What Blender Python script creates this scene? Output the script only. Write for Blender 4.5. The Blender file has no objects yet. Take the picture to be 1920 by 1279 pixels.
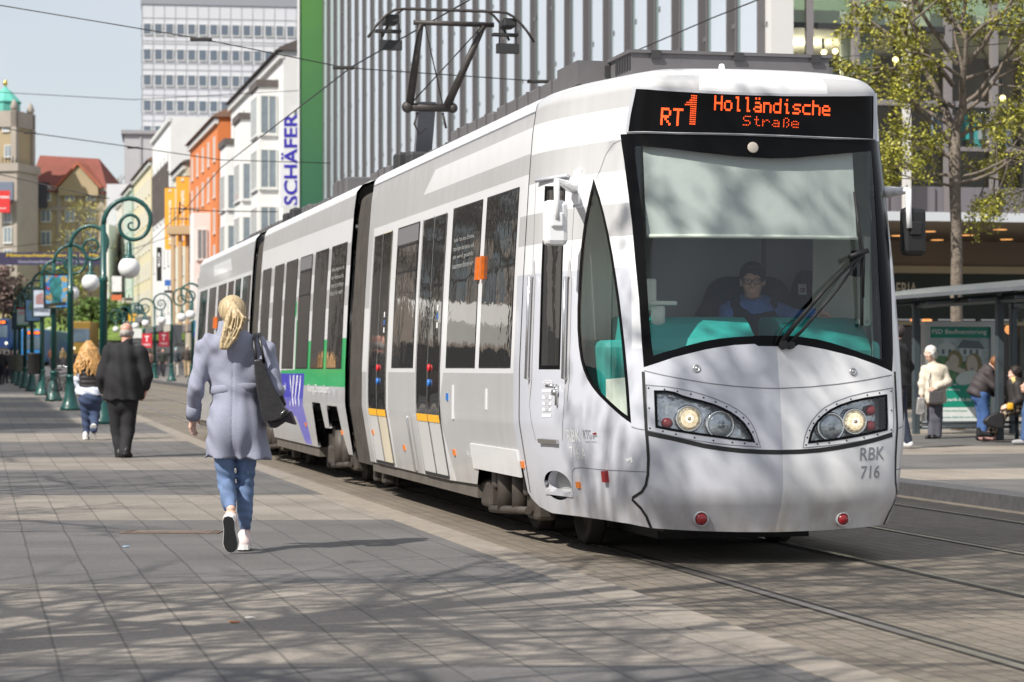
import bpy, bmesh, math, random
import numpy as np
from mathutils import Vector, Matrix, geometry
R_ = math.radians
sc = bpy.context.scene
COL = sc.collection
# ---------------------------------------------------------------- camera
F = 85.0 / 36.0 * 1920.0            # focal length in photo pixels
CAMH = 1.3
cd = bpy.data.cameras.new('camera')
cam = bpy.data.objects.new('camera', cd)
COL.objects.link(cam)
cam.location = (0, 0, CAMH)
cam.rotation_euler = (R_(90), 0, 0)
cd.sensor_width = 36.0
cd.lens = 85.0
cd.shift_y = 50.5 / 1920.0
cd.clip_end = 3000
cd.dof.use_dof = True
cd.dof.focus_distance = 16.6
cd.dof.aperture_fstop = 4.5
sc.camera = cam
# ---------------------------------------------------------------- sky and sun
SUN_DIR = Vector((-0.69, -0.724, 0)).normalized()
ELEV = R_(44)
sund = Vector((SUN_DIR.x * math.cos(ELEV), SUN_DIR.y * math.cos(ELEV), math.sin(ELEV)))
w = bpy.data.worlds.new('World')
sc.world = w
w.use_nodes = True
nt = w.node_tree
for n in list(nt.nodes):
    nt.nodes.remove(n)
out = nt.nodes.new('ShaderNodeOutputWorld')
bg = nt.nodes.new('ShaderNodeBackground')
sky = nt.nodes.new('ShaderNodeTexSky')
sky.sky_type = 'NISHITA'
sky.sun_disc = False
sky.sun_elevation = ELEV
sky.sun_rotation = math.atan2(SUN_DIR.x, SUN_DIR.y)
sky.air_density = 1.1
sky.dust_density = 0.6
sky.ozone_density = 1.2
tc = nt.nodes.new('ShaderNodeTexCoord')
mp = nt.nodes.new('ShaderNodeMapping')
mp.inputs['Scale'].default_value = (1.0, 1.0, 2.6)
cn = nt.nodes.new('ShaderNodeTexNoise')
cn.inputs['Scale'].default_value = 3.2
cn.inputs['Detail'].default_value = 7
cn.inputs['Roughness'].default_value = 0.55
cr = nt.nodes.new('ShaderNodeValToRGB')
cr.color_ramp.elements[0].position = 0.42
cr.color_ramp.elements[0].color = (.62, .62, .62, 1)
cr.color_ramp.elements[1].position = 0.72
cr.color_ramp.elements[1].color = (0.97, 0.97, 0.97, 1)
mx = nt.nodes.new('ShaderNodeMix')
mx.data_type = 'RGBA'
mx.inputs[7].default_value = (7.3, 7.5, 8.0, 1)
L = nt.links.new
L(tc.outputs['Generated'], mp.inputs['Vector'])
L(mp.outputs['Vector'], cn.inputs['Vector'])
L(cn.outputs['Fac'], cr.inputs['Fac'])
L(cr.outputs['Color'], mx.inputs[0])
L(sky.outputs['Color'], mx.inputs[6])
L(mx.outputs[2], bg.inputs['Color'])
bg.inputs['Strength'].default_value = 0.088
L(bg.outputs['Background'], out.inputs['Surface'])
sl = bpy.data.lights.new('sun', 'SUN')
sl.energy = 5.0
sl.angle = R_(0.53)
sl.color = (1.0, 0.95, 0.87)
so = bpy.data.objects.new('sun', sl)
so.rotation_euler = sund.to_track_quat('Z', 'Y').to_euler()
so.location = (-40, -12, 45)
COL.objects.link(so)
# ---------------------------------------------------------------- exposure and render
sc.render.engine = 'CYCLES'
sc.view_settings.view_transform = 'Standard'
sc.view_settings.look = 'None'
sc.view_settings.exposure = 0.32
sc.view_settings.gamma = 1.0
sc.cycles.use_denoising = True
sc.cycles.max_bounces = 7
sc.cycles.transparent_max_bounces = 12
sc.cycles.caustics_reflective = False
sc.cycles.caustics_refractive = False
sc.cycles.sample_clamp_indirect = 6.0
rng = random.Random(7)
nrg = np.random.default_rng(7)

# ---------------------------------------------------------------- helpers
def tag(o, label=None, cat=None, group=None, kind=None):
    if label: o['label'] = label
    if cat: o['category'] = cat
    if group: o['group'] = group
    if kind: o['kind'] = kind
    return o

def empty(name, loc=(0, 0, 0), rz=0.0, label=None, cat=None, group=None, parent=None):
    o = bpy.data.objects.new(name, None)
    COL.objects.link(o)
    o.location = loc
    o.rotation_euler = (0, 0, rz)
    o.empty_display_size = 0.2
    if parent: o.parent = parent
    return tag(o, label, cat, group)

MATS = {}
def M(name, col, rough=0.6, metal=0.0, noise=None, bump=None, coat=0.0, spec=0.5, emit=None, streak=None):
    """noise=(scale, amount), bump=(scale, strength), streak=(scale vector, amount)"""
    if name in MATS: return MATS[name]
    m = bpy.data.materials.new(name)
    m.use_nodes = True
    t = m.node_tree
    b = t.nodes['Principled BSDF']
    c4 = (col[0], col[1], col[2], 1)
    b.inputs['Base Color'].default_value = c4
    b.inputs['Roughness'].default_value = rough
    b.inputs['Metallic'].default_value = metal
    b.inputs['Specular IOR Level'].default_value = spec
    b.inputs['Coat Weight'].default_value = coat
    b.inputs['Coat Roughness'].default_value = 0.06
    if emit:
        b.inputs['Emission Color'].default_value = (emit[0], emit[1], emit[2], 1)
        b.inputs['Emission Strength'].default_value = emit[3]
    co = t.nodes.new('ShaderNodeTexCoord')
    last = None
    def mixdark(fac_socket, amt, prev):
        mr = t.nodes.new('ShaderNodeMapRange')
        mr.inputs['From Min'].default_value = 0.25
        mr.inputs['From Max'].default_value = 0.75
        mr.inputs['To Min'].default_value = 1 - amt
        mr.inputs['To Max'].default_value = 1 + amt
        t.links.new(fac_socket, mr.inputs['Value'])
        mm = t.nodes.new('ShaderNodeVectorMath')
        mm.operation = 'SCALE'
        if prev is None: mm.inputs[0].default_value = col
        else: t.links.new(prev, mm.inputs[0])
        t.links.new(mr.outputs[0], mm.inputs['Scale'])
        return mm.outputs[0]
    if noise:
        n = t.nodes.new('ShaderNodeTexNoise')
        n.inputs['Scale'].default_value = noise[0]
        n.inputs['Detail'].default_value = 6
        n.inputs['Roughness'].default_value = 0.62
        t.links.new(co.outputs['Object'], n.inputs['Vector'])
        last = mixdark(n.outputs['Fac'], noise[1], last)
    if streak:
        mpn = t.nodes.new('ShaderNodeMapping')
        mpn.inputs['Scale'].default_value = streak[0]
        n = t.nodes.new('ShaderNodeTexNoise')
        n.inputs['Scale'].default_value = 1.0
        n.inputs['Detail'].default_value = 5
        t.links.new(co.outputs['Object'], mpn.inputs['Vector'])
        t.links.new(mpn.outputs[0], n.inputs['Vector'])
        last = mixdark(n.outputs['Fac'], streak[1], last)
    if last is not None:
        t.links.new(last, b.inputs['Base Color'])
    if bump:
        n = t.nodes.new('ShaderNodeTexNoise')
        n.inputs['Scale'].default_value = bump[0]
        n.inputs['Detail'].default_value = 4
        bn = t.nodes.new('ShaderNodeBump')
        bn.inputs['Strength'].default_value = bump[1]
        bn.inputs['Distance'].default_value = bump[2] if len(bump) > 2 else 0.01
        t.links.new(co.outputs['Object'], n.inputs['Vector'])
        t.links.new(n.outputs['Fac'], bn.inputs['Height'])
        t.links.new(bn.outputs[0], b.inputs['Normal'])
    MATS[name] = m
    return m

def glass_mat(name, tint, refl=1.0):
    if name in MATS: return MATS[name]
    m = bpy.data.materials.new(name)
    m.use_nodes = True
    t = m.node_tree
    for n in list(t.nodes): t.nodes.remove(n)
    o = t.nodes.new('ShaderNodeOutputMaterial')
    tr = t.nodes.new('ShaderNodeBsdfTransparent')
    tr.inputs['Color'].default_value = (*tint, 1)
    gl = t.nodes.new('ShaderNodeBsdfGlossy')
    gl.inputs['Roughness'].default_value = 0.01
    fr = t.nodes.new('ShaderNodeFresnel')
    ge = t.nodes.new('ShaderNodeNewGeometry')
    mr = t.nodes.new('ShaderNodeMapRange')
    mr.inputs['To Min'].default_value = 1.5; mr.inputs['To Max'].default_value = 1 / 1.5
    t.links.new(ge.outputs['Backfacing'], mr.inputs['Value'])
    t.links.new(mr.outputs[0], fr.inputs['IOR'])
    mu = t.nodes.new('ShaderNodeMath')
    mu.operation = 'MULTIPLY'
    mu.inputs[1].default_value = refl
    mxs = t.nodes.new('ShaderNodeMixShader')
    t.links.new(fr.outputs[0], mu.inputs[0])
    t.links.new(mu.outputs[0], mxs.inputs[0])
    t.links.new(tr.outputs[0], mxs.inputs[1])
    t.links.new(gl.outputs[0], mxs.inputs[2])
    t.links.new(mxs.outputs[0], o.inputs['Surface'])
    MATS[name] = m
    return m

class MB:
    """collects shapes into ONE mesh; each shape may take a material slot"""
    def __init__(self):
        self.v = []; self.f = []; self.mi = []; self.sm = []
    def add(self, vs, fs, mi=0, smooth=False):
        o = len(self.v)
        self.v += [tuple(map(float, p)) for p in vs]
        for f in fs:
            self.f.append(tuple(i + o for i in f)); self.mi.append(mi); self.sm.append(smooth)
        return self
    def box(self, c, s, mi=0, rz=0.0, rx=0.0, ry=0.0, bev=0.0):
        hx, hy, hz = s[0] / 2, s[1] / 2, s[2] / 2
        rot = Matrix.Rotation(rz, 3, 'Z') @ Matrix.Rotation(ry, 3, 'Y') @ Matrix.Rotation(rx, 3, 'X')
        if bev <= 0:
            vs = [(x, y, z) for x in (-hx, hx) for y in (-hy, hy) for z in (-hz, hz)]
            fs = [(0, 1, 3, 2), (4, 6, 7, 5), (0, 4, 5, 1), (2, 3, 7, 6), (0, 2, 6, 4), (1, 5, 7, 3)]
        else:
            b = min(bev, hx * .95, hy * .95, hz * .95)
            bm = bmesh.new()
            bmesh.ops.create_cube(bm, size=1)
            for v in bm.verts: v.co = Vector((v.co.x * 2 * hx, v.co.y * 2 * hy, v.co.z * 2 * hz))
            bmesh.ops.bevel(bm, geom=bm.edges[:], offset=b, segments=2, profile=0.5, affect='EDGES')
            bm.verts.index_update()
            vs = [v.co.copy() for v in bm.verts]; fs = [[v.index for v in f.verts] for f in bm.faces]
            bm.free()
        self.add([rot @ Vector(p) + Vector(c) for p in vs], fs, mi)
        return self
    def tube(self, pts, r, n=8, mi=0, caps=True, smooth=True, flat=1.0):
        pts = [Vector(p) for p in pts]
        rs = r if isinstance(r, (list, tuple, np.ndarray)) else [r] * len(pts)
        vs = []; fs = []
        up = Vector((0, 0, 1))
        t0 = (pts[1] - pts[0]).normalized()
        if abs(t0.dot(up)) > .95: up = Vector((0, 1, 0))
        a = t0.cross(up).normalized()
        for i, p in enumerate(pts):
            if i == 0: t = pts[1] - p
            elif i == len(pts) - 1: t = p - pts[i - 1]
            else: t = pts[i + 1] - pts[i - 1]
            t.normalize()
            a = (a - t * a.dot(t))
            if a.length < 1e-6: a = t.orthogonal()
            a.normalize(); b = t.cross(a)
            for k in range(n):
                th = 2 * math.pi * k / n
                vs.append(p + (a * math.cos(th) + b * math.sin(th) * flat) * rs[i])
        for i in range(len(pts) - 1):
            for k in range(n):
                k2 = (k + 1) % n
                fs.append((i * n + k, i * n + k2, (i + 1) * n + k2, (i + 1) * n + k))
        self.add(vs, fs, mi, smooth)
        if caps:
            o = len(self.v) - len(vs)
            self.f.append(tuple(o + k for k in range(n - 1, -1, -1))); self.mi.append(mi); self.sm.append(False)
            e = o + (len(pts) - 1) * n
            self.f.append(tuple(e + k for k in range(n))); self.mi.append(mi); self.sm.append(False)
        return self
    def lathe(self, prof, c=(0, 0, 0), n=20, mi=0, axis=None, smooth=True):
        """prof: list of (radius, height)"""
        q = Vector((0, 0, 1)).rotation_difference(Vector(axis)) if axis is not None else None
        vs = []; fs = []
        for (r, h) in prof:
            for k in range(n):
                th = 2 * math.pi * k / n
                p = Vector((r * math.cos(th), r * math.sin(th), h))
                if q: p = q @ p
                vs.append(p + Vector(c))
        for i in range(len(prof) - 1):
            for k in range(n):
                k2 = (k + 1) % n
                fs.append((i * n + k, i * n + k2, (i + 1) * n + k2, (i + 1) * n + k))
        self.add(vs, fs, mi, smooth)
        o = len(self.v) - len(vs)
        if prof[0][0] > 1e-4:
            self.f.append(tuple(o + k for k in range(n - 1, -1, -1))); self.mi.append(mi); self.sm.append(False)
        if prof[-1][0] > 1e-4:
            e = o + (len(prof) - 1) * n
            self.f.append(tuple(e + k for k in range(n))); self.mi.append(mi); self.sm.append(False)
        return self
    def prism(self, poly, fn, t0, t1, mi=0):
        """poly of 2-D points, fn(a, b, t) -> 3-D; a solid between t0 and t1"""
        n = len(poly)
        tri = geometry.tessellate_polygon([[Vector((p[0], p[1], 0)) for p in poly]])
        vs = [fn(p[0], p[1], t0) for p in poly] + [fn(p[0], p[1], t1) for p in poly]
        fs = [tuple(t) for t in tri] + [tuple(i + n for i in reversed(t)) for t in tri]
        fs += [(i, (i + 1) % n, (i + 1) % n + n, i + n) for i in range(n)]
        self.add(vs, fs, mi)
        return self
    def quad(self, a, b, c, d, mi=0):
        return self.add([a, b, c, d], [(0, 1, 2, 3)], mi)
    def ball(self, c, r, mi=0, n=16, m=10, sc3=(1, 1, 1)):
        prof = []
        vs = []; fs = []
        for i in range(m + 1):
            ph = math.pi * i / m
            for k in range(n):
                th = 2 * math.pi * k / n
                vs.append((c[0] + r * sc3[0] * math.sin(ph) * math.cos(th), c[1] + r * sc3[1] * math.sin(ph) * math.sin(th), c[2] - r * sc3[2] * math.cos(ph)))
        for i in range(m):
            for k in range(n):
                k2 = (k + 1) % n
                fs.append((i * n + k, i * n + k2, (i + 1) * n + k2, (i + 1) * n + k))
        return self.add(vs, fs, mi, True)
    def build(self, name, mats, parent=None, fixn=True):
        me = bpy.data.meshes.new(name)
        me.from_pydata(self.v, [], self.f)
        if not isinstance(mats, (list, tuple)): mats = [mats]
        for m in mats: me.materials.append(m)
        me.polygons.foreach_set('material_index', self.mi)
        me.polygons.foreach_set('use_smooth', self.sm)
        if fixn:
            bm = bmesh.new(); bm.from_mesh(me)
            bmesh.ops.remove_doubles(bm, verts=bm.verts[:], dist=1e-6)
            bmesh.ops.recalc_face_normals(bm, faces=bm.faces[:])
            bm.to_mesh(me); bm.free()
        me.update()
        o = bpy.data.objects.new(name, me)
        COL.objects.link(o)
        if parent: o.parent = parent
        return o

def copy_tree(o, parent=None):
    c = o.copy()
    COL.objects.link(c)
    c.parent = parent
    for ch in list(o.children): copy_tree(ch, c)
    return c

_fontcache = {}
def text_mesh(txt, size=1.0, bold=0.0, align='LEFT', spacing=1.0):
    """flat lettering as (verts, faces) in the x-y plane"""
    key = (txt, size, bold, align, spacing)
    if key in _fontcache: return _fontcache[key]
    cu = bpy.data.curves.new('lettering', 'FONT')
    cu.body = txt; cu.size = size; cu.offset = bold; cu.align_x = align; cu.space_character = spacing
    cu.resolution_u = 3
    ob = bpy.data.objects.new('lettering', cu)
    COL.objects.link(ob)
    dg = bpy.context.evaluated_depsgraph_get()
    me = bpy.data.meshes.new_from_object(ob.evaluated_get(dg))
    v = [tuple(p.co) for p in me.vertices]
    f = [tuple(p.vertices) for p in me.polygons]
    bpy.data.objects.remove(ob); bpy.data.curves.remove(cu); bpy.data.meshes.remove(me)
    _fontcache[key] = (v, f)
    return v, f

def text_fit(txt, w, h, bold=0.0):
    """lettering scaled to fill w x h with its lower left at the origin"""
    v, f = text_mesh(txt, 1.0, bold)
    a = np.array(v)
    lo = a.min(0); hi = a.max(0)
    a[:, 0] = (a[:, 0] - lo[0]) / max(hi[0] - lo[0], 1e-6) * w
    a[:, 1] = (a[:, 1] - lo[1]) / max(hi[1] - lo[1], 1e-6) * h
    return a, f

def add_text(mb, txt, org, ex, ey, w, h, mi=0, bold=0.0):
    a, f = text_fit(txt, w, h, bold)
    org = Vector(org); ex = Vector(ex); ey = Vector(ey)
    mb.add([org + ex * p[0] + ey * p[1] for p in a], f, mi)
    return mb

def pip(poly, pts):
    poly = np.asarray(poly); x = pts[:, 0]; y = pts[:, 1]
    ins = np.zeros(len(pts), bool)
    n = len(poly); j = n - 1
    for i in range(n):
        xi, yi = poly[i]; xj, yj = poly[j]
        c = ((yi > y) != (yj > y))
        with np.errstate(divide='ignore', invalid='ignore'):
            xx = (xj - xi) * (y - yi) / (yj - yi if yj != yi else 1e-12) + xi
        ins ^= c & (x < xx)
        j = i
    return ins

def densify(poly, d, closed=True):
    out_ = []
    n = len(poly)
    for i in range(n if closed else n - 1):
        a = np.array(poly[i], float); b = np.array(poly[(i + 1) % n], float)
        k = max(1, int(math.ceil(np.linalg.norm(b - a) / d)))
        for q in range(k): out_.append(a + (b - a) * q / k)
    if not closed: out_.append(np.array(poly[-1], float))
    return np.array(out_)

def smooth_poly(poly, it=2, keep=()):
    """corner cutting, corners listed in keep stay sharp"""
    p = [tuple(q) for q in poly]; kp = set(tuple(poly[i]) for i in keep)
    for _ in range(it):
        q = []
        n = len(p)
        for i in range(n):
            a = np.array(p[i - 1]); b = np.array(p[i]); c = np.array(p[(i + 1) % n])
            if p[i] in kp: q.append(p[i])
            else:
                q.append(tuple(b * .75 + a * .25)); q.append(tuple(b * .75 + c * .25))
        p = q
    return np.array(p)

def inset(poly, d):
    p = np.asarray(poly, float); n = len(p)
    area = 0.5 * np.sum(p[:, 0] * np.roll(p[:, 1], -1) - np.roll(p[:, 0], -1) * p[:, 1])
    s = 1 if area > 0 else -1
    e = np.roll(p, -1, 0) - p
    e /= np.linalg.norm(e, axis=1)[:, None] + 1e-12
    nrm = np.stack([-e[:, 1], e[:, 0]], 1) * s
    out_ = []
    for i in range(n):
        n1 = nrm[i - 1]; n2 = nrm[i]
        b = n1 + n2; l = np.dot(b, n1)
        out_.append(p[i] + b / max(l, .35) * d)
    return np.array(out_)

# ---- the street runs towards (-0.2154, 0.9765); R points across it
ALPHA = math.atan2(0.2206, 1.0)
DX, DY = -math.sin(ALPHA), math.cos(ALPHA)
def gz(y):
    """height of the ground: level near the tram, rising gently, then uphill far away"""
    return np.interp(np.asarray(y, float), [-500, 33, 75, 130, 235, 296, 420, 1500], [0, 0, .315, .48, 1.55, 7.4, 12, 24])
def P(px, py, Y):
    return Vector(((px - 960) / F * Y, Y, CAMH - (py - 690) / F * Y))
def X0(x0, y, dz=0.0):
    """point on the line parallel to the street that meets the camera's row at x0"""
    return Vector((x0 - 0.2206 * y, y, float(gz(y)) + dz))
# ================================================================ TRAM: body surface
NOSE = Vector((1.758, 15.85, 0.0))
CA, SA = math.cos(ALPHA), math.sin(ALPHA)
_pc = np.array([(0, 0), (.25, .008), (.5, .032), (.72, .075), (.863, .125), (.955, .225), (1.05, .44), (1.15, .80), (1.235, 1.2), (1.295, 1.6), (1.325, 2.0), (1.325, 2.5)])
def _catmull(p, k=40):
    o = []
    q = np.vstack([[-p[1][0], p[1][1]], p, 2 * p[-1] - p[-2]])
    for i in range(1, len(q) - 2):
        for t in np.linspace(0, 1, k, endpoint=False):
            a, b, c, d = q[i - 1], q[i], q[i + 1], q[i + 2]
            o.append(.5 * ((2 * b) + (-a + c) * t + (2 * a - 5 * b + 4 * c - d) * t * t + (-a + 3 * b - 3 * c + d) * t ** 3))
    return np.array(o)
_cc = _catmull(_pc)
_cc = _cc[_cc[:, 1] <= 2.0]
_cc = np.vstack([_cc, [1.325, 2.0]])
_sl = np.concatenate([[0], np.cumsum(np.linalg.norm(np.diff(_cc, axis=0), axis=1))])
SL = _sl[-1]
def s_of_u(u): return SL + (u - 2.0)
_hh = np.arange(0, 4.0, .01)
def _sm(x, y, k):
    t = np.interp(_hh, x, y)
    ker = np.ones(k) / k
    return np.convolve(np.pad(t, k, mode='edge'), ker, 'same')[k:-k]
_wt = _sm([.0, .2, .364, .915, 1.3, 2.0, 2.62, 3.0, 3.15, 4], [1.19, 1.205, 1.235, 1.325, 1.322, 1.29, 1.252, 1.222, 1.198, 1.198], 7)
_dt = _sm([.0, .22, .34, .46, .7, .9, 1.3, 1.45, 1.8, 2.3, 2.82, 3.0, 3.16, 4], [.14, .11, .06, 0, 0, .012, .07, .09, .14, .22, .315, .32, .305, .305], 13)
def S(s, h):
    """tram body surface: s runs from the nose centre to the left side (+) or right side (-), h upwards"""
    s = np.asarray(s, float); h = np.asarray(h, float)
    a = np.abs(s)
    cr = np.interp(a, _sl, _cc[:, 0]); cu = np.interp(a, _sl, _cc[:, 1])
    far = a > SL
    cr = np.where(far, 1.325, cr); cu = np.where(far, 2.0 + a - SL, cu)
    wv = np.interp(h, _hh, _wt); dv = np.interp(h, _hh, _dt)
    t = np.clip((2.0 - cu) / 1.7, 0, 1); f = t * t * (3 - 2 * t)
    q = np.clip((h - 3.15) / .5, 0, 1)
    ph = q * math.pi / 2
    k = np.clip(np.cos(ph), 0, 1) ** .5
    z = np.where(h > 3.15, 3.15 + .21 * np.sin(ph) ** .85, h)
    r = -np.sign(s) * cr * wv / 1.325 * k
    u = cu + dv * f + f * (1 - k) * 1.15
    return np.stack([r, u, z], -1)
def Sn(s, h):
    e = 2e-3
    du = S(s + e, h) - S(s - e, h); dv = S(s, h + e) - S(s, h - e)
    n = np.cross(dv, du)
    l = np.linalg.norm(n, axis=-1, keepdims=True)
    n = n / np.maximum(l, 1e-9)
    bad = (l[..., 0] < 1e-7)
    n[bad] = (0, 0, 1)
    return n
def So(s, h, off):
    return S(s, h) + Sn(s, h) * off
def loc2w(p):
    p = np.asarray(p, float)
    return np.stack([NOSE.x + CA * p[..., 0] - SA * p[..., 1], NOSE.y + SA * p[..., 0] + CA * p[..., 1], p[..., 2]], -1)
def proj(p):
    wq = loc2w(p)
    return np.stack([960 + F * wq[..., 0] / wq[..., 1], 690 - F * (wq[..., 2] - CAMH) / wq[..., 1]], -1)
_gs, _gh = np.meshgrid(np.arange(-2.0, 12.0, .04), np.arange(.18, 3.6, .04), indexing='ij')
_gs = _gs.ravel(); _gh = _gh.ravel()
_gp = S(_gs, _gh); _gn = Sn(_gs, _gh)
_gw = loc2w(_gp)
_vd = np.array([0, 0, CAMH]) - _gw
_nw = np.stack([CA * _gn[:, 0] - SA * _gn[:, 1], SA * _gn[:, 0] + CA * _gn[:, 1], _gn[:, 2]], -1)
_vis = (np.sum(_vd * _nw, 1) / np.linalg.norm(_vd, axis=1)) > .02
_gs = _gs[_vis]; _gh = _gh[_vis]; _gx = proj(_gp[_vis])
def inv(pts):
    """photo outline points -> (s, h) on the tram body"""
    pts = np.asarray(pts, float)
    res = []
    for p in pts:
        i = np.argmin(np.sum((_gx - p) ** 2, 1))
        s, h = _gs[i], _gh[i]
        for _ in range(6):
            e = 1e-3
            f0 = proj(S(s, h))
            js = (proj(S(s + e, h)) - f0) / e; jh = (proj(S(s, h + e)) - f0) / e
            J = np.stack([js, jh], 1)
            if abs(np.linalg.det(J)) < 1e-3: break
            st = np.linalg.solve(J, p - f0)
            m = np.max(np.abs(st))
            if m > .06: st *= .06 / m
            s += st[0]; h += st[1]
        res.append((s, h))
    return np.array(res)

def set_normals(me, nrm):
    me.polygons.foreach_set('use_smooth', [True] * len(me.polygons))
    me.normals_split_custom_set_from_vertices([tuple(n) for n in nrm])

def surf_mesh(name, outer, mats, parent=None, holes=(), regions=(), pitch=.06, off=0.0, fine=None, edge=.05, rim=0.0, mirror=False):
    """triangulated piece of the body surface; regions: [(poly, material index)], rim: depth of an edge turned inwards"""
    outer = np.asarray(outer, float)
    loops = [(densify(outer, edge), True)] + [(densify(h, edge), True) for h in holes] + [(densify(r[0], .12), True) for r in regions]
    pts = []; edges = []
    for lp, cl in loops:
        o = len(pts)
        pts += list(lp)
        edges += [(o + i, o + (i + 1) % len(lp)) for i in range(len(lp))]
    lo = outer.min(0); hi = outer.max(0)
    xs = np.arange(lo[0], hi[0], pitch) if fine is None else fine
    hs = np.arange(lo[1], hi[1], min(pitch, .06))
    g = np.stack(np.meshgrid(xs, hs, indexing='ij'), -1).reshape(-1, 2)
    g = g[pip(outer, g)]
    for h in holes:
        if len(g): g = g[~pip(h, g)]
    if len(g):
        allb = np.array(pts)
        keep = np.ones(len(g), bool)
        for i in range(0, len(g), 500):
            d = np.min(np.abs(g[i:i + 500, None, :] - allb[None]).max(2), 1)
            keep[i:i + 500] = d > .012
        g = g[keep]
        g = g + nrg.uniform(-.001, .001, g.shape)
    allp = [Vector((p[0], p[1])) for p in pts] + [Vector((p[0], p[1])) for p in g]
    v, e, f, *_ = geometry.delaunay_2d_cdt(allp, edges, [], 0, 1e-5)
    v = np.array([tuple(p) for p in v])
    f = np.array([t for t in f if len(t) == 3])
    c = v[f].mean(1)
    ok = pip(outer, c)
    for h in holes: ok &= ~pip(h, c)
    f = f[ok]; c = c[ok]
    mi = np.zeros(len(f), int)
    for poly, m in regions: mi[pip(poly, c)] = m
    p3 = So(v[:, 0], v[:, 1], off); n3 = Sn(v[:, 0], v[:, 1])
    # orient
    a = np.cross(p3[f[:, 1]] - p3[f[:, 0]], p3[f[:, 2]] - p3[f[:, 0]])
    fl = np.sum(a * n3[f[:, 0]], 1) < 0
    f[fl] = f[fl][:, ::-1]
    used = np.unique(f)
    mp_ = -np.ones(len(v), int); mp_[used] = np.arange(len(used))
    f = mp_[f]; p3 = p3[used]; n3 = n3[used]
    faces = f.tolist(); mil = mi.tolist()
    p3 = p3.tolist(); n3 = n3.tolist()
    if rim:
        for lp in [outer] + list(holes):
            dl = densify(lp, edge)
            o = len(p3)
            a1 = So(dl[:, 0], dl[:, 1], off); a2 = So(dl[:, 0], dl[:, 1], off - rim)
            nn = len(dl)
            cen = a1.mean(0)
            for q in (a1, a2): p3 += q.tolist()
            for i in range(nn): n3.append((0, 0, 1))
            for i in range(nn): n3.append((0, 0, 1))
            ns = Sn(dl[:, 0], dl[:, 1])
            tg = np.roll(a1, -1, 0) - np.roll(a1, 1, 0)
            sd = np.cross(tg, ns); sd /= np.linalg.norm(sd, axis=1)[:, None] + 1e-9
            for i in range(nn):
                n3[o + i] = tuple(sd[i]); n3[o + nn + i] = tuple(sd[i])
            for i in range(nn):
                j = (i + 1) % nn
                faces.append((o + i, o + j, o + nn + j, o + nn + i)); mil.append(0)
    me = bpy.data.meshes.new(name)
    me.from_pydata(p3, [], faces)
    if not isinstance(mats, (list, tuple)): mats = [mats]
    for m in mats: me.materials.append(m)
    me.polygons.foreach_set('material_index', mil)
    set_normals(me, n3)
    me.update()
    o = bpy.data.objects.new(name, me)
    COL.objects.link(o)
    if parent: o.parent = parent
    return o

def mir(poly):
    p = np.array(poly, float); p[:, 0] *= -1
    return p

def ribbon(mb, path, wd, off, mi=0):
    """thin strip that follows the body surface along a path in (s, h)"""
    p = densify(path, .04, closed=False)
    t = np.gradient(p, axis=0)
    n = np.stack([-t[:, 1], t[:, 0]], 1); n /= np.linalg.norm(n, axis=1)[:, None] + 1e-9
    a = p + n * wd / 2; b = p - n * wd / 2
    A = So(a[:, 0], a[:, 1], off); B = So(b[:, 0], b[:, 1], off)
    k = len(p)
    mb.add(list(A) + list(B), [(i, i + 1, k + i + 1, k + i) for i in range(k - 1)], mi, True)

def surf_text(mb, txt, s0, h0, w_, h_, off=.004, mi=0, bold=0.0, slant=0.0):
    """lettering on the left side or nose; reading direction runs towards smaller s"""
    a, f = text_fit(txt, w_, h_, bold)
    s = s0 - a[:, 0] - slant * a[:, 1]; h = h0 + a[:, 1]
    mb.add(So(s, h, off), f, mi)

def pxpoly(cx, cy, k, pts):
    return [(cx + x / k, cy + y / k) for x, y in pts]

def frame_at(s, h, off=0.0):
    """point, outward normal, left-along-surface tangent, up tangent"""
    p = So(np.array([s]), np.array([h]), off)[0]; n = Sn(np.array([s]), np.array([h]))[0]
    e = 1e-3
    ts = (S(s + e, h) - S(s - e, h)); ts /= np.linalg.norm(ts)
    up = np.cross(ts, n) ; up /= np.linalg.norm(up)
    if up[2] < 0: up = -up
    return Vector(p), Vector(n), Vector(ts), Vector(up)

# ---------------------------------------------------------------- tram materials
m_white = M('white_paint', (.76, .765, .78), .28, coat=.35, noise=(1.5, .03))
m_grey = M('light_grey_paint', (.48, .48, .485), .30, coat=.35, noise=(1.2, .04), streak=((3, 9, .5), .05))
m_silver = M('silver_grey_paint', (.53, .545, .60), .28, coat=.35, noise=(1.2, .04))
m_green = M('green_paint', (.018, .42, .13), .3, coat=.3, streak=((3, 9, .5), .08))
m_blue = M('blue_paint', (.045, .045, .52), .3, coat=.3)
m_violet = M('violet_paint', (.14, .13, .60), .3, coat=.3)
m_seam = M('black_rubber', (.012, .012, .013), .6)
m_black = M('black_border', (.0035, .0035, .004), .25, spec=.12)
m_sglass = M('dark_window_glass', (.030, .030, .029), .015, spec=.75, bump=(2.2, .10, .02))
m_wglass = glass_mat('windscreen_glass', (.93, .97, .96), 1.5)
m_cglass = glass_mat('clear_lamp_glass', (.95, .97, .97), 1.6)
m_steel = M('brushed_steel', (.62, .62, .62), .25, 1.0)
m_yellow = M('yellow_strip', (.80, .42, .02), .5)
m_amber = M('amber_lens', (.75, .20, .01), .25, coat=.4)
m_red = M('red_lens', (.26, .01, .015), .25, coat=.4)
m_bluebtn = M('blue_button', (.03, .16, .50), .3)
m_under = M('underframe_dirt', (.035, .03, .025), .75, noise=(5, .35))
m_iron = M('brown_iron', (.052, .043, .035), .6, noise=(9, .4))
m_valance = M('dusty_valance', (.10, .088, .074), .75, noise=(4, .25))
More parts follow.
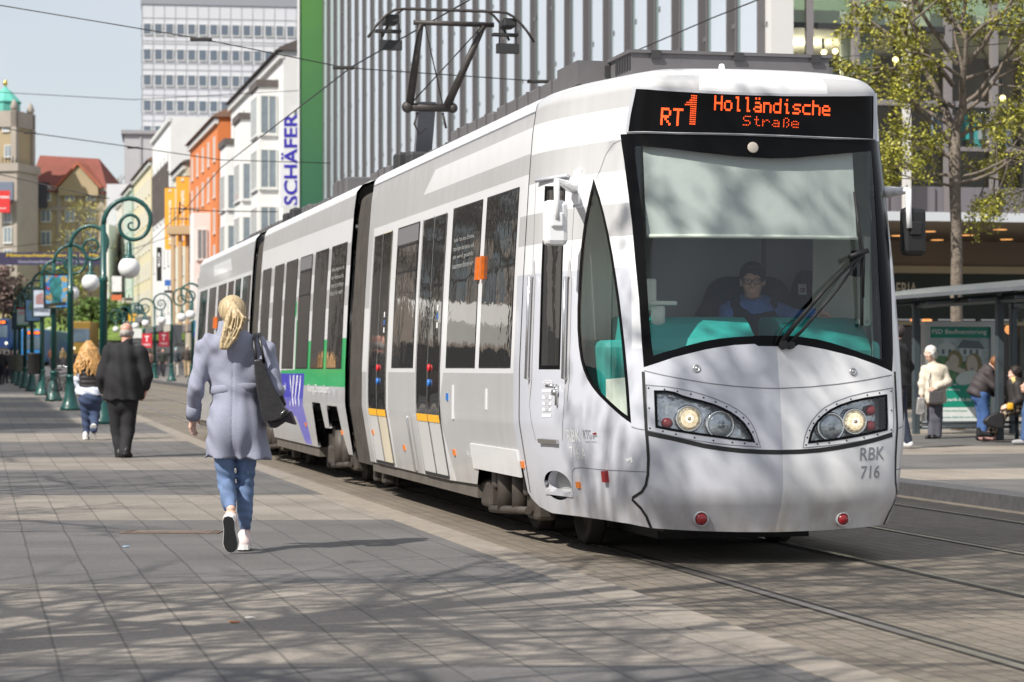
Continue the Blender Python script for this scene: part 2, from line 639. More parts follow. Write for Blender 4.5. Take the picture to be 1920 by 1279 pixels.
m_bell = M('bellows_rubber', (.06, .052, .045), .7, noise=(6, .35))
m_bellb = M('bellows_black', (.02, .02, .021), .5)
m_roofgrey = M('roof_box_grey', (.105, .10, .105), .6, noise=(6, .12))
m_roofdark = M('roof_dark', (.03, .03, .032), .6)
m_teal = M('teal_dashboard', (.02, .31, .28), .5, noise=(3, .06))
m_cream = M('cream_cab_panel', (.70, .72, .64), .5)
m_cabgrey = M('cab_wall_grey', (.66, .67, .70), .6)
m_letwhite = M('white_lettering', (.82, .82, .82), .5)
m_letgrey = M('grey_lettering', (.25, .255, .28), .5)

def grime(m_):
    t_ = m_.node_tree; b_ = t_.nodes['Principled BSDF']; co = t_.nodes.new('ShaderNodeTexCoord'); sp = t_.nodes.new('ShaderNodeSeparateXYZ'); n = t_.nodes.new('ShaderNodeTexNoise'); n.inputs['Scale'].default_value = 5; n.inputs['Detail'].default_value = 7
    mp_ = t_.nodes.new('ShaderNodeMapping'); mp_.inputs['Scale'].default_value = (1.5, 1.5, .45)
    t_.links.new(co.outputs['Object'], mp_.inputs[0]); t_.links.new(mp_.outputs[0], n.inputs['Vector']); t_.links.new(co.outputs['Object'], sp.inputs[0])
    r = t_.nodes.new('ShaderNodeMapRange'); r.inputs['From Min'].default_value = .75; r.inputs['From Max'].default_value = .20; r.inputs['To Max'].default_value = 1.25
    t_.links.new(sp.outputs[2], r.inputs['Value'])
    a = t_.nodes.new('ShaderNodeMath'); a.operation = 'MULTIPLY'; t_.links.new(r.outputs[0], a.inputs[0]); t_.links.new(n.outputs['Fac'], a.inputs[1])
    c = t_.nodes.new('ShaderNodeMath'); c.operation = 'POWER'; c.inputs[1].default_value = 1.6; t_.links.new(a.outputs[0], c.inputs[0])
    mx_ = t_.nodes.new('ShaderNodeMix'); mx_.data_type = 'RGBA'; mx_.inputs[7].default_value = (.23, .19, .14, 1)
    src = b_.inputs['Base Color'].links[0].from_socket; t_.links.new(c.outputs[0], mx_.inputs[0]); t_.links.new(src, mx_.inputs[6]); t_.links.new(mx_.outputs[2], b_.inputs['Base Color'])
for m_ in (m_white, m_grey, m_silver): grime(m_)
tram = empty('tram', NOSE, ALPHA, 'white and grey articulated tram with lit orange destination display, coming along the rails', 'tram')

# ---------------------------------------------------------------- outlines on the front car
o_ws = inv(pxpoly(0, 0, 1, [(1163, 252), (1170, 300), (1178, 363), (1185, 420), (1191.5, 494), (1198, 560), (1203, 640), (1207, 689),
     (1235, 680), (1264, 670), (1292, 663), (1320, 656), (1348, 651), (1377, 647), (1415, 645), (1422, 649), (1491, 650), (1497, 646.5), (1520, 650), (1546, 655), (1575, 662), (1602, 669), (1644, 684), (1673, 697.5),
     (1674.5, 660), (1673, 600), (1671, 540), (1668, 480), (1663, 400), (1658, 340), (1650, 267), (1560, 261), (1470, 257), (1370, 253.5), (1270, 252)]))
i_ws = inv([(1187, 273), (1193, 320), (1200, 370), (1206, 420), (1211, 500), (1216, 580), (1221, 640), (1225, 667),
     (1243, 661), (1264, 655.5), (1292, 647), (1320, 640), (1348, 635), (1377, 632), (1433, 629), (1489, 630), (1531, 636), (1560, 643), (1588, 652), (1622, 664), (1655, 675),
     (1654.5, 647), (1652, 580), (1648, 510), (1644, 420), (1640, 350), (1635, 283), (1600, 286), (1534, 292), (1490, 296), (1446, 297), (1380, 293), (1315, 286), (1250, 278)])
o_disp = inv([(1190, 161), (1240, 164.5), (1300, 169), (1360, 172.5), (1411, 174.5), (1470, 176), (1530, 176.5), (1590, 176.5), (1640, 176), (1640.5, 220), (1641, 263),
     (1560, 259.5), (1470, 255.5), (1370, 252), (1270, 250.5), (1175, 249), (1182, 205)])
i_disp = inv([(1195, 167.5), (1250, 171), (1300, 174), (1360, 177), (1411, 179), (1470, 180.3), (1530, 180.8), (1590, 180.8), (1634, 180.5), (1634, 220), (1633.5, 261.5),
     (1560, 258), (1470, 254), (1370, 250.5), (1270, 249), (1181, 247.5), (1187.5, 205)])
tri_o = smooth_poly(inv([(1113, 334), (1128.6, 382), (1145.8, 457), (1159.5, 543), (1169.8, 629), (1177, 700), (1183.5, 794), (1164, 780), (1145, 763), (1114, 732), (1097, 704), (1086, 665), (1081.5, 600), (1085.6, 509), (1092.4, 433), (1102.8, 378)]), 1, keep=(0, 6))
tri_i = inset(tri_o, .030)
i0 = int(np.argmax(tri_i[:, 1])); i1 = int(np.argmin(tri_i[:, 1]))
dwin_o = inv([(1022, 349), (1060.5, 349), (1050, 692.5), (1010.5, 692.5)])
dwin_i = inset(dwin_o, .026)
hl_o = smooth_poly(inv([(1226, 732), (1258, 732), (1284, 743), (1327, 753), (1363, 767), (1392, 787), (1408, 810), (1416, 830), (1355, 822.5), (1302, 815), (1259, 808), (1229, 802)]), 1, keep=(0, 7, 11))
hr_o = smooth_poly(inv([(1663, 739), (1607, 747.5), (1564, 762), (1535.5, 783), (1521, 805), (1514.5, 832), (1571, 826), (1625, 816), (1664, 807)]), 1, keep=(0, 5, 8))
hl_f = smooth_poly(inv([(1211, 722), (1258, 726), (1309, 736.5), (1355, 753), (1392, 773), (1413, 798), (1426, 838.5), (1355, 833.5), (1284, 823), (1214, 807)]), 1, keep=(0, 6, 9))
hr_f = smooth_poly(inv([(1674, 727.5), (1607, 738.5), (1553, 758), (1525, 783.5), (1510, 812), (1505.5, 840), (1571, 834), (1636, 823), (1674.5, 810)]), 1, keep=(0, 5, 8))
circ_c = inv([(1045, 910)])[0]
circ = np.array([(circ_c[0] + .20 * math.cos(t), circ_c[1] + .105 * math.sin(t)) for t in np.linspace(0, 2 * math.pi, 24, endpoint=False)])
# size of the round step hole measured on the surface
_e = inv([(1020, 910), (1070, 910), (1045, 883), (1045, 937)])
circ = np.array([(circ_c[0] + abs(_e[0][0] - _e[1][0]) / 2 * math.cos(t), circ_c[1] + abs(_e[2][1] - _e[3][1]) / 2 * math.sin(t)) for t in np.linspace(0, 2 * math.pi, 28, endpoint=False)])

U_END = 9.25
SE = s_of_u(U_END)
low_px = [(1221, 990), (1215, 989), (1180, 982), (1135, 975), (1085, 968), (1035, 962), (1012, 950), (998, 936)]
nose_low = [(1270, 993.5), (1320, 996), (1380, 997.5), (1440, 998)]
lowL = inv(low_px)
lowN = inv(nose_low)
lowleft = list(lowN[::-1]) + list(lowL)      # from the middle outwards
lowleft = [(max(.0, p[0]), p[1]) for p in lowleft]
lowleft[0] = (0.0, lowleft[0][1])
def u2(u, h): return (s_of_u(u), h)
skirt = [u2(2.0, .40), u2(2.05, .62), u2(3.55, .60), u2(3.85, .37), u2(5.0, .35), u2(U_END, .35)]
left_low = lowleft + skirt
right_low = [(-a, b) for a, b in left_low]
outer = right_low[::-1] + left_low[1:] + [(SE, 3.649), (-SE, 3.649)]
outer = np.array(outer)
# livery of the front car: 0 white, 1 light grey, 2 silver
def band(h0, h1, s0, s1): return [(s0, h0), (s1, h0), (s1, h1), (s0, h1)]
stripe = inv([(1456.4, 648), (1459, 690), (1461.8, 726), (1464.5, 770), (1466.5, 816), (1468, 860), (1468.3, 906), (1463.6, 952), (1457, 980), (1452.8, 1000)])
regs = []
for sg in (1, -1):
    q = lambda pl: [(sg * a, b) for a, b in pl]
    regs.append((q(band(3.05, 3.30, .5, s_of_u(1.95))), 1))
    regs.append((q(band(2.62, 2.835, .5, s_of_u(1.95))), 1))
    regs.append((q(band(2.18, 2.40, .5, s_of_u(2.15))), 1))
    regs.append((q(band(.15, 1.97, .98, s_of_u(2.12))), 2))
    # straight part
    regs.append((q(band(2.70, 3.145, s_of_u(1.95), SE)), 1))
    regs.append((q([u2(1.95, 2.85), u2(6.25, 2.85), u2(5.75, 3.04), u2(1.95, 3.04)]), 0))
    regs.append((q(band(.3, 1.26, s_of_u(2.12), s_of_u(4.72))), 1))
    regs.append((q([u2(4.72, 1.26), u2(4.85, 1.26), u2(5.05, .92), u2(4.72, .35)]), 1))
    regs.append((q(band(.3, 1.26, s_of_u(6.2), s_of_u(7.65))), 1))
    regs.append((q(band(1.9, 2.70, s_of_u(8.95), SE)), 1))
    regs.append((q(band(.3, 1.26, s_of_u(8.95), SE)), 1))
st = [tuple(p) for p in stripe]
lower_grey = st + [(st[-1][0], .1), (1.02, .1), (1.02, 1.42), (st[0][0], 1.52)]
regs.append((np.array(lower_grey), 2))
fs_ = np.concatenate([np.arange(-SE, -2.7, .4), np.arange(-2.7, 2.7, .05), np.arange(2.7, SE, .4)])
front = surf_mesh('front_car', outer, [m_white, m_grey, m_silver], tram,
    holes=[o_ws, o_disp, tri_o, mir(tri_o), dwin_o, mir(dwin_o), hl_o, hr_o, circ], regions=[(np.array(a), b) for a, b in regs], fine=fs_, rim=.03)

# ---- windscreen, display, side windows
surf_mesh('windscreen_frame', o_ws, m_black, tram, holes=[i_ws], off=-.001, pitch=.08)
surf_mesh('windscreen', i_ws, m_wglass, tram, off=-.004, pitch=.06)
dsp = surf_mesh('destination_display', i_disp, m_black, tram, off=.012, pitch=.06, rim=.03)
surf_mesh('display_surround', o_disp, M('display_rim', (.45, .46, .50), .35, coat=.3), dsp, holes=[i_disp], off=.016, pitch=.08, rim=.03)
for flip in (False, True):
    g = (lambda p: mir(p)) if flip else (lambda p: np.array(p))
    qf = surf_mesh('quarter_window', g(tri_o), m_black, tram, holes=[g(tri_i)], off=-.001, pitch=.1)
    surf_mesh('pane', g(tri_i), m_wglass, qf, off=-.004, pitch=.1)
    cdoor = surf_mesh('cab_door_window', g(dwin_o), m_black, tram, holes=[g(dwin_i)], off=.002, pitch=.1)
    surf_mesh('pane', g(dwin_i), m_sglass, cdoor, off=-.004, pitch=.1)

# ---- LED lettering as single dots on the display
GL = {
 'H': ["10001", "10001", "10001", "11111", "10001", "10001", "10001"], 'o': ["00000", "00000", "01110", "10001", "10001", "10001", "01110"],
 'l': ["01100", "00100", "00100", "00100", "00100", "00100", "00110"], 'ä': ["01010", "00000", "01110", "00001", "01111", "10001", "01111"],
 'n': ["00000", "00000", "11110", "10001", "10001", "10001", "10001"], 'd': ["00001", "00001", "01111", "10001", "10001", "10001", "01111"],
 'i': ["00100", "00000", "01100", "00100", "00100", "00100", "00110"], 's': ["00000", "00000", "01111", "10000", "01110", "00001", "11110"],
 'c': ["00000", "00000", "01111", "10000", "10000", "10000", "01111"], 'h': ["10000", "10000", "11110", "10001", "10001", "10001", "10001"],
 'e': ["00000", "00000", "01110", "10001", "11111", "10000", "01111"], 'S': ["01111", "10000", "10000", "01110", "00001", "00001", "11110"],
 't': ["00100", "00100", "01110", "00100", "00100", "00100", "00011"], 'r': ["00000", "00000", "10110", "11001", "10000", "10000", "10000"],
 'a': ["00000", "00000", "01110", "00001", "01111", "10001", "01111"], 'ß': ["00110", "01001", "01001", "01010", "01001", "01001", "01010"],
 'R': ["11110", "10001", "10001", "11110", "10100", "10010", "10001"], 'T': ["11111", "00100", "00100", "00100", "00100", "00100", "00100"],
 '1': ["00100", "01100", "11100", "00100", "00100", "00100", "00100"]}
m_led = M('orange_led', (.3, .05, .01), .5, emit=(1.0, .085, .012, 1.5))
def led(txt, x0, y0, x1, y1, x2, y2, dots):
    """(x0,y0) top left, (x1,y1) top right, (x2,y2) bottom left on the display"""
    n = len(txt); cells = n * 6 - 1
    pos = []
    for k, ch in enumerate(txt):
        for r_, row in enumerate(GL[ch]):
            for c_, b_ in enumerate(row):
                if b_ == '1':
                    for a in range(dots):
                        for b in range(dots):
                            fx = (k * 6 + c_ + (a + .5) / dots) / cells; fy = (r_ + (b + .5) / dots) / 7
                            pos.append((x0 + (x1 - x0) * fx + (x2 - x0) * fy, y0 + (y1 - y0) * fx + (y2 - y0) * fy))
    return pos
dd = led('Holländische', 1339, 179, 1555, 190, 1338, 207, 2) + led('Straße', 1392, 217, 1497, 222, 1391, 236, 1)
dd2 = led('RT', 1240, 202, 1281, 204, 1238, 235, 2)
one = []
for iy in range(14):
    for ix in range(4):
        one.append((1296.5 + ix * 2.9 - iy * .25, 179.5 + iy * 4.1 + ix * .2))
for iy, n_ in ((2, 1), (3, 3), (4, 4)):
    for k in range(n_): one.append((1293.5 - k * 2.9, 180 + iy * 4.1))
mb = MB()
def dots(lst, sz):
    uv = inv(lst)
    for (s, h) in uv:
        p, n, ts, up = frame_at(s, h, .0165)
        a = ts * sz; b = up * sz
        mb.quad(p - a - b, p - a + b, p + a + b, p + a - b)
dots(dd, .0030); dots(dd2 + one, .0037)
mb.build('led_lettering', m_led, dsp)

# ---- round camera hole above the glass, two washer jets, seams
p, n, ts, up = frame_at(*inv([(1411, 277.5)])[0], .004)
mb = MB(); mb.lathe([(.0, .0), (.036, .0), (.038, .008), (.03, .012), (.0, .006)], p, 24, 0, n)
mb.build('camera_window', M('pale_lens', (.62, .55, .47), .25), tram)
for q in ((1306, 691), (1599, 697)):
    p, n, ts, up = frame_at(*inv([q])[0], .001)
    mb = MB(); mb.lathe([(.026, 0), (.026, .006), (.019, .009), (.017, .004), (.008, .004), (.007, .012), (.0, .012)], p, 18, 0, n)
    mb.build('nose_screw', m_steel, tram)
mb = MB()
groove = inv([(1213, 812), (1235, 817), (1258, 821.5), (1290, 829), (1320, 836), (1355, 841.5), (1392, 845.5), (1428, 847.5), (1463, 848), (1500, 847), (1535, 844.5), (1571, 839.5), (1607, 833), (1640, 825), (1673, 815)])
ribbon(mb, groove, .030, .002)
mb.build('nose_groove', m_seam, tram)
for sg in (1, -1):
    mb = MB()
    sl_ = [(1206, 697), (1208, 740), (1211, 790), (1214, 830), (1216, 860), (1215, 890), (1211, 910), (1204, 922), (1195, 928), (1187, 933), (1186, 937), (1191, 942), (1202, 953), (1212, 968), (1221, 990)]
    pts = inv(sl_); pts[:, 0] *= sg
    ribbon(mb, pts, .020, .0025)
    mb.build('body_gap', m_seam, tram); mb = MB()
    ribbon(mb, np.array([u2(1.93, .40), u2(1.93, 1.5), u2(1.93, 2.6), u2(1.93, 3.2), u2(1.93, 3.5)]) * np.array([sg, 1]), .014, .002)
    mb.build('body_gap', m_seam, tram); mb = MB()
m_line = M('panel_line', (.20, .20, .22), .6)
mb = MB()
ribbon(mb, inv([(1208, 695), (1245, 704), (1284, 711.5), (1330, 719), (1374, 724), (1420, 727.5), (1463, 728.5), (1520, 725.5), (1571, 720.5), (1625, 712.5), (1672, 703)]), .007, .0015)
for f_ in (hl_f, hr_f):
    ribbon(mb, np.vstack([f_, f_[:1]]), .006, .0015)
acc = [(1211, 885), (1170, 883), (1130, 881), (1090, 877), (1078, 878), (1073, 884), (1073, 905), (1075, 935)]
door = [(1005, 345), (1002, 420), (998, 560), (994, 690), (993, 760), (1001, 810), (1005, 826)]
door2 = [(1079, 350), (1074, 430), (1068, 560), (1062, 690), (1057, 770), (1055, 800), (1055, 826)]
arch = [(1166, 262), (1150, 270), (1136, 290), (1126, 318), (1118, 335)]
slope = [(1184, 800), (1196, 804), (1209, 806)]
for pl in (acc, door, door2, arch, slope):
    q = inv(pl)
    ribbon(mb, q, .006, .0015); ribbon(mb, q * np.array([-1, 1]), .006, .0015)
for (s0, s1, h0) in ((s_of_u(1.95), SE, 3.15),):
    for sg in (1, -1): ribbon(mb, np.array([(sg * s0, h0), (sg * s1, h0)]), .012, .002)
mb.build('panel_joint', m_line, tram)
# ---- lamps on the nose
def lamp_unit(poly, lit, dull, reds, name='headlight'):
    house = surf_mesh(name, poly, M('lamp_housing', (.55, .56, .58), .22, .75, noise=(14, .5), bump=(16, .6, .02)), tram, off=-.075, pitch=.08)
    surf_mesh('lamp_rim', poly, m_black, house, holes=[inset(poly, .016)], off=.003, pitch=.1, rim=.08)
    surf_mesh('lamp_cover', inset(poly, .015), m_cglass, house, off=.001, pitch=.08)
    for c, r in ((lit, .078), (dull, .085)):
        p, n, ts, up = frame_at(*inv([c])[0], -.07)
        d = Vector((0, -1, 0)) * .75 + n * .25
        d.normalize()
        mb = MB()
        mb.lathe([(r * 1.18, .0), (r * 1.18, .03), (r * 1.1, .04), (r, .04), (r * .95, .03), (r * .6, .008), (r * .18, .0)], p, 28, 0, d)
        mb.lathe([(r * .16, .0), (r * .16, .035), (r * .08, .045), (.0, .045)], p, 12, 0, d)
        rf = mb.build('reflector', M('lamp_chrome', (.82, .82, .82), .12, 1.0), house)
        mb = MB()
        ml = [M('lit_lens_rim', (.75, .68, .52), .25, .5, emit=(1.0, .66, .30, .10), bump=(40, 1.0, .03), noise=(26, .6)), M('lit_lens_mid', (.9, .82, .62), .2, emit=(1.0, .74, .42, .50), bump=(34, 1.0, .03), noise=(22, .5)), M('lit_lens_core', (.9, .9, .85), .2, emit=(1.0, .86, .62, 1.6))]
        mb.lathe([(r * .99, .038), (r * .86, .046), (r * .74, .049)], p, 24, 0, d); mb.lathe([(r * .74, .049), (r * .32, .055)], p, 24, 1, d); mb.lathe([(r * .32, .055), (r * .2, .056)], p, 20, 2, d); mb.lathe([(r * .2, .056), (.0, .0565)], p, 16, 0, d)
        if c is lit:
            mb.build('lamp_lens', ml, house)
        else:
            mb.build('lamp_lens', M('dull_lens', (.42, .45, .48), .16, .65, noise=(12, .4), bump=(22, .5, .02)), house)
    for c in reds:
        p, n, ts, up = frame_at(*inv([c])[0], -.07)
        d = (Vector((0, -1, 0)) * .8 + n * .2).normalized()
        mb = MB(); mb.lathe([(.036, 0), (.036, .03), (.028, .045), (.012, .05), (0, .05)], p, 16, 0, d)
        mb.build('red_lamp', m_red, house)
lamp_unit(hl_o, (1291, 783), (1352, 795), [(1250, 791.5)])
lamp_unit(hr_o, (1608.5, 788.5), (1562.5, 799), [(1640, 767), (1640, 797.5)])
for q, rr in (((1313, 974), .041), ((1579, 974.5), .038)):
    p, n, ts, up = frame_at(*inv([q])[0], -.012)
    d = (Vector((0, -1, .05)) * .8 + n * .2).normalized()
    mb = MB()
    mb.lathe([(rr * 1.25, -.03), (rr * 1.22, .035), (rr * 1.08, .04), (rr * 1.05, .02)], p, 24, 0, d)
    mb.lathe([(rr, .0), (rr, .03), (rr * .7, .044), (0, .05)], p, 24, 1, d)
    mb.build('tail_light', [M('lamp_ring', (.42, .42, .44), .4), m_red], tram)
# small white rivets round the lamps
mb = MB()
for f_, o_ in ((hl_f, hl_o), (hr_f, hr_o)):
    d = densify(inset(f_, .018), .15)
    for s, h in d:
        p, n, ts, up = frame_at(s, h, .0015)
        mb.lathe([(.006, 0), (.005, .002), (0, .003)], p, 8, 0, n)
mb.build('lamp_screw', m_seam, tram)
# ---- lettering on nose and side
mb = MB()
def nose_text(txt, x0, y0, x1, y1, hh, mi):
    """baseline from photo point 0 to photo point 1 on the body, hh letter height in metres"""
    a, b = inv([(x0, y0), (x1, y1)])
    v, f = text_fit(txt, 1.0, hh, .004)
    s = a[0] + (b[0] - a[0]) * v[:, 0]; h = a[1] + (b[1] - a[1]) * v[:, 0] + v[:, 1]
    mb.add(So(s, h, .003), f, mi)
nose_text('RBK', 1612, 864, 1657, 861, .085, 0)
nose_text('716', 1613, 898, 1648, 896, .085, 0)
mb.build('fleet_number', m_letgrey, tram)
mb = MB()
nose_text('RBK', 1066, 829, 1090, 829, .085, 0)
nose_text('716 A', 1071, 859, 1101, 862, .080, 0)
nose_text('HESSEN', 1018.5, 722.5, 1036, 722.5, .036, 0)
for y in (733, 745, 756.5, 768, 779):
    a = inv([(1017, y - 2.5), (1034, y - 2.5), (1034, y + 2.8), (1017, y + 2.8)])
    if y in (733, 779):
        mb.add(So(a[:, 0], a[:, 1], .003), [(0, 1, 2, 3)], 0)
    else:
        for x0, x1 in ((1017.5, 1022), (1030, 1034.5)):
            a = inv([(x0, y - 3), (x1, y - 3), (x1, y + 3), (x0, y + 3)])
            mb.add(So(a[:, 0], a[:, 1], .003), [(0, 1, 2, 3)], 0)
a = inv([(1173, 861), (1185, 857), (1187, 866), (1184, 868), (1181, 861), (1179, 866), (1175, 864)])
mb.add(So(a[:, 0], a[:, 1], .003), [tuple(range(7))], 0)
surf_text(mb, '94 80 0452 716-4 D-RBK', s_of_u(4.05), .585, 1.05, .052, .003, 0)
mb.build('side_lettering', m_letwhite, tram)
mb = MB()
nose_text('RTG', 1095.5, 823, 1110, 823, .062, 0)
nose_text('Regionalbahn Gesellschaft', 1098, 830, 1120, 830.5, .014, 0)
a = inv([(1111, 813), (1118, 810.5), (1119, 814.5), (1112, 815)])
mb.add(So(a[:, 0], a[:, 1], .003), [(0, 1, 2, 3)], 1)
a = inv([(1111, 816.5), (1120, 816), (1119.5, 818), (1114, 819), (1115, 823), (1112.5, 823)])
mb.add(So(a[:, 0], a[:, 1], .003), [tuple(range(6))], 0)
mb.build('operator_mark', [m_letgrey, m_red], tram)
# coat of arms lion block between the bars
mb = MB()
a = inv([(1021.5, 741), (1030.5, 741), (1031, 772), (1022, 772)])
mb.add(So(a[:, 0], a[:, 1], .0028), [(0, 1, 2, 3)], 0)
mb.build('crest', M('crest_grey', (.43, .44, .47), .5, noise=(60, .5)), tram)
# ---- round step recess
surf_mesh('step_recess', circ, M('recess_grey', (.30, .30, .29), .6), tram, off=-.09, pitch=.06)
mb = MB()
p, n, ts, up = frame_at(circ_c[0], circ_c[1] - .06, -.045)
mb.box((0, 0, 0), (.01, .01, .01))
mb = MB()
rr = np.max(np.abs(circ[:, 0] - circ_c[0]))
mb.add([p + ts * x * rr * .96 + n * y + up * z for x in (-1, 1) for y in (-.045, .05) for z in (-.012, .012)], [(0, 1, 3, 2), (4, 6, 7, 5), (0, 4, 5, 1), (2, 3, 7, 6), (0, 2, 6, 4), (1, 5, 7, 3)])
mb.build('step', m_silver, tram)
mb = MB()
L1 = densify(circ, .05); A = So(L1[:, 0], L1[:, 1], .001); B = So(L1[:, 0], L1[:, 1], -.09)
k = len(L1)
mb.add(list(A) + list(B), [(i, (i + 1) % k, (i + 1) % k + k, i + k) for i in range(k)], 0, True)
mb.build('recess_wall', m_silver, tram)
# ---- reflectors and small fittings on the front car
def plate(name, q, w_, h_, mat, th=.012):
    s, h = inv([q])[0] if isinstance(q, tuple) and q[0] > 60 else q
    p, n, ts, up = frame_at(s, h, 0)
    mb = MB()
    mb.add([p + ts * x * w_ / 2 + up * z * h_ / 2 + n * y for x in (-1, 1) for y in (-.004, th) for z in (-1, 1)], [(0, 1, 3, 2), (4, 6, 7, 5), (0, 4, 5, 1), (2, 3, 7, 6), (0, 2, 6, 4), (1, 5, 7, 3)])
    return mb.build(name, mat, tram)
plate('side_reflector', (1085.5, 909), .055, .042, m_amber)
plate('red_marker', (1138, 893), .045, .075, m_red, .03)
for uu, hh in ((2.02, .60), (4.6, .60), (7.05, .56), (8.75, .66), (10.95, .60), (13.9, .62)):
    plate('side_reflector', u2(uu, hh), .075, .05, m_amber)
for uu in (3.36, 3.52):
    plate('turn_indicator', u2(uu, 2.08), .085, .18, M('indicator_orange', (.70, .15, .01), .3, coat=.4, noise=(20, .3)), .03)
plate('lower_panel', u2(2.98, .60), 1.72, .20, m_white, .012)
plate('service_flap', u2(3.08, 1.06), .05, .16, m_white, .006)
plate('service_flap', u2(4.42, 1.02), .05, .28, m_white, .006)
plate('door_button', u2(4.64, 1.06), .05, .06, m_bluebtn, .012)
plate('door_sill_plate', (1030, 827), .34, .03, m_steel, .02)
# grab rails of the cab door
for x0, x1 in ((1000.5, 994), (1067.5, 1063)):
    a, b = inv([(x0, 520), (x1, 710)])
    pa = So(np.array([a[0]]), np.array([a[1]]), .03)[0]; pb = So(np.array([b[0]]), np.array([b[1]]), .03)[0]
    pa0 = So(np.array([a[0]]), np.array([a[1]]), -.01)[0]; pb0 = So(np.array([b[0]]), np.array([b[1]]), -.01)[0]
    mb = MB(); mb.tube([pa0, pa, pb, pb0], .014, 10)
    gr = mb.build('grab_rail', m_steel, tram)
    w_ = .045
    poly = np.array([(a[0] - w_ * .2, a[1] + .12), (a[0] - w_, a[1] - .02), (b[0] - w_, b[1] - .0), (b[0], b[1] - .16), (b[0] + w_, b[1]), (a[0] + w_, a[1] - .02), (a[0] + w_ * .2, a[1] + .12)])
    surf_mesh('rail_shell', poly, M('rail_shell', (.46, .46, .48), .4), gr, off=.0035, pitch=.08)
mb = MB()
p, n, ts, up = frame_at(*inv([(1044, 724)])[0], 0)
mb.tube([p, p + n * .04, p + n * .045 + ts * .07], .014, 8)
p, n, ts, up = frame_at(*inv([(1046, 736)])[0], 0)
mb.tube([p + n * .01 + up * .05, p + n * .01 - up * .09], .012, 8); mb.ball(p + n * .02, .026)
mb.build('cab_door_handle', m_steel, tram)
p0, n0, ts, up = frame_at(*inv([(1042, 334)])[0], .0)
mb = MB(); mb.tube([p0 + ts * .30 + n0 * .012 - up * .0, p0 - ts * .22 + n0 * .012 + up * .0], .014, 6)
mb.build('rain_gutter', m_silver, tram)
# ---- wing mirrors
def mirror(sg, shell, arm):
    base = frame_at(*(inv([(1084, 352)])[0] * np.array([sg, 1])), 0)
    p, n, ts, up = base
    mb = MB()
    mb.add([p + ts * x * .10 + up * z * .12 + n * y for x in (-.5, .5) for y in (-.002, .02) for z in (-1, 1)], [(0, 1, 3, 2), (4, 6, 7, 5), (0, 4, 5, 1), (2, 3, 7, 6), (0, 2, 6, 4), (1, 5, 7, 3)])
    c = Vector((-sg * 1.345, .72, 2.275)) if sg > 0 else Vector((1.165, .60, 2.24))
    top = Vector((c.x - (.05 if sg < 0 else 0), c.y - .05, c.z + .28))
    mb.tube([p + n * .01, p + n * .07, top * .5 + (p + n * .07) * .5, top, Vector((top.x, c.y - .05, c.z + .15)), Vector((top.x, c.y - .06, c.z + .02))], [.045, .04, .028, .022, .02, .02], 10)
    m_ = mb.build('wing_mirror', arm, tram)
    mb = MB()
    mb.box(c, (.165, .10, .305) if sg > 0 else (.175, .10, .335), 0, bev=.035)
    mb.box(c + Vector((0, -.055, .02)), (.085, .03, .10), 0, bev=.012)
    mb.build('mirror_shell', shell, m_)
    mb = MB(); mb.box(c + Vector((0, .052, 0)), (.14, .004, .27), 0)
    mb.build('mirror_glass', M('mirror_glass', (.6, .6, .62), .03, 1.0), m_)
mirror(1, m_white, m_white)
mirror(-1, M('black_plastic', (.014, .014, .015), .45), m_white)
# ---- windscreen wiper: two arms from one pivot and an upright blade
def ws(q, off):
    s, h = inv([q])[0]
    return Vector(So(np.array([s]), np.array([h]), off)[0])
mb = MB()
mb.tube([ws((1477, 645), .03), ws((1500, 620), .06), ws((1560, 548), .075), ws((1612, 476), .07)], [.012, .011, .009, .008], 8)
mb.tube([ws((1462, 644), .03), ws((1485, 610), .06), ws((1545, 540), .075), ws((1606, 481), .07)], [.018, .016, .010, .008], 8)
wp = mb.build('wiper', m_seam, tram)
mb = MB(); mb.tube([ws((1466, 648), .01), ws((1466, 648), .05)], .03, 12)
mb.build('wiper_pivot', m_seam, wp); mb = MB(); mb.tube([ws((1480, 649), .01), ws((1480, 649), .05)], .025, 12)
mb.build('wiper_pivot', m_seam, wp)
mb = MB(); mb.tube([ws((1598, 362), .03), ws((1605, 430), .035), ws((1610, 490), .04), ws((1611, 560), .035), ws((1611.5, 612), .03)], .012, 6)
mb.tube([ws((1601, 420), .05), ws((1610, 478), .065), ws((1611, 560), .05)], .009, 6)
mb.tube([ws((1583, 486), .07), ws((1616, 474), .07)], .018, 8)
mb.build('wiper_blade', m_seam, wp)
mb = MB(); mb.tube([ws((1452, 644), .02), ws((1460, 622), .05), ws((1478, 603), .06), ws((1492, 606), .06)], .004, 6)
mb.build('washer_hose', m_seam, wp)
# ================================================================ TRAM: sides, other cars, roof, underside, cab interior
def side_glass(sg, u0, u1, h0, h1, name='side_window', hopper=False):
    g = np.array([u2(u0, h0), u2(u1, h0), u2(u1, h1), u2(u0, h1)]) * np.array([sg, 1])
    w_ = surf_mesh(name, g, m_seam, tram, holes=[inset(g, .014)], off=.003, pitch=.5, edge=.3)
    surf_mesh('pane', inset(g, .013), m_sglass, w_, off=.005, pitch=.5, edge=.3)
    if hopper:
        g2 = np.array([u2(u0 + .04, h0 + .88), u2(u1 - .04, h0 + .88), u2(u1 - .04, h1 - .18), u2(u0 + .04, h1 - .18)]) * np.array([sg, 1])
        surf_mesh('hopper', g2, m_seam, w_, holes=[inset(g2, .018)], off=.008, pitch=.5, edge=.3)
        g3 = np.array([u2(u0 + .015, h1 - .17), u2(u1 - .015, h1 - .17), u2(u1 - .015, h1 - .015), u2(u0 + .015, h1 - .015)]) * np.array([sg, 1])
        surf_mesh('blind_strip', g3, M('strip_grey', (.16, .16, .165), .5), w_, off=.008, pitch=.5, edge=.3)
    return w_
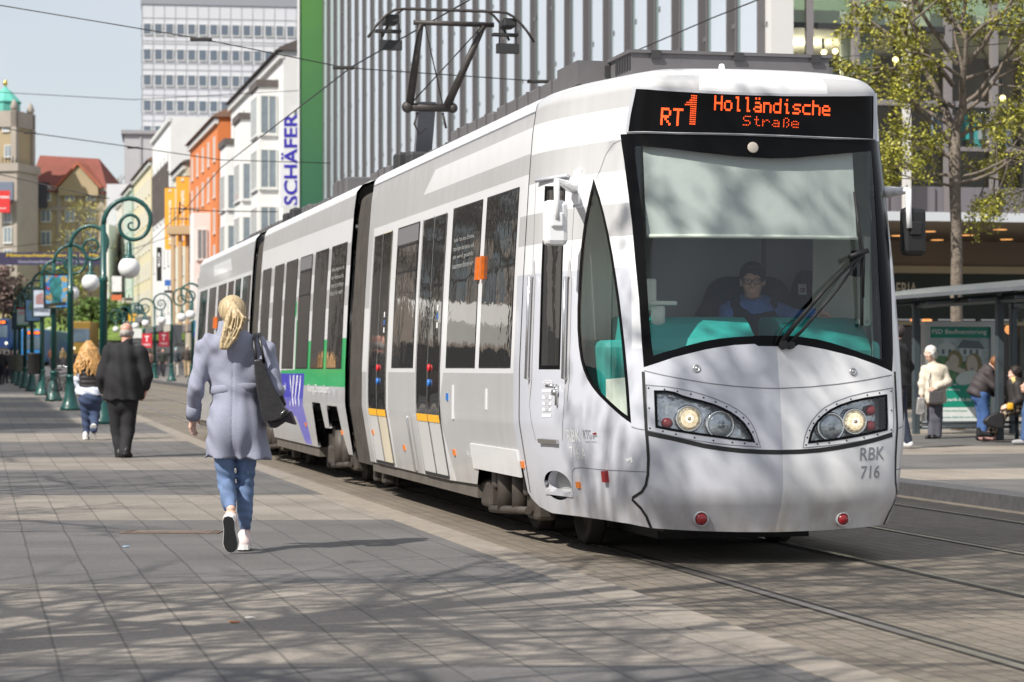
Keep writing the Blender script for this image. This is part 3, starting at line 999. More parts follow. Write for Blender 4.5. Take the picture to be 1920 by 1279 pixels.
m_dpan = M('door_panel_grey', (.58, .58, .57), .35, coat=.2)
m_dpan2 = M('door_panel_dusty', (.60, .54, .42), .45, noise=(3, .1))
def tram_door(sg, u0, u1, dusty=False):
    um = (u0 + u1) / 2
    for k, (a, b) in enumerate(((u0, um), (um, u1))):
        leaf = np.array([u2(a + .01, .38), u2(b - .01, .38), u2(b - .01, 2.62), u2(a + .01, 2.62)]) * np.array([sg, 1])
        d = surf_mesh('door_leaf', leaf, m_dpan2 if (dusty and k == 0) else m_dpan, tram, off=.004, pitch=.4, edge=.12)
        g = np.array([u2(a + .02, .90), u2(b - .02, .90), u2(b - .02, 2.61), u2(a + .02, 2.61)]) * np.array([sg, 1])
        surf_mesh('door_glass', g, m_sglass, d, off=.008, pitch=.4, edge=.12)
        y = np.array([u2(a + .015, .835), u2(b - .015, .835), u2(b - .015, .90), u2(a + .015, .90)]) * np.array([sg, 1])
        surf_mesh('yellow_strip', y, m_yellow, d, off=.009, pitch=.4, edge=.12)
        if k == 0:
            for hh, mt in ((1.30, M('red_button', (.62, .02, .03), .3)), (1.17, m_bluebtn)):
                p, n, ts, up = frame_at(sg * s_of_u(b - .12), hh, .006)
                mb = MB(); mb.lathe([(.034, 0), (.034, .014), (.026, .022), (0, .026)], p, 14, 0, n)
                mb.build('door_button', mt, d)
            mb = MB()
            for q in range(3):
                c = np.array([u2(a + .14, 1.64 + .075 * q), u2(a + .20, 1.64 + .075 * q), u2(a + .20, 1.69 + .075 * q), u2(a + .14, 1.69 + .075 * q)]) * np.array([sg, 1])
                mb.add(So(c[:, 0], c[:, 1], .0095), [(0, 1, 2, 3)], q % 2)
            mb.build('door_sticker', [m_letwhite, m_bluebtn], d)
    mb = MB()
    for uu in (u0, um, u1):
        ribbon(mb, np.array([u2(uu, .38), u2(uu, .9), u2(uu, 1.8), u2(uu, 2.62)]) * np.array([sg, 1]), .02, .0095)
    ribbon(mb, np.array([u2(u0, .372), u2(u1, .372)]) * np.array([sg, 1]), .03, .0095)
    mb.build('door_seal', m_seam, tram)

for sg in (1, -1):
    side_glass(sg, 2.22, 3.37, 1.30, 2.63)
    side_glass(sg, 3.53, 4.74, 1.30, 2.63)
    side_glass(sg, 6.30, 7.46, 1.30, 2.62, hopper=True)
    tram_door(sg, 5.0, 6.11)
    tram_door(sg, 7.77, 8.82, True)
mb = MB()
for i, t_ in enumerate(('Jeder hat eine Stimme,', 'man kann sie hören, und', 'sie wird gezählt.', 'zusammen fahren wir')):
    surf_text(mb, t_, s_of_u(4.62), 2.33 - i * .07, .85, .045, .0065, 0)
mb.build('window_lettering', M('pale_print', (.34, .34, .33), .6), tram)
# round the steel door guide at the first door
mb = MB()
p, n, ts, up = frame_at(s_of_u(6.42), .62, .02)
mb.tube([p + up * .26, p + up * .24 + n * .02, p - up * .24 + n * .02, p - up * .26], .010, 8)
mb.build('door_guide', m_steel, tram)

# ---- middle car
UM0, UM1 = 10.42, 18.85
def car_shell(name, u0, u1, regs_side, low):
    parts_ = []
    for sg in (1, -1):
        pass
    s0, s1 = s_of_u(u0), s_of_u(u1)
    return s0, s1
m_set = [m_white, m_grey, m_green, m_blue, m_violet, m_silver]
def straight_car(name, u0, u1, low, regs_):
    s0, s1 = s_of_u(u0), s_of_u(u1)
    objs = []
    for sg in (1, -1):
        ot = [(a * 1.0, b) for a, b in low] + [(s1, 3.649), (s0, 3.649)]
        ot = np.array(ot) * np.array([sg, 1])
        rg = [(np.array(p) * np.array([sg, 1]), m) for p, m in regs_]
        objs.append(surf_mesh(name, ot, m_set, tram, regions=rg, fine=np.arange(s0, s1, .4) * sg, rim=.03, edge=.12))
    a, b = objs
    # one shell: join both halves
    bm = bmesh.new(); bm.from_mesh(a.data); bm.from_mesh(b.data)
    bm.to_mesh(a.data); bm.free()
    bpy.data.objects.remove(b)
    return a
wm = [(10.7, 11.85), (12.1, 13.2), (13.45, 14.55), (14.8, 15.95), (16.2, 17.2), (17.6, 18.6)]
low_m = [u2(UM0, .37), u2(10.72, .37), u2(10.95, .60), u2(11.05, .88), u2(11.85, .88), u2(11.9, .62), u2(12.25, .62), u2(12.35, .90), u2(13.05, .90), u2(13.12, .37), u2(17.4, .37), u2(17.5, .8), u2(18.6, .8), u2(UM1, .5)]
regm = [([u2(UM0, 2.90), u2(UM1, 2.93), u2(UM1, 3.145), u2(UM0, 3.145)], 1),
        ([u2(UM0, .3), u2(UM1, .3), u2(UM1, 1.26), u2(UM0, 1.26)], 1)]
for h0, h1 in ((2.40, 2.64), (1.97, 2.18)):
    regm.append((band(h0, h1, s_of_u(UM0), s_of_u(UM1)), 1))
regm.append(([u2(UM0, 1.095), u2(14.6, 1.095), u2(16.0, 1.13), u2(16.0, 1.27), u2(14.62, 1.28), u2(14.68, 2.12), u2(14.8, 2.12), u2(14.80, 1.95), u2(13.8, 1.62), u2(UM0, 1.62)], 2))
regm.append(([u2(13.70, 1.235), u2(17.2, 1.225), u2(17.2, .93), u2(13.84, .93)], 3))
regm.append(([u2(13.84, .93), u2(17.2, .93), u2(17.2, .72), u2(14.75, .70), u2(14.2, .38), u2(13.62, .38), u2(13.9, .85)], 4))
mid = straight_car('middle_car', UM0, UM1, low_m, regm)
for sg in (1, -1):
    for i, (a, b) in enumerate(wm):
        side_glass(sg, a, b, 1.29, 2.66, hopper=(i == 2))
mb = MB()
surf_text(mb, 'NVV', s_of_u(15.15), .82, 1.05, .39, .005, 0, 0.0, slant=.28)
surf_text(mb, 'Gemeinsam mobil', s_of_u(16.6), 1.02, 1.15, .09, .005, 0)
surf_text(mb, 'König Drosselbart', s_of_u(13.35), .99, 1.75, .12, .005, 0)
mb.build('advert_lettering', m_letwhite, tram)
mb = MB()
for i in range(4): surf_text(mb, ('Alles beginnt mit', 'der Sehnsucht,', 'immer ist im Herzen', 'Raum für mehr')[i], s_of_u(11.75), 2.36 - i * .085, .95, .055, .0065, 0)
mb.build('window_lettering', M('pale_print', (.34, .34, .33), .6), tram)
# ---- rear car
UR0, UR1 = 20.0, 29.0
low_r = [u2(UR0, .37), u2(20.6, .37), u2(20.7, .8), u2(22.0, .8), u2(22.1, .37), u2(UR1, .37)]
regr = [([u2(UR0, 2.72), u2(UR1, 2.72), u2(UR1, 3.145), u2(UR0, 3.145)], 1), ([u2(23.0, 2.85), u2(26, 2.85), u2(26.2, 3.04), u2(23.4, 3.04)], 0), ([u2(UR0, .3), u2(UR1, .3), u2(UR1, 1.26), u2(UR0, 1.26)], 1)]
rear = straight_car('rear_car', UR0, UR1, low_r, regr)
for sg in (1, -1):
    for a, b in ((20.15, 21.2), (21.5, 22.3), (22.55, 23.4), (23.7, 25.0), (25.4, 26.6), (27.0, 28.4)):
        side_glass(sg, a, b, 1.29, 2.66)
plate('turn_indicator', u2(25.1, 2.05), .11, .19, M('indicator_orange', (.70, .15, .01), .3), .03)
plate('turn_indicator', u2(25.3, 2.05), .11, .19, M('indicator_orange', (.70, .15, .01), .3), .03)
# back end of the rear car
mb = MB()
hs = np.array([.37, .9, 1.3, 2.0, 2.6, 3.0, 3.15, 3.3, 3.45, 3.6])
LL = S(np.full(len(hs), s_of_u(UR1)), hs); RR = S(np.full(len(hs), -s_of_u(UR1)), hs)
k = len(hs)
mb.add(list(LL) + list(RR), [(i, i + 1, k + i + 1, k + i) for i in range(k - 1)], 0)
mb.build('rear_end', m_white, tram)
# ---- bellows
def bellows(u0, u1):
    hs = np.concatenate([np.arange(.30, 3.15, .15), np.linspace(3.15, 3.649, 10)])
    nb = 9
    us = []
    for i in range(nb):
        t0 = u0 + (u1 - u0) * i / nb; d = (u1 - u0) / nb
        us += [(t0, .90), (t0 + d * .25, .965), (t0 + d * .6, .965), (t0 + d * .8, .90)]
    us.append((u1, .90))
    vs = []; fs = []; mi = []
    row = 2 * len(hs)
    for (u, k_) in us:
        a = S(np.full(len(hs), s_of_u(u)), hs); b = S(np.full(len(hs), -s_of_u(u)), hs)[::-1]
        for q in list(a) + list(b): vs.append((q[0] * k_, q[1], q[2] * (k_ if q[2] > 2 else 1.0) + (0 if q[2] > 2 else 0)))
    for i in range(len(us) - 1):
        for j in range(row - 1):
            fs.append((i * row + j, i * row + j + 1, (i + 1) * row + j + 1, (i + 1) * row + j)); mi.append(0 if i > 7 else 1)
    me = bpy.data.meshes.new('bellows'); me.from_pydata(vs, [], fs)
    me.materials.append(m_bell); me.materials.append(m_bellb)
    me.polygons.foreach_set('material_index', mi)
    bm = bmesh.new(); bm.from_mesh(me); bmesh.ops.recalc_face_normals(bm, faces=bm.faces[:]); bm.to_mesh(me); bm.free()
    o = bpy.data.objects.new('bellows', me); COL.objects.link(o); o.parent = tram
    return o
bellows(U_END - .02, UM0 + .02)
bellows(UM1 - .02, UR0 + .02)

# ---- underside
mb = MB()
mb.box((0, 2.4, .46), (1.9, 2.6, .2)); mb.box((0, .9, .42), (1.4, .9, .16)); mb.box((0, 6.4, .40), (2.2, 5.6, .2)); mb.box((0, 14.8, .42), (2.2, 8.2, .2)); mb.box((0, 24.5, .42), (2.2, 8.6, .2))
mb.build('floor_frame', m_under, tram)
mb = MB(); mb.box((0, 15.0, .27), (1.1, 28.0, .3)); mb.box((0, .75, .28), (1.3, .5, .16)); mb.box((0, 2.9, .30), (1.9, .4, .3)); mb.build('shade_box', m_seam, tram)  # added dark boxes that keep stray light from under the tram
for (a, b) in ((3.95, U_END - .02), (13.2, 17.35), (22.2, 28.9)):
    for sg in (1, -1):
        mb = MB(); mb.box((sg * 1.16, (a + b) / 2, .31), (.10, b - a, .11), 0); mb.build('valance', m_valance, tram)
def bogie(u):
    b = empty('bogie', (0, u, 0), parent=tram)
    for sg in (1, -1):
        mb = MB()
        mb.box((sg * 1.0, .05, .40), (.12, 1.9, .14), bev=.03)
        mb.box((sg * 1.06, -.62, .28), (.16, .34, .20), bev=.03)
        mb.box((sg * 1.10, .86, .30), (.16, .34, .22), bev=.03)
        mb.tube([(sg * 1.13, -.25, .2), (sg * 1.13, -.25, .58)], .075, 12)
        mb.tube([(sg * 1.13, .22, .2), (sg * 1.13, .22, .6)], .085, 12)
        mb.box((sg * 1.12, .5, .50), (.14, .16, .28), bev=.02)
        mb.box((sg * 1.12, -.55, .46), (.12, .10, .22), bev=.02)
        mb.tube([(sg * 1.18, -.7, .25), (sg * 1.18, .6, .19)], .03, 8)
        mb.box((sg * 1.0, 1.2, .24), (.06, .1, .2))
        mb.build('bogie_frame', m_iron, b)
    for uu in (-.75, .8):
        for sg in (1, -1):
            mb = MB()
            mb.lathe([(.0, -.05), (.31, -.05), (.33, -.03), (.30, .0), (.30, .06), (.24, .07), (.20, .03), (.10, .03), (.08, .09), (0, .09)], (sg * .72, uu, .30), 28, 0, (sg, 0, 0))
            mb.build('wheel', m_under, b)
    return b
for u in (2.95, 11.7, 18.2, 21.3): bogie(u)
for sg in (1, -1):
    for u in (9.55, 10.1, 16.9, 13.6):
        mb = MB(); mb.box((sg * 1.0, u, .26), (.12, .16, .3), bev=.02); mb.build('sand_pipe', m_iron, tram)

# ---- roof equipment
mb = MB()
mb.box((0, 1.34, 3.405), (1.44, .56, .15)); 
rb = mb.build('roof_box', m_roofgrey, tram)
mb = MB(); mb.box((0, 1.34, 3.4925), (1.48, .60, .022)); mb.build('box_lid', m_roofgrey, rb)
mb = MB()
for i in range(6): mb.box((-.724, 1.10 + i * .07, 3.415), (.008, .045, .09))
mb.build('grille', m_roofdark, rb)
for x in (-.55, .05, .62):
    mb = MB(); mb.box((x, 1.045, 3.475), (.07, .02, .05)); mb.box((x, 1.04, 3.455), (.09, .012, .018))
    mb.build('latch', m_roofdark, rb)
mb = MB(); mb.box((0, 1.95, 3.41), (1.92, .62, .17))
rb2 = mb.build('roof_box', m_roofgrey, tram)
mb = MB(); mb.box((-.55, 1.635, 3.42), (.42, .008, .08)); mb.build('grille', m_roofdark, rb2)
mb = MB()
mb.lathe([(.035, 0), (.035, .01), (.022, .012), (.022, .05), (.016, .068), (0, .072)], (-.13, .86, 3.325), 14)
mb.build('roof_beacon', m_letwhite, tram)
for (a, b, hw, ht) in ((2.4, 4.6, .92, .13), (4.8, 6.6, .92, .12), (7.2, 8.6, .8, .10), (10.8, 12.0, .8, .16), (13.2, 14.3, .9, .22), (14.6, 17.6, .85, .10), (18.0, 18.7, .7, .22), (20.4, 24.5, .8, .14), (25, 27.5, .7, .16)):
    mb = MB(); mb.box((0, (a + b) / 2, 3.34 + ht / 2), (hw * 2, b - a, ht), bev=.02)
    n_ = int((b - a) / .4)
    for i in range(n_): mb.box((-hw - .005, a + .2 + i * .4, 3.34 + ht / 2), (.02, .05, ht * .9))
    mb.build('roof_unit', m_roofgrey, tram)
for (u, ht) in ((9.45, .18), (10.2, .24), (19.0, .22), (19.8, .2)):
    mb = MB(); mb.box((-.72, u, 3.34 + ht / 2), (.2, .3, ht), bev=.03); mb.build('cable_box', m_roofdark, tram)
    mb = MB(); mb.box((.5, u, 3.34 + ht / 2), (.4, .3, ht), bev=.03)
    mb.tube([(-.75, u - .1, 3.4), (-.78, u + .15, 3.52), (-.7, u + .4, 3.42)], .03, 8)
    mb.build('cable_box', m_roofdark, tram)
# ---- pantograph
m_pan = M('pantograph_iron', (.055, .048, .045), .55, .3, noise=(12, .3))
pg = empty('pantograph', (0, 12.85, 0), parent=tram)
def pg_part(name, fn, mat=m_pan):
    mb = MB(); fn(mb); return mb.build(name, mat, pg)
pg_part('base_frame', lambda m: (m.box((0, .2, 3.46), (1.1, .9, .08), bev=.02), m.box((-.45, .2, 3.55), (.12, .8, .12)), m.box((.45, .2, 3.55), (.12, .8, .12))), m_roofgrey)
pg_part('lower_arm', lambda m: (m.add([(x + (.1 if z < 4 else .0), y + (1.0 if z < 4 else 0), z) for x in (-.09, .11) for y in (-.06, .06) for z in (3.5, 4.42)], [(0, 1, 3, 2), (4, 6, 7, 5), (0, 4, 5, 1), (2, 3, 7, 6), (0, 2, 6, 4), (1, 5, 7, 3)])), M('arm_blue_grey', (.17, .18, .21), .5))
pg_part('knee_shaft', lambda m: (m.tube([(-.24, 0, 4.36), (.34, 0, 4.36)], .05, 10), m.ball((-.22, 0, 4.36), .07), m.ball((.32, 0, 4.36), .06),
    m.tube([(-.1, 0, 4.3), (-.14, 0, 4.16), (-.08, 0, 4.05), (0.0, 0, 4.12)], .012, 6), m.tube([(.2, 0, 4.3), (.24, 0, 4.12)], .014, 6)))
pg_part('upper_arm', lambda m: m.tube([(-.20, 0, 4.36), (-.115, -.3, 5.30)], [.05, .035], 10))
pg_part('upper_arm', lambda m: m.tube([(.24, 0, 4.36), (.63, -.3, 5.30)], [.05, .035], 10))
pg_part('stay_rod', lambda m: (m.tube([(.20, 0, 4.40), (-.07, -.3, 5.30)], .008, 6), m.tube([(-.16, 0, 4.42), (.60, -.3, 5.28)], .008, 6)))
pg_part('head_shaft', lambda m: m.tube([(-.2, -.3, 5.31), (.75, -.3, 5.31)], .03, 10))
def strip(yo, zo, w_):
    pts = []
    for x in np.linspace(-w_, w_, 25):
        a = abs(x) / w_
        z = 5.44 + zo + (0 if a < .62 else -.34 * ((a - .62) / .38) ** 1.8)
        pts.append((x + .22, yo, z))
    return pts
pg_part('contact_strip', lambda m: m.tube(strip(-.45, .0, .98), .022, 8, flat=.7))
pg_part('contact_strip', lambda m: m.tube(strip(-.1, .06, .76), .022, 8, flat=.7))
for x in (-.47, .92):
    pg_part('strip_holder', lambda m: (m.box((x, -.28, 5.33), (.16, .3, .10), bev=.02), m.box((x - .03, -.28, 5.20), (.30, .12, .03)), m.box((x + .0, -.28, 5.04), (.26, .1, .11)),
        m.tube([(x - .1, -.28, 5.3), (x - .1, -.28, 5.05)], .008, 6), m.tube([(x + .1, -.28, 5.3), (x + .1, -.28, 5.05)], .008, 6)), m_roofdark)
# ---- cab interior
mb = MB()
mb.box((0, 1.35, .66), (1.6, 1.5, .04)); 
mb.build('cab_floor', m_roofdark, tram)
mb = MB()
mb.box((0, 2.25, 1.9), (2.36, .05, 2.6)); mb.box((.62, 2.21, 1.9), (.02, .05, 2.5), 1); mb.box((-.45, 2.21, 1.9), (.02, .05, 2.5), 1)
mb.box((-.72, 2.2, 2.02), (.42, .02, .6), 1); mb.box((-.72, 2.18, 1.45), (.5, .03, .5), 2)
mb.build('cab_back_wall', [m_cabgrey, M('cab_trim', (.22, .23, .25), .5), m_cream], tram)
for sg in (1, -1):
    mb = MB()
    a = [(sg * .98, .75), (sg * 1.10, 1.2), (sg * 1.17, 2.2)]
    vs = []
    for (x, y) in a:
        vs += [(x, y, .6), (x * .99, y, 1.55), (x * .95, y + .05, 3.0)]
    # leave the window bays open: panel below the sill and a post behind the quarter window
    mb.add([(sg * .80, .42, .6), (sg * .80, .42, 1.25), (sg * 1.0, .8, 1.22), (sg * 1.0, .8, .6)], [(0, 1, 2, 3)])
    mb.add([(sg * 1.10, 1.25, .6), (sg * 1.10, 1.25, 2.7), (sg * 1.15, 1.55, 2.7), (sg * 1.15, 1.55, .6)], [(0, 1, 2, 3)])
    mb.add([(sg * .70, 1.36, 1.5), (sg * 1.17, 1.36, 1.5), (sg * 1.12, 1.36, 2.9), (sg * .72, 1.36, 2.9)], [(0, 1, 2, 3)])
    if sg > 0: mb.add([(.855, .52, .6), (.845, .60, 2.9), (1.0, 1.05, 2.9), (1.02, 1.05, .6)], [(0, 1, 2, 3)])
    mb.build('cab_side_panel', m_cream, tram)
    mb = MB(); mb.box((sg * .80, 1.05, 1.18), (.40, .6, .62), bev=.05); mb.build('cab_side_box', m_teal, tram)
# dashboard: two curved teal wings and a low middle with a round instrument
def wing(x0, x1):
    mb = MB()
    n_ = 14
    for i in range(n_):
        pass
    prof = [(.50, 1.20), (.50, 1.42), (.56, 1.50), (.70, 1.60), (.80, 1.645), (1.0, 1.655), (1.05, 1.63), (1.05, .7)]
    xs = np.linspace(x0, x1, n_)
    vs = []; fs = []
    for x in xs:
        bow = .10 * (1 - (x / .9) ** 2)
        for (y, z) in prof: vs.append((x, y - bow * (1 if y < .9 else .0) + .14 * abs(x) ** 2, z))
    k_ = len(prof)
    for i in range(n_ - 1):
        for j in range(k_ - 1): fs.append((i * k_ + j, i * k_ + j + 1, (i + 1) * k_ + j + 1, (i + 1) * k_ + j))
    fs += [tuple(range(k_)), tuple(range((n_ - 1) * k_, n_ * k_))[::-1]]
    mb.add(vs, fs, 0)
    return mb
db = wing(-.84, -.02).build('dashboard', m_teal, tram)
wing(.20, .86).build('dashboard_wing', m_teal, db)
mb = MB()
mb.box((.09, .62, 1.30), (.26, .40, .22), 1, bev=.02)
mb.lathe([(.075, 0), (.075, .03), (.06, .045), (0, .05)], (.10, .45, 1.43), 20, 0, (0, -.6, .8))
mb.box((.0, .44, 1.17), (1.72, .2, .30), 0, bev=.03)
mb.build('dash_middle', [m_teal, m_seam], db)
mb = MB()
for x in (.26, .36, .47): mb.lathe([(.05, 0), (.05, .02), (.04, .02), (.038, .012), (0, .012)], (x, .41, 1.37), 18, 0, (0, -.9, .3))
mb.build('gauge', m_seam, db)
# sun blind with its box and bottom rail
mb = MB()
NB = 12
vs = []; fs = []
for i in range(NB + 1):
    x = -.80 + 1.46 * i / NB
    cu_ = float(np.interp(abs(x) / .94, _cc[:, 0], _cc[:, 1])); vs += [(x, .365 + cu_, 2.80), (x, .275 + cu_ + .004 * math.sin(i * 1.3), 2.18)]
for i in range(NB): fs.append((2 * i, 2 * i + 1, 2 * i + 3, 2 * i + 2))
mb.add(vs, fs, 0)
bl = mb.build('sun_blind', M('blind_cloth', (.43, .455, .44), .8, noise=(2, .08), bump=(5, .3, .02)), tram)
mb = MB(); mb.tube([(x, .27 + float(np.interp(abs(x) / .94, _cc[:, 0], _cc[:, 1])), 2.175) for x in np.linspace(-.80, .66, 14)], .014, 8); mb.build('blind_rail', m_cream, bl)
mb = MB(); mb.box((-.07, .66, 2.83), (1.50, .08, .06), bev=.02); mb.box((.685, .56, 2.50), (.03, .03, .68), rx=-.26); mb.box((-.815, .56, 2.5), (.018, .03, .68), rx=-.26); mb.build('blind_box', M('blue_black', (.035, .04, .055), .5), bl)
mb = MB(); mb.box((.86, .72, 1.9), (.05, .10, .62), bev=.01); mb.box((.84, .70, 1.62), (.09, .06, .03))
mb.box((.78, .66, 2.02), (.09, .08, .18), 1, bev=.02); mb.build('side_console', [m_cream, m_seam], tram)
mb = MB(); mb.tube([(-.62, .74, 1.58), (-.62, .74, 1.72)], .05, 10); mb.box((-.6, .70, 1.74), (.2, .04, .03), bev=.01); mb.box((-.68, .78, 1.8), (.12, .03, .22), bev=.02)
mb.build('cab_microphone', m_cream, tram)
mb = MB(); mb.lathe([(.10, 0), (.115, .01), (.115, .03), (.095, .035), (.09, .02), (0, .02)], (-.42, 2.18, 2.05), 24, 0, (0, -1, 0)); mb.build('cab_fan', m_cream, tram)
# driver's seat and a dark coat hung beside it
mb = MB()
mb.box((-.1, 1.5, 1.02), (.5, .5, .14), bev=.05); mb.box((-.1, 1.5, .8), (.2, .25, .34))
mb.build('seat_cushion', M('seat_cloth', (.012, .014, .02), .85), tram)
# ================================================================ GROUND
def nodes_of(m):
    m.use_nodes = True
    return m.node_tree, m.node_tree.nodes['Principled BSDF']
def math_node(t, op, a, b=None):
    n = t.nodes.new('ShaderNodeMath'); n.operation = op
    for i, x in enumerate((a, b)):
        if x is None: continue
        if isinstance(x, (int, float)): n.inputs[i].default_value = x
        else: t.links.new(x, n.inputs[i])
    return n.outputs[0]
def paving_mat(name, light, dark, period, frac, phase, slab, slabl, tilt, joint=.05, rough=.75):
    m = bpy.data.materials.new(name); t, b = nodes_of(m)
    co = t.nodes.new('ShaderNodeTexCoord')
    nz = t.nodes.new('ShaderNodeTexNoise'); nz.inputs['Scale'].default_value = 1.2; nz.inputs['Detail'].default_value = 3
    t.links.new(co.outputs['Object'], nz.inputs['Vector'])
    wob = math_node(t, 'MULTIPLY', math_node(t, 'SUBTRACT', nz.outputs['Fac'], .5), .028)
    mpn = t.nodes.new('ShaderNodeMapping'); mpn.inputs['Rotation'].default_value = (0, 0, -ALPHA)
    t.links.new(co.outputs['Object'], mpn.inputs['Vector'])
    sp = t.nodes.new('ShaderNodeSeparateXYZ'); t.links.new(mpn.outputs[0], sp.inputs[0])
    sq = t.nodes.new('ShaderNodeSeparateXYZ'); t.links.new(co.outputs['Object'], sq.inputs[0])
    band_ = math_node(t, 'ADD', math_node(t, 'SUBTRACT', sq.outputs[1], math_node(t, 'MULTIPLY', sq.outputs[0], tilt)), math_node(t, 'MULTIPLY', wob, .3))
    bf = math_node(t, 'LESS_THAN', math_node(t, 'FRACT', math_node(t, 'DIVIDE', math_node(t, 'SUBTRACT', band_, phase), period)), frac)
    a = math_node(t, 'FRACT', math_node(t, 'DIVIDE', math_node(t, 'ADD', sp.outputs[0], wob), slab))
    row = math_node(t, 'FLOOR', math_node(t, 'DIVIDE', sp.outputs[0], slab))
    cc = math_node(t, 'ADD', math_node(t, 'DIVIDE', band_, slabl), math_node(t, 'MULTIPLY', row, .5))
    c = math_node(t, 'FRACT', cc)
    j1 = math_node(t, 'LESS_THAN', a, joint * .9)
    j2 = math_node(t, 'LESS_THAN', c, joint * .35 * slab / slabl)
    cell = t.nodes.new('ShaderNodeTexWhiteNoise'); cell.noise_dimensions = '2D'
    cv = t.nodes.new('ShaderNodeCombineXYZ'); t.links.new(row, cv.inputs[0]); t.links.new(math_node(t, 'FLOOR', cc), cv.inputs[1])
    t.links.new(cv.outputs[0], cell.inputs['Vector'])
    mxc = t.nodes.new('ShaderNodeMix'); mxc.data_type = 'RGBA'
    mxc.inputs[6].default_value = (*dark, 1); mxc.inputs[7].default_value = (*light, 1)
    t.links.new(bf, mxc.inputs[0])
    n2 = t.nodes.new('ShaderNodeTexNoise'); n2.inputs['Scale'].default_value = 45; n2.inputs['Detail'].default_value = 6
    t.links.new(co.outputs['Object'], n2.inputs['Vector'])
    n3 = t.nodes.new('ShaderNodeTexNoise'); n3.inputs['Scale'].default_value = .9; n3.inputs['Detail'].default_value = 5
    t.links.new(co.outputs['Object'], n3.inputs['Vector'])
    v = math_node(t, 'ADD', math_node(t, 'ADD', math_node(t, 'MULTIPLY', cell.outputs['Value'], .20), .04), math_node(t, 'ADD', math_node(t, 'MULTIPLY', n2.outputs['Fac'], .85), math_node(t, 'MULTIPLY', n3.outputs['Fac'], .85)))
    jm = math_node(t, 'SUBTRACT', 1.0, math_node(t, 'MULTIPLY', math_node(t, 'MAXIMUM', j1, math_node(t, 'MULTIPLY', j2, .75)), .42))
    v = math_node(t, 'MULTIPLY', v, jm)
    vm = t.nodes.new('ShaderNodeVectorMath'); vm.operation = 'SCALE'
    t.links.new(mxc.outputs[2], vm.inputs[0]); t.links.new(v, vm.inputs['Scale'])
    t.links.new(vm.outputs[0], b.inputs['Base Color'])
    b.inputs['Roughness'].default_value = rough
    bn = t.nodes.new('ShaderNodeBump'); bn.inputs['Strength'].default_value = .35; bn.inputs['Distance'].default_value = .006
    hgt = math_node(t, 'ADD', n2.outputs['Fac'], math_node(t, 'MULTIPLY', jm, 1.2))
    t.links.new(hgt, bn.inputs['Height']); t.links.new(bn.outputs[0], b.inputs['Normal'])
    return m
m_pave = paving_mat('pavement_slabs', (.220, .194, .166), (.110, .105, .102), 10.0, .40, 10.3, .325, .65, .04)
m_pave2 = paving_mat('platform_slabs', (.27, .235, .195), (.12, .115, .11), 7.2, .36, 31.5, .4, .4, .22, .04)
def sett_mat():
    m = bpy.data.materials.new('road_setts'); t, b = nodes_of(m)
    co = t.nodes.new('ShaderNodeTexCoord')
    mpn = t.nodes.new('ShaderNodeMapping'); mpn.inputs['Rotation'].default_value = (0, 0, -ALPHA + R_(90))
    t.links.new(co.outputs['Object'], mpn.inputs['Vector'])
    nz = t.nodes.new('ShaderNodeTexNoise'); nz.inputs['Scale'].default_value = 3; nz.inputs['Detail'].default_value = 2
    t.links.new(co.outputs['Object'], nz.inputs['Vector'])
    vadd = t.nodes.new('ShaderNodeMixRGB'); vadd.blend_type = 'LINEAR_LIGHT'; vadd.inputs[0].default_value = .012
    t.links.new(mpn.outputs[0], vadd.inputs[1]); t.links.new(nz.outputs['Color'], vadd.inputs[2])
    br = t.nodes.new('ShaderNodeTexBrick')
    br.inputs['Color1'].default_value = (.145, .122, .096, 1); br.inputs['Color2'].default_value = (.180, .153, .120, 1); br.inputs['Mortar'].default_value = (.10, .085, .066, 1)
    br.inputs['Scale'].default_value = 1.0; br.inputs['Mortar Size'].default_value = .008; br.inputs['Mortar Smooth'].default_value = .3
    br.inputs['Brick Width'].default_value = .18; br.inputs['Row Height'].default_value = .12
    t.links.new(vadd.outputs[0], br.inputs['Vector'])
    n2 = t.nodes.new('ShaderNodeTexNoise'); n2.inputs['Scale'].default_value = 38; n2.inputs['Detail'].default_value = 6; n2.inputs['Roughness'].default_value = .7
    n3 = t.nodes.new('ShaderNodeTexNoise'); n3.inputs['Scale'].default_value = .7; n3.inputs['Detail'].default_value = 6
    for n in (n2, n3): t.links.new(co.outputs['Object'], n.inputs['Vector'])
    v = math_node(t, 'ADD', math_node(t, 'MULTIPLY', n2.outputs['Fac'], .95), math_node(t, 'ADD', math_node(t, 'MULTIPLY', n3.outputs['Fac'], .75), .22))
    vm = t.nodes.new('ShaderNodeVectorMath'); vm.operation = 'SCALE'
    t.links.new(br.outputs['Color'], vm.inputs[0]); t.links.new(v, vm.inputs['Scale'])
    t.links.new(vm.outputs[0], b.inputs['Base Color'])
    b.inputs['Roughness'].default_value = .8
    bn = t.nodes.new('ShaderNodeBump'); bn.inputs['Strength'].default_value = .5; bn.inputs['Distance'].default_value = .008
    hgt = math_node(t, 'ADD', math_node(t, 'MULTIPLY', br.outputs['Fac'], -.8), n2.outputs['Fac'])
    t.links.new(hgt, bn.inputs['Height']); t.links.new(bn.outputs[0], b.inputs['Normal'])
    return m
m_sett = sett_mat()
YS = np.concatenate([np.arange(-30, 30, 10), np.arange(30, 132, 3), np.arange(135, 265, 10), [300, 500, 1400]])
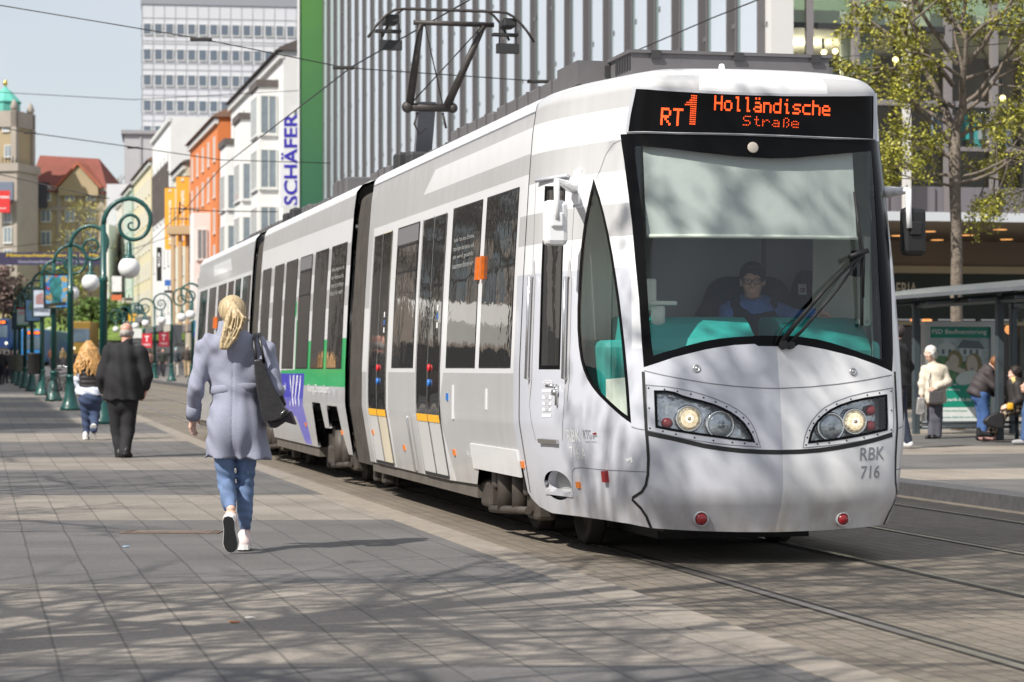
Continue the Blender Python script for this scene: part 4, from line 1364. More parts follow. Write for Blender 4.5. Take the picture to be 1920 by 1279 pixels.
def ground_sheet(name, xa, xb, dz, mat, y0=-30, y1=1400, thick=0):
    ys = [y for y in YS if y0 <= y <= y1]
    if ys[0] > y0: ys = [y0] + ys
    if ys[-1] < y1: ys += [y1]
    mb = MB(); vs = []; fs = []
    for y in ys: vs += [X0(xa, y, dz), X0(xb, y, dz)]
    for i in range(len(ys) - 1): fs.append((2 * i, 2 * i + 1, 2 * i + 3, 2 * i + 2))
    if thick:
        o = len(vs)
        for y in ys: vs += [X0(xa, y, dz - thick), X0(xb, y, dz - thick)]
        for i in range(len(ys) - 1):
            fs.append((2 * i, 2 * i + 2, o + 2 * i + 2, o + 2 * i)); fs.append((2 * i + 1, o + 2 * i + 1, o + 2 * i + 3, 2 * i + 3))
        e = 2 * (len(ys) - 1)
        fs.append((0, o, o + 1, 1)); fs.append((e, e + 1, o + e + 1, o + e))
    mb.add(vs, fs)
    o = mb.build(name, mat, fixn=bool(thick))
    if not thick:
        for p in o.data.polygons:
            if p.normal.z < 0: p.flip()
    return tag(o, kind='structure')
m_asph = M('asphalt', (.085, .085, .09), .85, noise=(6, .25), bump=(60, .3))
ground_sheet('ground', -500, 500, -.06, m_asph)
ground_sheet('road', 3.8, 9.6, 0.0, m_sett, -20, 150)
KL, KR = 3.70, 9.42
ground_sheet('pavement', -45, KL - .24, .030, m_pave, -25, 150, .12)
ground_sheet('kerb', KL - .24, KL + .02, .034, M('kerb_stone', (.25, .218, .182), .75, noise=(7, .25), bump=(50, .3)), -20, 150, .12)
m_kerb = M('platform_kerb', (.075, .075, .08), .7, noise=(9, .3), bump=(40, .3))
ground_sheet('platform_kerb', KR, KR + .36, .134, m_kerb, -10, 150, .2)
ground_sheet('platform', KR + .36, 60, .130, m_pave2, -10, 150, .2)
m_rail = M('rail_steel', (.52, .47, .42), .28, .85, noise=(4, .2)); m_groove = M('rail_groove', (.022, .019, .017), .7)
for c in (5.255, 8.02):
    for sg in (-1, 1):
        x = c + sg * .735
        ground_sheet('rail', x - .035 if sg > 0 else x - .025, x + .025 if sg > 0 else x + .035, .006, m_rail, -10, 150, .05)
        ground_sheet('rail_groove', x - .085 if sg > 0 else x + .035, x - .035 if sg > 0 else x + .085, .004, m_groove, -10, 150)
        ground_sheet('rail_edge', x + .025 if sg > 0 else x - .045, x + .045 if sg > 0 else x - .025, .004, m_groove, -10, 150)
# ================================================================ PEOPLE: smooth implicit figures
def surfnet(D, org, res):
    ins = D < 0
    nx, ny, nz = D.shape
    c = np.zeros((nx - 1, ny - 1, nz - 1), np.int8)
    for dx in (0, 1):
        for dy in (0, 1):
            for dz in (0, 1): c += ins[dx:nx - 1 + dx, dy:ny - 1 + dy, dz:nz - 1 + dz]
    act = np.argwhere((c > 0) & (c < 8))
    idx = -np.ones(c.shape, np.int64); idx[act[:, 0], act[:, 1], act[:, 2]] = np.arange(len(act))
    cor = [(dx, dy, dz) for dx in (0, 1) for dy in (0, 1) for dz in (0, 1)]
    val = np.stack([D[act[:, 0] + a, act[:, 1] + b, act[:, 2] + g] for a, b, g in cor], 1)
    acc = np.zeros((len(act), 3)); cnt = np.zeros(len(act))
    for i in range(8):
        for j in range(i + 1, 8):
            d = np.array(cor[j]) - np.array(cor[i])
            if np.abs(d).sum() != 1: continue
            a = val[:, i]; b = val[:, j]
            m = (a < 0) != (b < 0)
            t = np.where(m, a / np.where(m, a - b, 1), 0)
            p = np.array(cor[i])[None] + t[:, None] * d[None]
            acc[m] += p[m]; cnt[m] += 1
    v = (act + acc / cnt[:, None]) * res + np.array(org)
    fs = []
    for ax in range(3):
        sl0 = [slice(None)] * 3; sl1 = [slice(None)] * 3
        sl0[ax] = slice(0, -1); sl1[ax] = slice(1, None)
        ch = ins[tuple(sl0)] != ins[tuple(sl1)]
        e = np.argwhere(ch)
        b, g = (ax + 1) % 3, (ax + 2) % 3
        sh = np.array(c.shape)
        ok = (e[:, b] > 0) & (e[:, g] > 0) & (e[:, b] < sh[b]) & (e[:, g] < sh[g]) & (e[:, ax] < sh[ax])
        e = e[ok]
        def cell(db, dg):
            q = e.copy(); q[:, b] -= db; q[:, g] -= dg
            return idx[q[:, 0], q[:, 1], q[:, 2]]
        q = np.stack([cell(1, 1), cell(0, 1), cell(0, 0), cell(1, 0)], 1)
        fl = ins[e[:, 0], e[:, 1], e[:, 2]]
        q[~fl] = q[~fl][:, ::-1]
        fs.append(q)
    f = np.vstack(fs)
    f = f[(f >= 0).all(1)]
    return v, f

def C_(a, b, ra, rb=None, k=.02): return ('c', np.array(a, float), np.array(b, float), ra, ra if rb is None else rb, k)
def E_(c, r, k=.02, rot=None): return ('e', np.array(c, float), np.array(r, float), k, rot)
def _dist(p, X, Y, Z):
    if p[0] == 'c':
        _, a, b, ra, rb, k = p
        ab = b - a; L2 = max(float(ab @ ab), 1e-9)
        px, py, pz = X - a[0], Y - a[1], Z - a[2]
        t = np.clip((px * ab[0] + py * ab[1] + pz * ab[2]) / L2, 0, 1)
        return np.sqrt((px - t * ab[0]) ** 2 + (py - t * ab[1]) ** 2 + (pz - t * ab[2]) ** 2) - (ra + (rb - ra) * t)
    _, c, r, k, rot = p
    px, py, pz = X - c[0], Y - c[1], Z - c[2]
    if rot is not None:
        R3 = np.array(rot.to_3x3().transposed())
        px, py, pz = R3[0, 0] * px + R3[0, 1] * py + R3[0, 2] * pz, R3[1, 0] * px + R3[1, 1] * py + R3[1, 2] * pz, R3[2, 0] * px + R3[2, 1] * py + R3[2, 2] * pz
    q = np.sqrt((px / r[0]) ** 2 + (py / r[1]) ** 2 + (pz / r[2]) ** 2)
    g = np.sqrt((px / r[0] ** 2) ** 2 + (py / r[1] ** 2) ** 2 + (pz / r[2] ** 2) ** 2)
    return np.where(q < 1e-3, -min(r), q * (q - 1) / np.maximum(g, 1e-6))
def sdf(prims, res, cuts=(), carve=(), warp=None, pad=.03):
    lo = np.full(3, 1e9); hi = -lo
    def bb(p):
        if p[0] == 'c':
            m = max(p[3], p[4]); return np.minimum(p[1], p[2]) - m, np.maximum(p[1], p[2]) + m
        m = p[2] if p[4] is None else np.full(3, p[2].max())
        return p[1] - m, p[1] + m
    for p in prims:
        a, b = bb(p); lo = np.minimum(lo, a); hi = np.maximum(hi, b)
    lo -= pad + 2 * res; hi += pad + 2 * res
    n = np.ceil((hi - lo) / res).astype(int) + 1
    xs = [lo[i] + np.arange(n[i]) * res for i in range(3)]
    D = np.full(n, .2, np.float32)
    for p in prims:
        k = p[5] if p[0] == 'c' else p[3]
        a, b = bb(p)
        m = k * 1.5 + 3 * res
        i0 = np.clip(np.floor((a - m - lo) / res).astype(int), 0, n - 1); i1 = np.clip(np.ceil((b + m - lo) / res).astype(int) + 1, 1, n)
        sl_ = tuple(slice(i0[q], i1[q]) for q in range(3))
        X, Y, Z = np.meshgrid(*[xs[q][sl_[q]] for q in range(3)], indexing='ij', sparse=True)
        d = _dist(p, X, Y, Z)
        o = D[sl_]
        if k > 0:
            h = np.maximum(k - np.abs(d - o), 0) / k
            D[sl_] = np.minimum(d, o) - h * h * k * .25
        else: D[sl_] = np.minimum(d, o)
    X, Y, Z = np.meshgrid(*xs, indexing='ij', sparse=True)
    for p in carve: D = np.maximum(D, -_dist(p, X, Y, Z))
    for (pt, nm) in cuts:
        D = np.maximum(D, (X - pt[0]) * nm[0] + (Y - pt[1]) * nm[1] + (Z - pt[2]) * nm[2])
    if warp is not None: D = D + warp(X, Y, Z)
    return surfnet(D, lo, res)
def sdf_obj(name, prims, mat, parent, res=.012, cuts=(), carve=(), warp=None):
    v, f = sdf(prims, res, cuts, carve, warp)
    me = bpy.data.meshes.new(name)
    me.from_pydata(v.tolist(), [], f.tolist())
    me.materials.append(mat)
    me.polygons.foreach_set('use_smooth', [True] * len(me.polygons))
    me.update()
    o = bpy.data.objects.new(name, me); COL.objects.link(o)
    if parent: o.parent = parent
    return o
m_skin = M('skin', (.68, .40, .30), .5, noise=(18, .06))
m_skin2 = M('skin_pale', (.66, .42, .33), .5, noise=(18, .06))
def hand(p, d, side, thumb, curl=.5, k=.008, s=1.0):
    """five-fingered hand: wrist p, direction d, side = direction across the knuckles towards the thumb, thumb = palm normal"""
    p = np.array(p, float); d = np.array(d, float); d /= np.linalg.norm(d)
    side = np.array(side, float); side -= d * (side @ d); side /= np.linalg.norm(side)
    nrm = np.cross(d, side)
    if nrm @ np.array(thumb) < 0: nrm = -nrm
    out_ = [C_(p, p + d * .03 * s, .022 * s, .024 * s, .02), C_(p + d * .03 * s + side * .018 * s, p + d * .085 * s + side * .026 * s, .017 * s, .015 * s, .02), C_(p + d * .03 * s - side * .014 * s, p + d * .08 * s - side * .026 * s, .017 * s, .014 * s, .02)]
    for i, ln in enumerate((.068, .076, .071, .056)):
        b = p + d * (.086 - abs(i - 1.2) * .004) * s + side * (.030 - .0195 * i) * s
        q = b; dr = d.copy()
        for j, fr in enumerate((.45, .32, .23)):
            a = curl * (.5 + .35 * j)
            dr = dr * math.cos(a) + nrm * math.sin(a); dr /= np.linalg.norm(dr)
            e = q + dr * ln * fr * s
            out_.append(C_(q, e, (.0092 - .0008 * j) * s, (.0086 - .0010 * j) * s, k if j else .012)); q = e
    t0 = p + d * .03 * s + side * .028 * s
    t1 = t0 + (d * .55 + side * .75 + nrm * .35) * .038 * s
    t2 = t1 + (d * .85 + side * .25 + nrm * .4) * .034 * s
    out_ += [C_(t0, t1, .014 * s, .011 * s, .014), C_(t1, t2, .011 * s, .008 * s, .01)]
    return out_
def strand_hair(name, mat, parent, curves, r0, r1, res=.008, base=(), k=.008):
    pr = list(base)
    for cv in curves:
        n = len(cv) - 1
        for i in range(n):
            pr.append(C_(cv[i], cv[i + 1], r0 + (r1 - r0) * i / n, r0 + (r1 - r0) * (i + 1) / n, k))
    return sdf_obj(name, pr, mat, parent, res)
def shoe(a, heel_up=0.0): pass

# ---------------------------------------------------------------- woman in the lilac-grey coat, walking away
WY = 16.7
wb = P(452, 1043, WY); wsc = WY / F
def w_(px, py, y=0.0): return np.array([(px - 452) * wsc, y, (1043 - py) * wsc])
wom = empty('person', (wb.x, WY, .034), 0, 'woman with blond ponytail in lilac grey coat walking away with a black shoulder bag', 'person')
m_coat = M('lilac_wool', (.255, .268, .345), .9, noise=(170, .22), bump=(160, .5, .004))
m_jeans = M('blue_jeans', (.125, .19, .33), .85, noise=(9, .35), bump=(200, .3, .003))
hair_m = M('blond_hair', (.44, .34, .20), .5, streak=((170, 170, 5), .55))
# body: head, neck, arms, hands, legs in one surface
def head_prims(c, s=1.0, f=(0, 1, 0), pitch=0.0):
    """c = centre of the skull, f = facing direction"""
    c = np.array(c, float); f = np.array(f, float); f /= np.linalg.norm(f)
    rt = np.cross(f, (0, 0, 1)); rt /= np.linalg.norm(rt)
    up = np.cross(rt, f)
    q = lambda a, b, g: c + (rt * a + f * b + up * g) * s
    M3 = Matrix((rt, f, up)).transposed()
    pr = [E_(q(0, -.012, .028), np.array([.074, .094, .088]) * s, .02, M3), E_(q(0, .022, -.035), np.array([.060, .070, .088]) * s, .03, M3),
          C_(q(-.02, .055, -.088), q(.02, .055, -.088), .022 * s, .022 * s, .03),
          C_(q(0, .088, .008), q(0, .108, -.028), .010 * s, .013 * s, .012), C_(q(-.010, .098, -.034), q(.010, .098, -.034), .009 * s, .009 * s, .008),
          C_(q(-.045, .078, .026), q(.045, .078, .026), .011 * s, .011 * s, .012),
          C_(q(-.020, .089, -.057), q(.020, .089, -.057), .008 * s, .008 * s, .006), C_(q(-.018, .086, -.068), q(.018, .086, -.068), .008 * s, .008 * s, .006)]
    for sg in (-1, 1):
        pr += [E_(q(sg * .034, .066, -.028), np.array([.026, .024, .026]) * s, .02, M3), E_(q(sg * .078, -.004, -.005), np.array([.010, .020, .033]) * s, .006, M3)]
    carve = [E_(q(sg * .031, .094, .006), np.array([.017, .014, .009]) * s) for sg in (-1, 1)] + [C_(q(-.018, .099, -.0625), q(.018, .099, -.0625), .0022 * s)]
    return pr, q, carve
hc = w_(434, 596, .02)
hp, hq, hcv = head_prims(hc, .97, (-.28, .95, .03))
sh_l, sh_r = w_(384, 664, .02), w_(497, 668, .02)
el_l, wr_l = w_(369, 738, -.05), w_(359, 789, .10)
el_r, wr_r = w_(516, 742, -.02), w_(505, 772, .20)
hip_l, hip_r = w_(418, 850, -.02), w_(462, 850, .04)
kn_l, kn_r = w_(424, 918, .02), w_(457, 930, .08)
an_l, an_r = w_(440, 960, -.22), w_(457, 1012, .10)
body = hp + [C_(hc + np.array([0, -.01, -.05]), w_(430, 640, .02), .052, .058, .03), C_(w_(400, 660, .02), w_(474, 660, .02), .075, .075, .05), C_(w_(440, 665, .03), w_(442, 740, .04), .12, .11, .06), C_(w_(442, 740, .04), w_(440, 830, .01), .11, .135, .06),
    C_(sh_l, el_l, .046, .040, .03), C_(el_l, wr_l, .039, .026, .02), C_(sh_r, el_r, .046, .040, .03), C_(el_r, wr_r, .039, .026, .02),
    C_(hip_l, kn_l, .070, .046, .04), C_(kn_l, an_l, .044, .032, .03), C_(hip_r, kn_r, .070, .046, .04), C_(kn_r, an_r, .044, .032, .03)]
body += hand(wr_l, (-.14, .35, -.9), (.35, .9, .2), (1, 0, 0), .5) + hand(wr_r, (.1, .9, -.35), (-.2, .3, .9), (-1, 0, 0), .8)
sdf_obj('body', body, m_skin2, wom, .009, carve=hcv)
# coat with collar, belt and seams
hem = 868
def cw(X, Y, Z):
    a = np.arctan2(X - .0, Y + .001)
    fold = .009 * np.sin(a * 7 + Z * 3) * np.clip((1.15 - Z) / .5, 0, 1) + .004 * np.sin(Z * 55 + X * 25 + np.sin(Y * 30)) * np.exp(-((Z - 1.13) / .10) ** 2)
    wr = .0075 * np.sin(Z * 42 + X * 60) * np.exp(-((X + .27) / .08) ** 2) + .006 * np.sin(Z * 33 - X * 48) * np.clip(Z - 1.2, 0, .2) * 4
    seam = .007 * np.exp(-((X + .0 - (440 - 452) * wsc) / .004) ** 2) * (Y < 0)
    return fold + wr + seam
coat = [C_(w_(398, 654, .01), w_(480, 658, .01), .070, .070, .05), C_(w_(440, 664, .02), w_(441, 735, .035), .130, .115, .08), C_(w_(402, 690, .02), w_(415, 740, .03), .075, .075, .05), C_(w_(478, 692, .02), w_(466, 740, .03), .075, .075, .05),
        C_(w_(441, 740, .035), w_(440, 800, .02), .130, .150, .06), C_(w_(424, 790, .0), w_(417, 885, .0), .112, .122, .08), C_(w_(460, 790, .03), w_(474, 885, .03), .112, .132, .08),
        C_(w_(392, 657, .01), sh_l, .068, .070, .03), C_(w_(486, 660, .01), sh_r, .068, .072, .03),
        C_(sh_l + (0, 0, -.01), el_l, .066, .056, .022), C_(el_l, wr_l + np.array([.004, -.01, .03]), .056, .047, .02), C_(sh_r, el_r, .070, .062, .022), C_(el_r, wr_r, .060, .050, .02),
        E_(w_(440, 815, -.07), (.14, .08, .13), .08)]
cuts = [(np.array([0, 0, (1043 - hem) * wsc]), np.array([-.04, 0, -1]))]
sdf_obj('coat', coat, m_coat, wom, .009, cuts, warp=cw)
mb = MB()
for i in range(1): pass
col = []
for t in np.linspace(0, 2 * math.pi, 28): col.append(t)
vs = []; fs = []
cc_ = w_(429, 628, .015)
for t in col[:-1]:
    d = np.array([math.cos(t), math.sin(t), 0])
    fl = .7 + .3 * (math.sin(t) < .3)
    for (r, z) in ((.105, -.06), (.080, .0), (.072, .055), (.066, .062), (.064, .03)):
        vs.append(cc_ + d * np.array([r, r * .95, 0]) + np.array([0, 0, z * fl]))
n_ = len(col) - 1
for i in range(n_):
    for j in range(4): fs.append((i * 5 + j, ((i + 1) % n_) * 5 + j, ((i + 1) % n_) * 5 + j + 1, i * 5 + j + 1))
mb.add(vs, fs, 0, True); mb.build('collar', m_coat, wom)
mb = MB(); vs = []; fs = []
bc = w_(441, 737, .035)
N2 = 40
for i in range(N2):
    t = 2 * math.pi * i / N2
    for (r, z) in ((.0, -.030), (.010, -.024), (.011, .0), (.010, .024), (.0, .030)):
        x = math.cos(t) * (.172 + r); y = math.sin(t) * (.125 + r)
        vs.append(bc + np.array([x, y, z + .004 * math.sin(3 * t) + .012 * math.cos(t)]))
for i in range(N2):
    for j in range(4): fs.append((i * 5 + j, ((i + 1) % N2) * 5 + j, ((i + 1) % N2) * 5 + j + 1, i * 5 + j + 1))
mb.add(vs, fs, 0, True); mb.build('belt', m_coat, wom)
for (a, b) in ((el_l, wr_l),):
    d = (b - a) / np.linalg.norm(b - a)
    mb = MB(); mb.tube([b - d * .10, b - d * .03, b + d * .012, b + d * .014], [.053, .052, .052, .038], 18); mb.build('cuff', m_coat, wom)
def jw(X, Y, Z): return .004 * np.sin(Z * 85 + X * 40) * np.exp(-((Z - .50) / .12) ** 2) + .003 * np.sin(Z * 120 + Y * 50) * np.exp(-((Z - .22) / .10) ** 2)
jeans = [C_(hip_l + (0, 0, .06), kn_l, .082, .056, .03), C_(kn_l, an_l + (an_l - kn_l) * -.06, .056, .038, .03), C_(hip_r + (0, 0, .06), kn_r, .082, .056, .03), C_(kn_r, an_r + np.array([0, 0, .04]), .054, .036, .03),
         E_(kn_l * .55 + an_l * .45 + np.array([0, -.02, 0]), (.048, .050, .12), .04), E_(kn_r * .6 + an_r * .4 + np.array([0, -.025, 0]), (.048, .052, .13), .04)]
sdf_obj('jeans', jeans, m_jeans, wom, .009, warp=jw)
m_sneak = M('pink_white_sneaker', (.72, .60, .58), .6, noise=(8, .08)); m_sole = M('black_rubber_sole', (.02, .02, .022), .7, bump=(90, .8, .004)); m_rim = M('white_rubber', (.78, .77, .75), .5)
def sneaker(parent, heel, toe, up, upper, rim, sole, wid=.048, name='shoe'):
    """shoe lying along heel -> toe, up = direction away from the sole"""
    heel = Vector(heel); toe = Vector(toe); d = (toe - heel).normalized(); up = Vector(up); up = (up - d * up.dot(d)).normalized(); sd = d.cross(up)
    L_ = (toe - heel).length
    out_l = [(-.0, 0), (.03, .55), (.12, .78), (.35, .72), (.55, .85), (.75, 1.0), (.9, .82), (.98, .4), (1.0, 0)]
    poly = [(x * L_, y * wid) for x, y in out_l] + [(x * L_, -y * wid) for x, y in out_l[-2:0:-1]]
    fn = lambda a, b, t: heel + d * a + sd * b + up * t
    s_ = MB(); s_.prism(poly, fn, 0, .012); so_ = s_.build(name, sole, parent)
    s_ = MB(); s_.prism([(a * 1.03 - .004, b * 1.16) for a, b in poly], fn, .008, .042); s_.build('rim', rim, so_)
    toV = lambda a, b, t: np.array(heel + d * a + sd * b + up * t)
    pr = [C_(toV(.045, 0, .055), toV(.055, 0, .105), .045, .042, .03), C_(toV(.06, 0, .055), toV(L_ * .82, 0, .045), .046, .042, .03), C_(toV(L_ * .70, .012, .04), toV(L_ * .88, 0, .035), .036, .026, .02)]
    sdf_obj('upper', pr, upper, so_, .009, [(np.array(fn(0, 0, .030)), np.array(-up))])
    return so_
sneaker(wom, w_(438, 973, -.33), w_(440, 1041, -.22), (.10, .95, .1), m_sneak, m_rim, m_sole)
sneaker(wom, w_(456, 1043, .02), w_(452, 1043, .26), (0, 0, 1), m_sneak, m_rim, m_sole)
mb = MB(); mb.tube([an_l + np.array([0, -.01, -.02]), an_l + np.array([0, -.03, -.07])], [.036, .034], 12); mb.build('ankle', m_skin2, wom)
# hair: cap plus a tied ponytail
cap = [E_(hq(0, -.03, .028), (.089, .098, .098), .02), E_(hq(0, -.06, .0), (.078, .07, .075), .03)]
cvs = []
tie = w_(437, 574, -.085)
for i in range(56):
    t = 2 * math.pi * i / 56 + rng.uniform(-.1, .1)
    st_ = hq(.085 * math.cos(t), .02 + .03 * math.cos(t * 2), .03 + .088 * math.sin(t))
    md = hq(.080 * math.cos(t), -.075, .03 + .075 * math.sin(t))
    cvs.append([st_, md, tie])
for i in range(120):
    a = rng.gauss(0, 1) * .027; b = rng.gauss(0, 1) * .022; l = rng.uniform(.62, 1.0)
    pts = [tie]
    for (fx, px, py, y) in ((.35, 443, 590, -.125), (1.0, 445, 612, -.14), (1.0, 440, 632, -.15), (.75, 434, 650, -.155), (.4, 426, 664, -.155)):
        q = w_(px, py, y); q = q + np.array([a * fx + rng.uniform(-.006, .006) - (1 - l) * .0, b * fx * .6, (1 - l) * .10 * fx])
        pts.append(q)
    cvs.append(pts)
for i in range(2):
    s0 = hq(.07, -.02 - .01 * i, -.01); cvs.append([s0, s0 + np.array([.03, -.03, -.02]), s0 + np.array([.055 + .01 * i, -.03, -.055])])
strand_hair('hair', hair_m, wom, cvs, .0058, .0030, .0055, cap, .009)
# shoulder bag (a thing of its own)
bag = empty('handbag', (wb.x, WY, .034), 0, 'black leather shoulder bag hanging at the side of the woman in the lilac coat', 'handbag')
m_leather = M('black_leather', (.018, .017, .018), .38, noise=(14, .3), bump=(45, .35, .006))
def bagpoly(pts, y0, y1, name, mat, parent=None):
    mb = MB(); mb.prism([(p[0], p[1]) for p in pts], lambda a, b, t: w_(a, b, t), y0, y1)
    o = mb.build(name, mat, parent)
    bv = o.modifiers.new('soft', 'BEVEL'); bv.width = .012; bv.segments = 2
    return o
bagpoly([(480, 684), (494, 682), (500, 700), (520, 742), (536, 772), (545, 780), (541, 789), (520, 798), (502, 800), (494, 782), (486, 745)], -.17, -.05, 'pouch', m_leather, bag)
bagpoly([(494, 684), (512, 684), (524, 730), (538, 770), (527, 772), (510, 730)], -.045, .02, 'front_flap', m_leather, bag)
bagpoly([(498, 798), (520, 798), (540, 782), (546, 780), (556, 806), (536, 800), (518, 812), (505, 810)], -.08, .05, 'lower_cloth', M('charcoal_cloth', (.06, .052, .06), .9, noise=(20, .2)), bag)
mb = MB()
mb.tube([w_(484, 690, -.13), w_(482, 668, -.13), w_(479, 650, -.105), w_(479, 636, -.03), w_(484, 634, .04), w_(492, 650, .12)], .012, 8, flat=.5)
mb.tube([w_(498, 690, -.10), w_(495, 668, -.125), w_(490, 648, -.11), w_(487, 635, -.04), w_(491, 633, .03)], .011, 8, flat=.5)
mb.build('strap', m_leather, bag)
mb = MB(); mb.tube([w_(483, 678, -.125), w_(486, 684, -.13), w_(484, 692, -.13)], .005, 8); mb.tube([w_(530, 786, -.18), w_(538, 778, -.18)], .004, 8); mb.build('buckle', m_steel, bag)
# ---------------------------------------------------------------- more people
def frame_px(px0, py0, Y):
    k = Y / F
    return lambda px, py, y=0.0: np.array([(px - px0) * k, y, (py0 - py) * k])
def on_ground(px, py):
    """distance at which a photo point lies on the ground (z follows gz)"""
    Y = 20.0
    for _ in range(60): Y = F * (CAMH - float(gz(Y)) - .03) / (py - 690)
    return Y
m_dark = M('black_cloth', (.011, .011, .013), .85, bump=(30, .5, .01), noise=(5, .3))
m_navy = M('navy_jeans', (.035, .055, .115), .85, noise=(12, .35))
m_trous = M('black_trousers', (.014, .014, .017), .85, noise=(6, .3))
m_wshirt = M('pale_blue_shirt', (.58, .62, .72), .85, noise=(10, .08), bump=(18, .5, .01))
m_blackshoe = M('black_shoe', (.012, .012, .012), .4)
m_whiteshoe = M('white_shoe', (.66, .66, .64), .6)
m_ghair = M('grey_hair', (.34, .31, .29), .7, streak=((40, 40, 8), .35))
m_brhair = M('brown_hair', (.16, .07, .03), .6, streak=((40, 40, 4), .5))
m_dkhair = M('dark_hair', (.022, .016, .013), .6, streak=((40, 40, 6), .5))

# man in black jacket
MYd = on_ground(232, 858)
q = frame_px(232, 858, MYd); o = P(232, 858, MYd)
man = empty('person', o, 0, 'balding man in black jacket and black trousers walking away beside a woman in a vest', 'person')
hc = q(237, 622, .03); hp, hq, hcv = head_prims(hc, 1.06, (.15, .98, 0))
shl, shr = q(205, 660), q(265, 662); ell, elr = q(193, 705, -.03), q(276, 706, -.02); wrl, wrr = q(193, 736, .04), q(271, 731, .05)
hpl, hpr = q(217, 760), q(243, 760); knl, knr = q(218, 808, .08), q(240, 806, .02); anl, anr = q(225, 850, .05), q(236, 846, -.12)
body = hp + [C_(hc + np.array([0, -.02, -.06]), q(235, 652), .062, .068, .03), C_(q(218, 665), q(252, 665), .1, .1, .05), C_(q(234, 680), q(231, 735), .16, .12, .06),
    C_(shl, ell, .055, .046), C_(ell, wrl, .045, .032), C_(shr, elr, .055, .046), C_(elr, wrr, .045, .032), C_(hpl, knl, .09, .06, .03), C_(knl, anl, .058, .042), C_(hpr, knr, .09, .06, .03), C_(knr, anr, .058, .042)]
body += hand(wrl, (.25, .1, -.95), (.2, .9, .1), (1, 0, 0), .6, s=1.1) + hand(wrr, (-.1, .15, -.95), (-.2, .9, .1), (-1, 0, 0), .6, s=1.15)
sdf_obj('body', body, M('ruddy_skin', (.60, .30, .23), .5, noise=(15, .08)), man, .012, carve=hcv)
sdf_obj('hair', [E_(hq(0, -.030, -.012), (.090, .092, .075), .02), C_(hq(-.074, .02, -.01), hq(-.07, -.02, -.05), .026, .03), C_(hq(.074, .02, -.01), hq(.07, -.02, -.05), .026, .03)], m_ghair, man, .012, [(np.array(hq(0, 0, .035)), np.array([0, .35, .94]))])
jk = lambda X, Y, Z: .010 * np.sin(Z * 26 + X * 9 + 2 * np.sin(X * 8)) * np.clip(1.5 - Z, 0, 1) + .008 * np.sin(X * 38 + Z * 5)
sdf_obj('jacket', [C_(q(214, 663), q(256, 664), .115, .115, .06), C_(q(233, 672, .02), q(232, 710, .02), .215, .235, .07), C_(q(221, 700), q(216, 742), .16, .17, .08), C_(q(246, 700), q(250, 742), .16, .165, .08), C_(q(232, 710), q(232, 748), .22, .225, .08), C_(q(237, 645, .01), q(237, 655), .088, .10, .03),
    C_(shl, ell, .105, .092, .04), C_(ell, wrl + np.array([0, 0, .05]), .090, .072, .03), C_(shr, elr, .105, .092, .04), C_(elr, wrr + np.array([0, 0, .06]), .090, .074, .03)], m_dark, man, .014, [(q(232, 750), np.array([0, 0, -1.0]))], warp=jk)
tw = lambda X, Y, Z: .007 * np.sin(Z * 30 + X * 12) * np.clip(.7 - Z, 0, .6)
sdf_obj('trousers', [E_(q(230, 752), (.21, .16, .2), .03), C_(hpl + (0, 0, .08), knl, .125, .092, .03), C_(knl, anl + np.array([0, 0, -.02]), .090, .080, .03), C_(hpr + (0, 0, .08), knr, .125, .092, .03), C_(knr, anr + np.array([0, 0, -.02]), .090, .078, .03)], m_trous, man, .014, warp=tw)
sneaker(man, q(224, 858, -.04), q(221, 858, .27), (0, 0, 1), m_blackshoe, m_blackshoe, m_blackshoe, .055)
sneaker(man, q(238, 851, -.20), q(240, 858, .08), (.1, -.3, 1), m_blackshoe, m_blackshoe, m_blackshoe, .055)

# woman with wavy hair, dark vest
VY = on_ground(170, 825)
q = frame_px(170, 825, VY); o = P(170, 825, VY)
vw = empty('person', o, 0, 'woman with long wavy blond hair, dark quilted vest and jeans walking beside the balding man', 'person')
hc = q(167, 655, .02); hp, hq, hcv = head_prims(hc, 1.0, (.1, .99, 0))
shl, shr = q(152, 682), q(183, 682); ell, elr = q(146, 712, -.05), q(190, 714, -.03); wrl, wrr = q(148, 738, .0), q(187, 733, .08)
hpl, hpr = q(160, 748), q(179, 748); knl, knr = q(161, 785, .04), q(178, 782, .0); anl, anr = q(163, 817, .03), q(181, 806, -.28)
body = hp + [C_(hc + np.array([0, -.02, -.06]), q(167, 676), .055, .06, .03), C_(q(157, 685), q(178, 685), .085, .085, .05), C_(q(167, 690), q(168, 740), .13, .13, .06), C_(shl, ell, .045, .038), C_(ell, wrl, .037, .026), C_(shr, elr, .045, .038), C_(elr, wrr, .037, .026),
    C_(hpl, knl, .085, .055, .03), C_(knl, anl, .052, .036), C_(hpr, knr, .085, .055, .03), C_(knr, anr, .052, .036)]
body += hand(wrl, (.35, .05, -.93), (.6, .6, .3), (.4, 1, 0), .3, s=1.1) + hand(wrr, (-.25, .2, -.93), (-.2, .9, .1), (-1, 0, 0), .5, s=1.05)
sdf_obj('body', body, m_skin2, vw, .012, carve=hcv)
sdf_obj('shirt', [C_(shl, ell, .068, .060, .03), C_(ell, wrl + np.array([0, 0, .02]), .058, .046, .03), C_(shr, elr, .068, .060, .03), C_(elr, wrr + np.array([0, 0, .02]), .058, .046, .03), C_(q(160, 735), q(177, 735), .145, .145, .05), C_(q(160, 737), q(177, 736), .15, .15, .05), C_(q(167, 692), q(168, 730), .12, .13, .05)], m_wshirt, vw, .014, [(q(167, 741), np.array([0, 0, -1.0]))], warp=lambda X, Y, Z: .006 * np.sin(Z * 60 + X * 30))
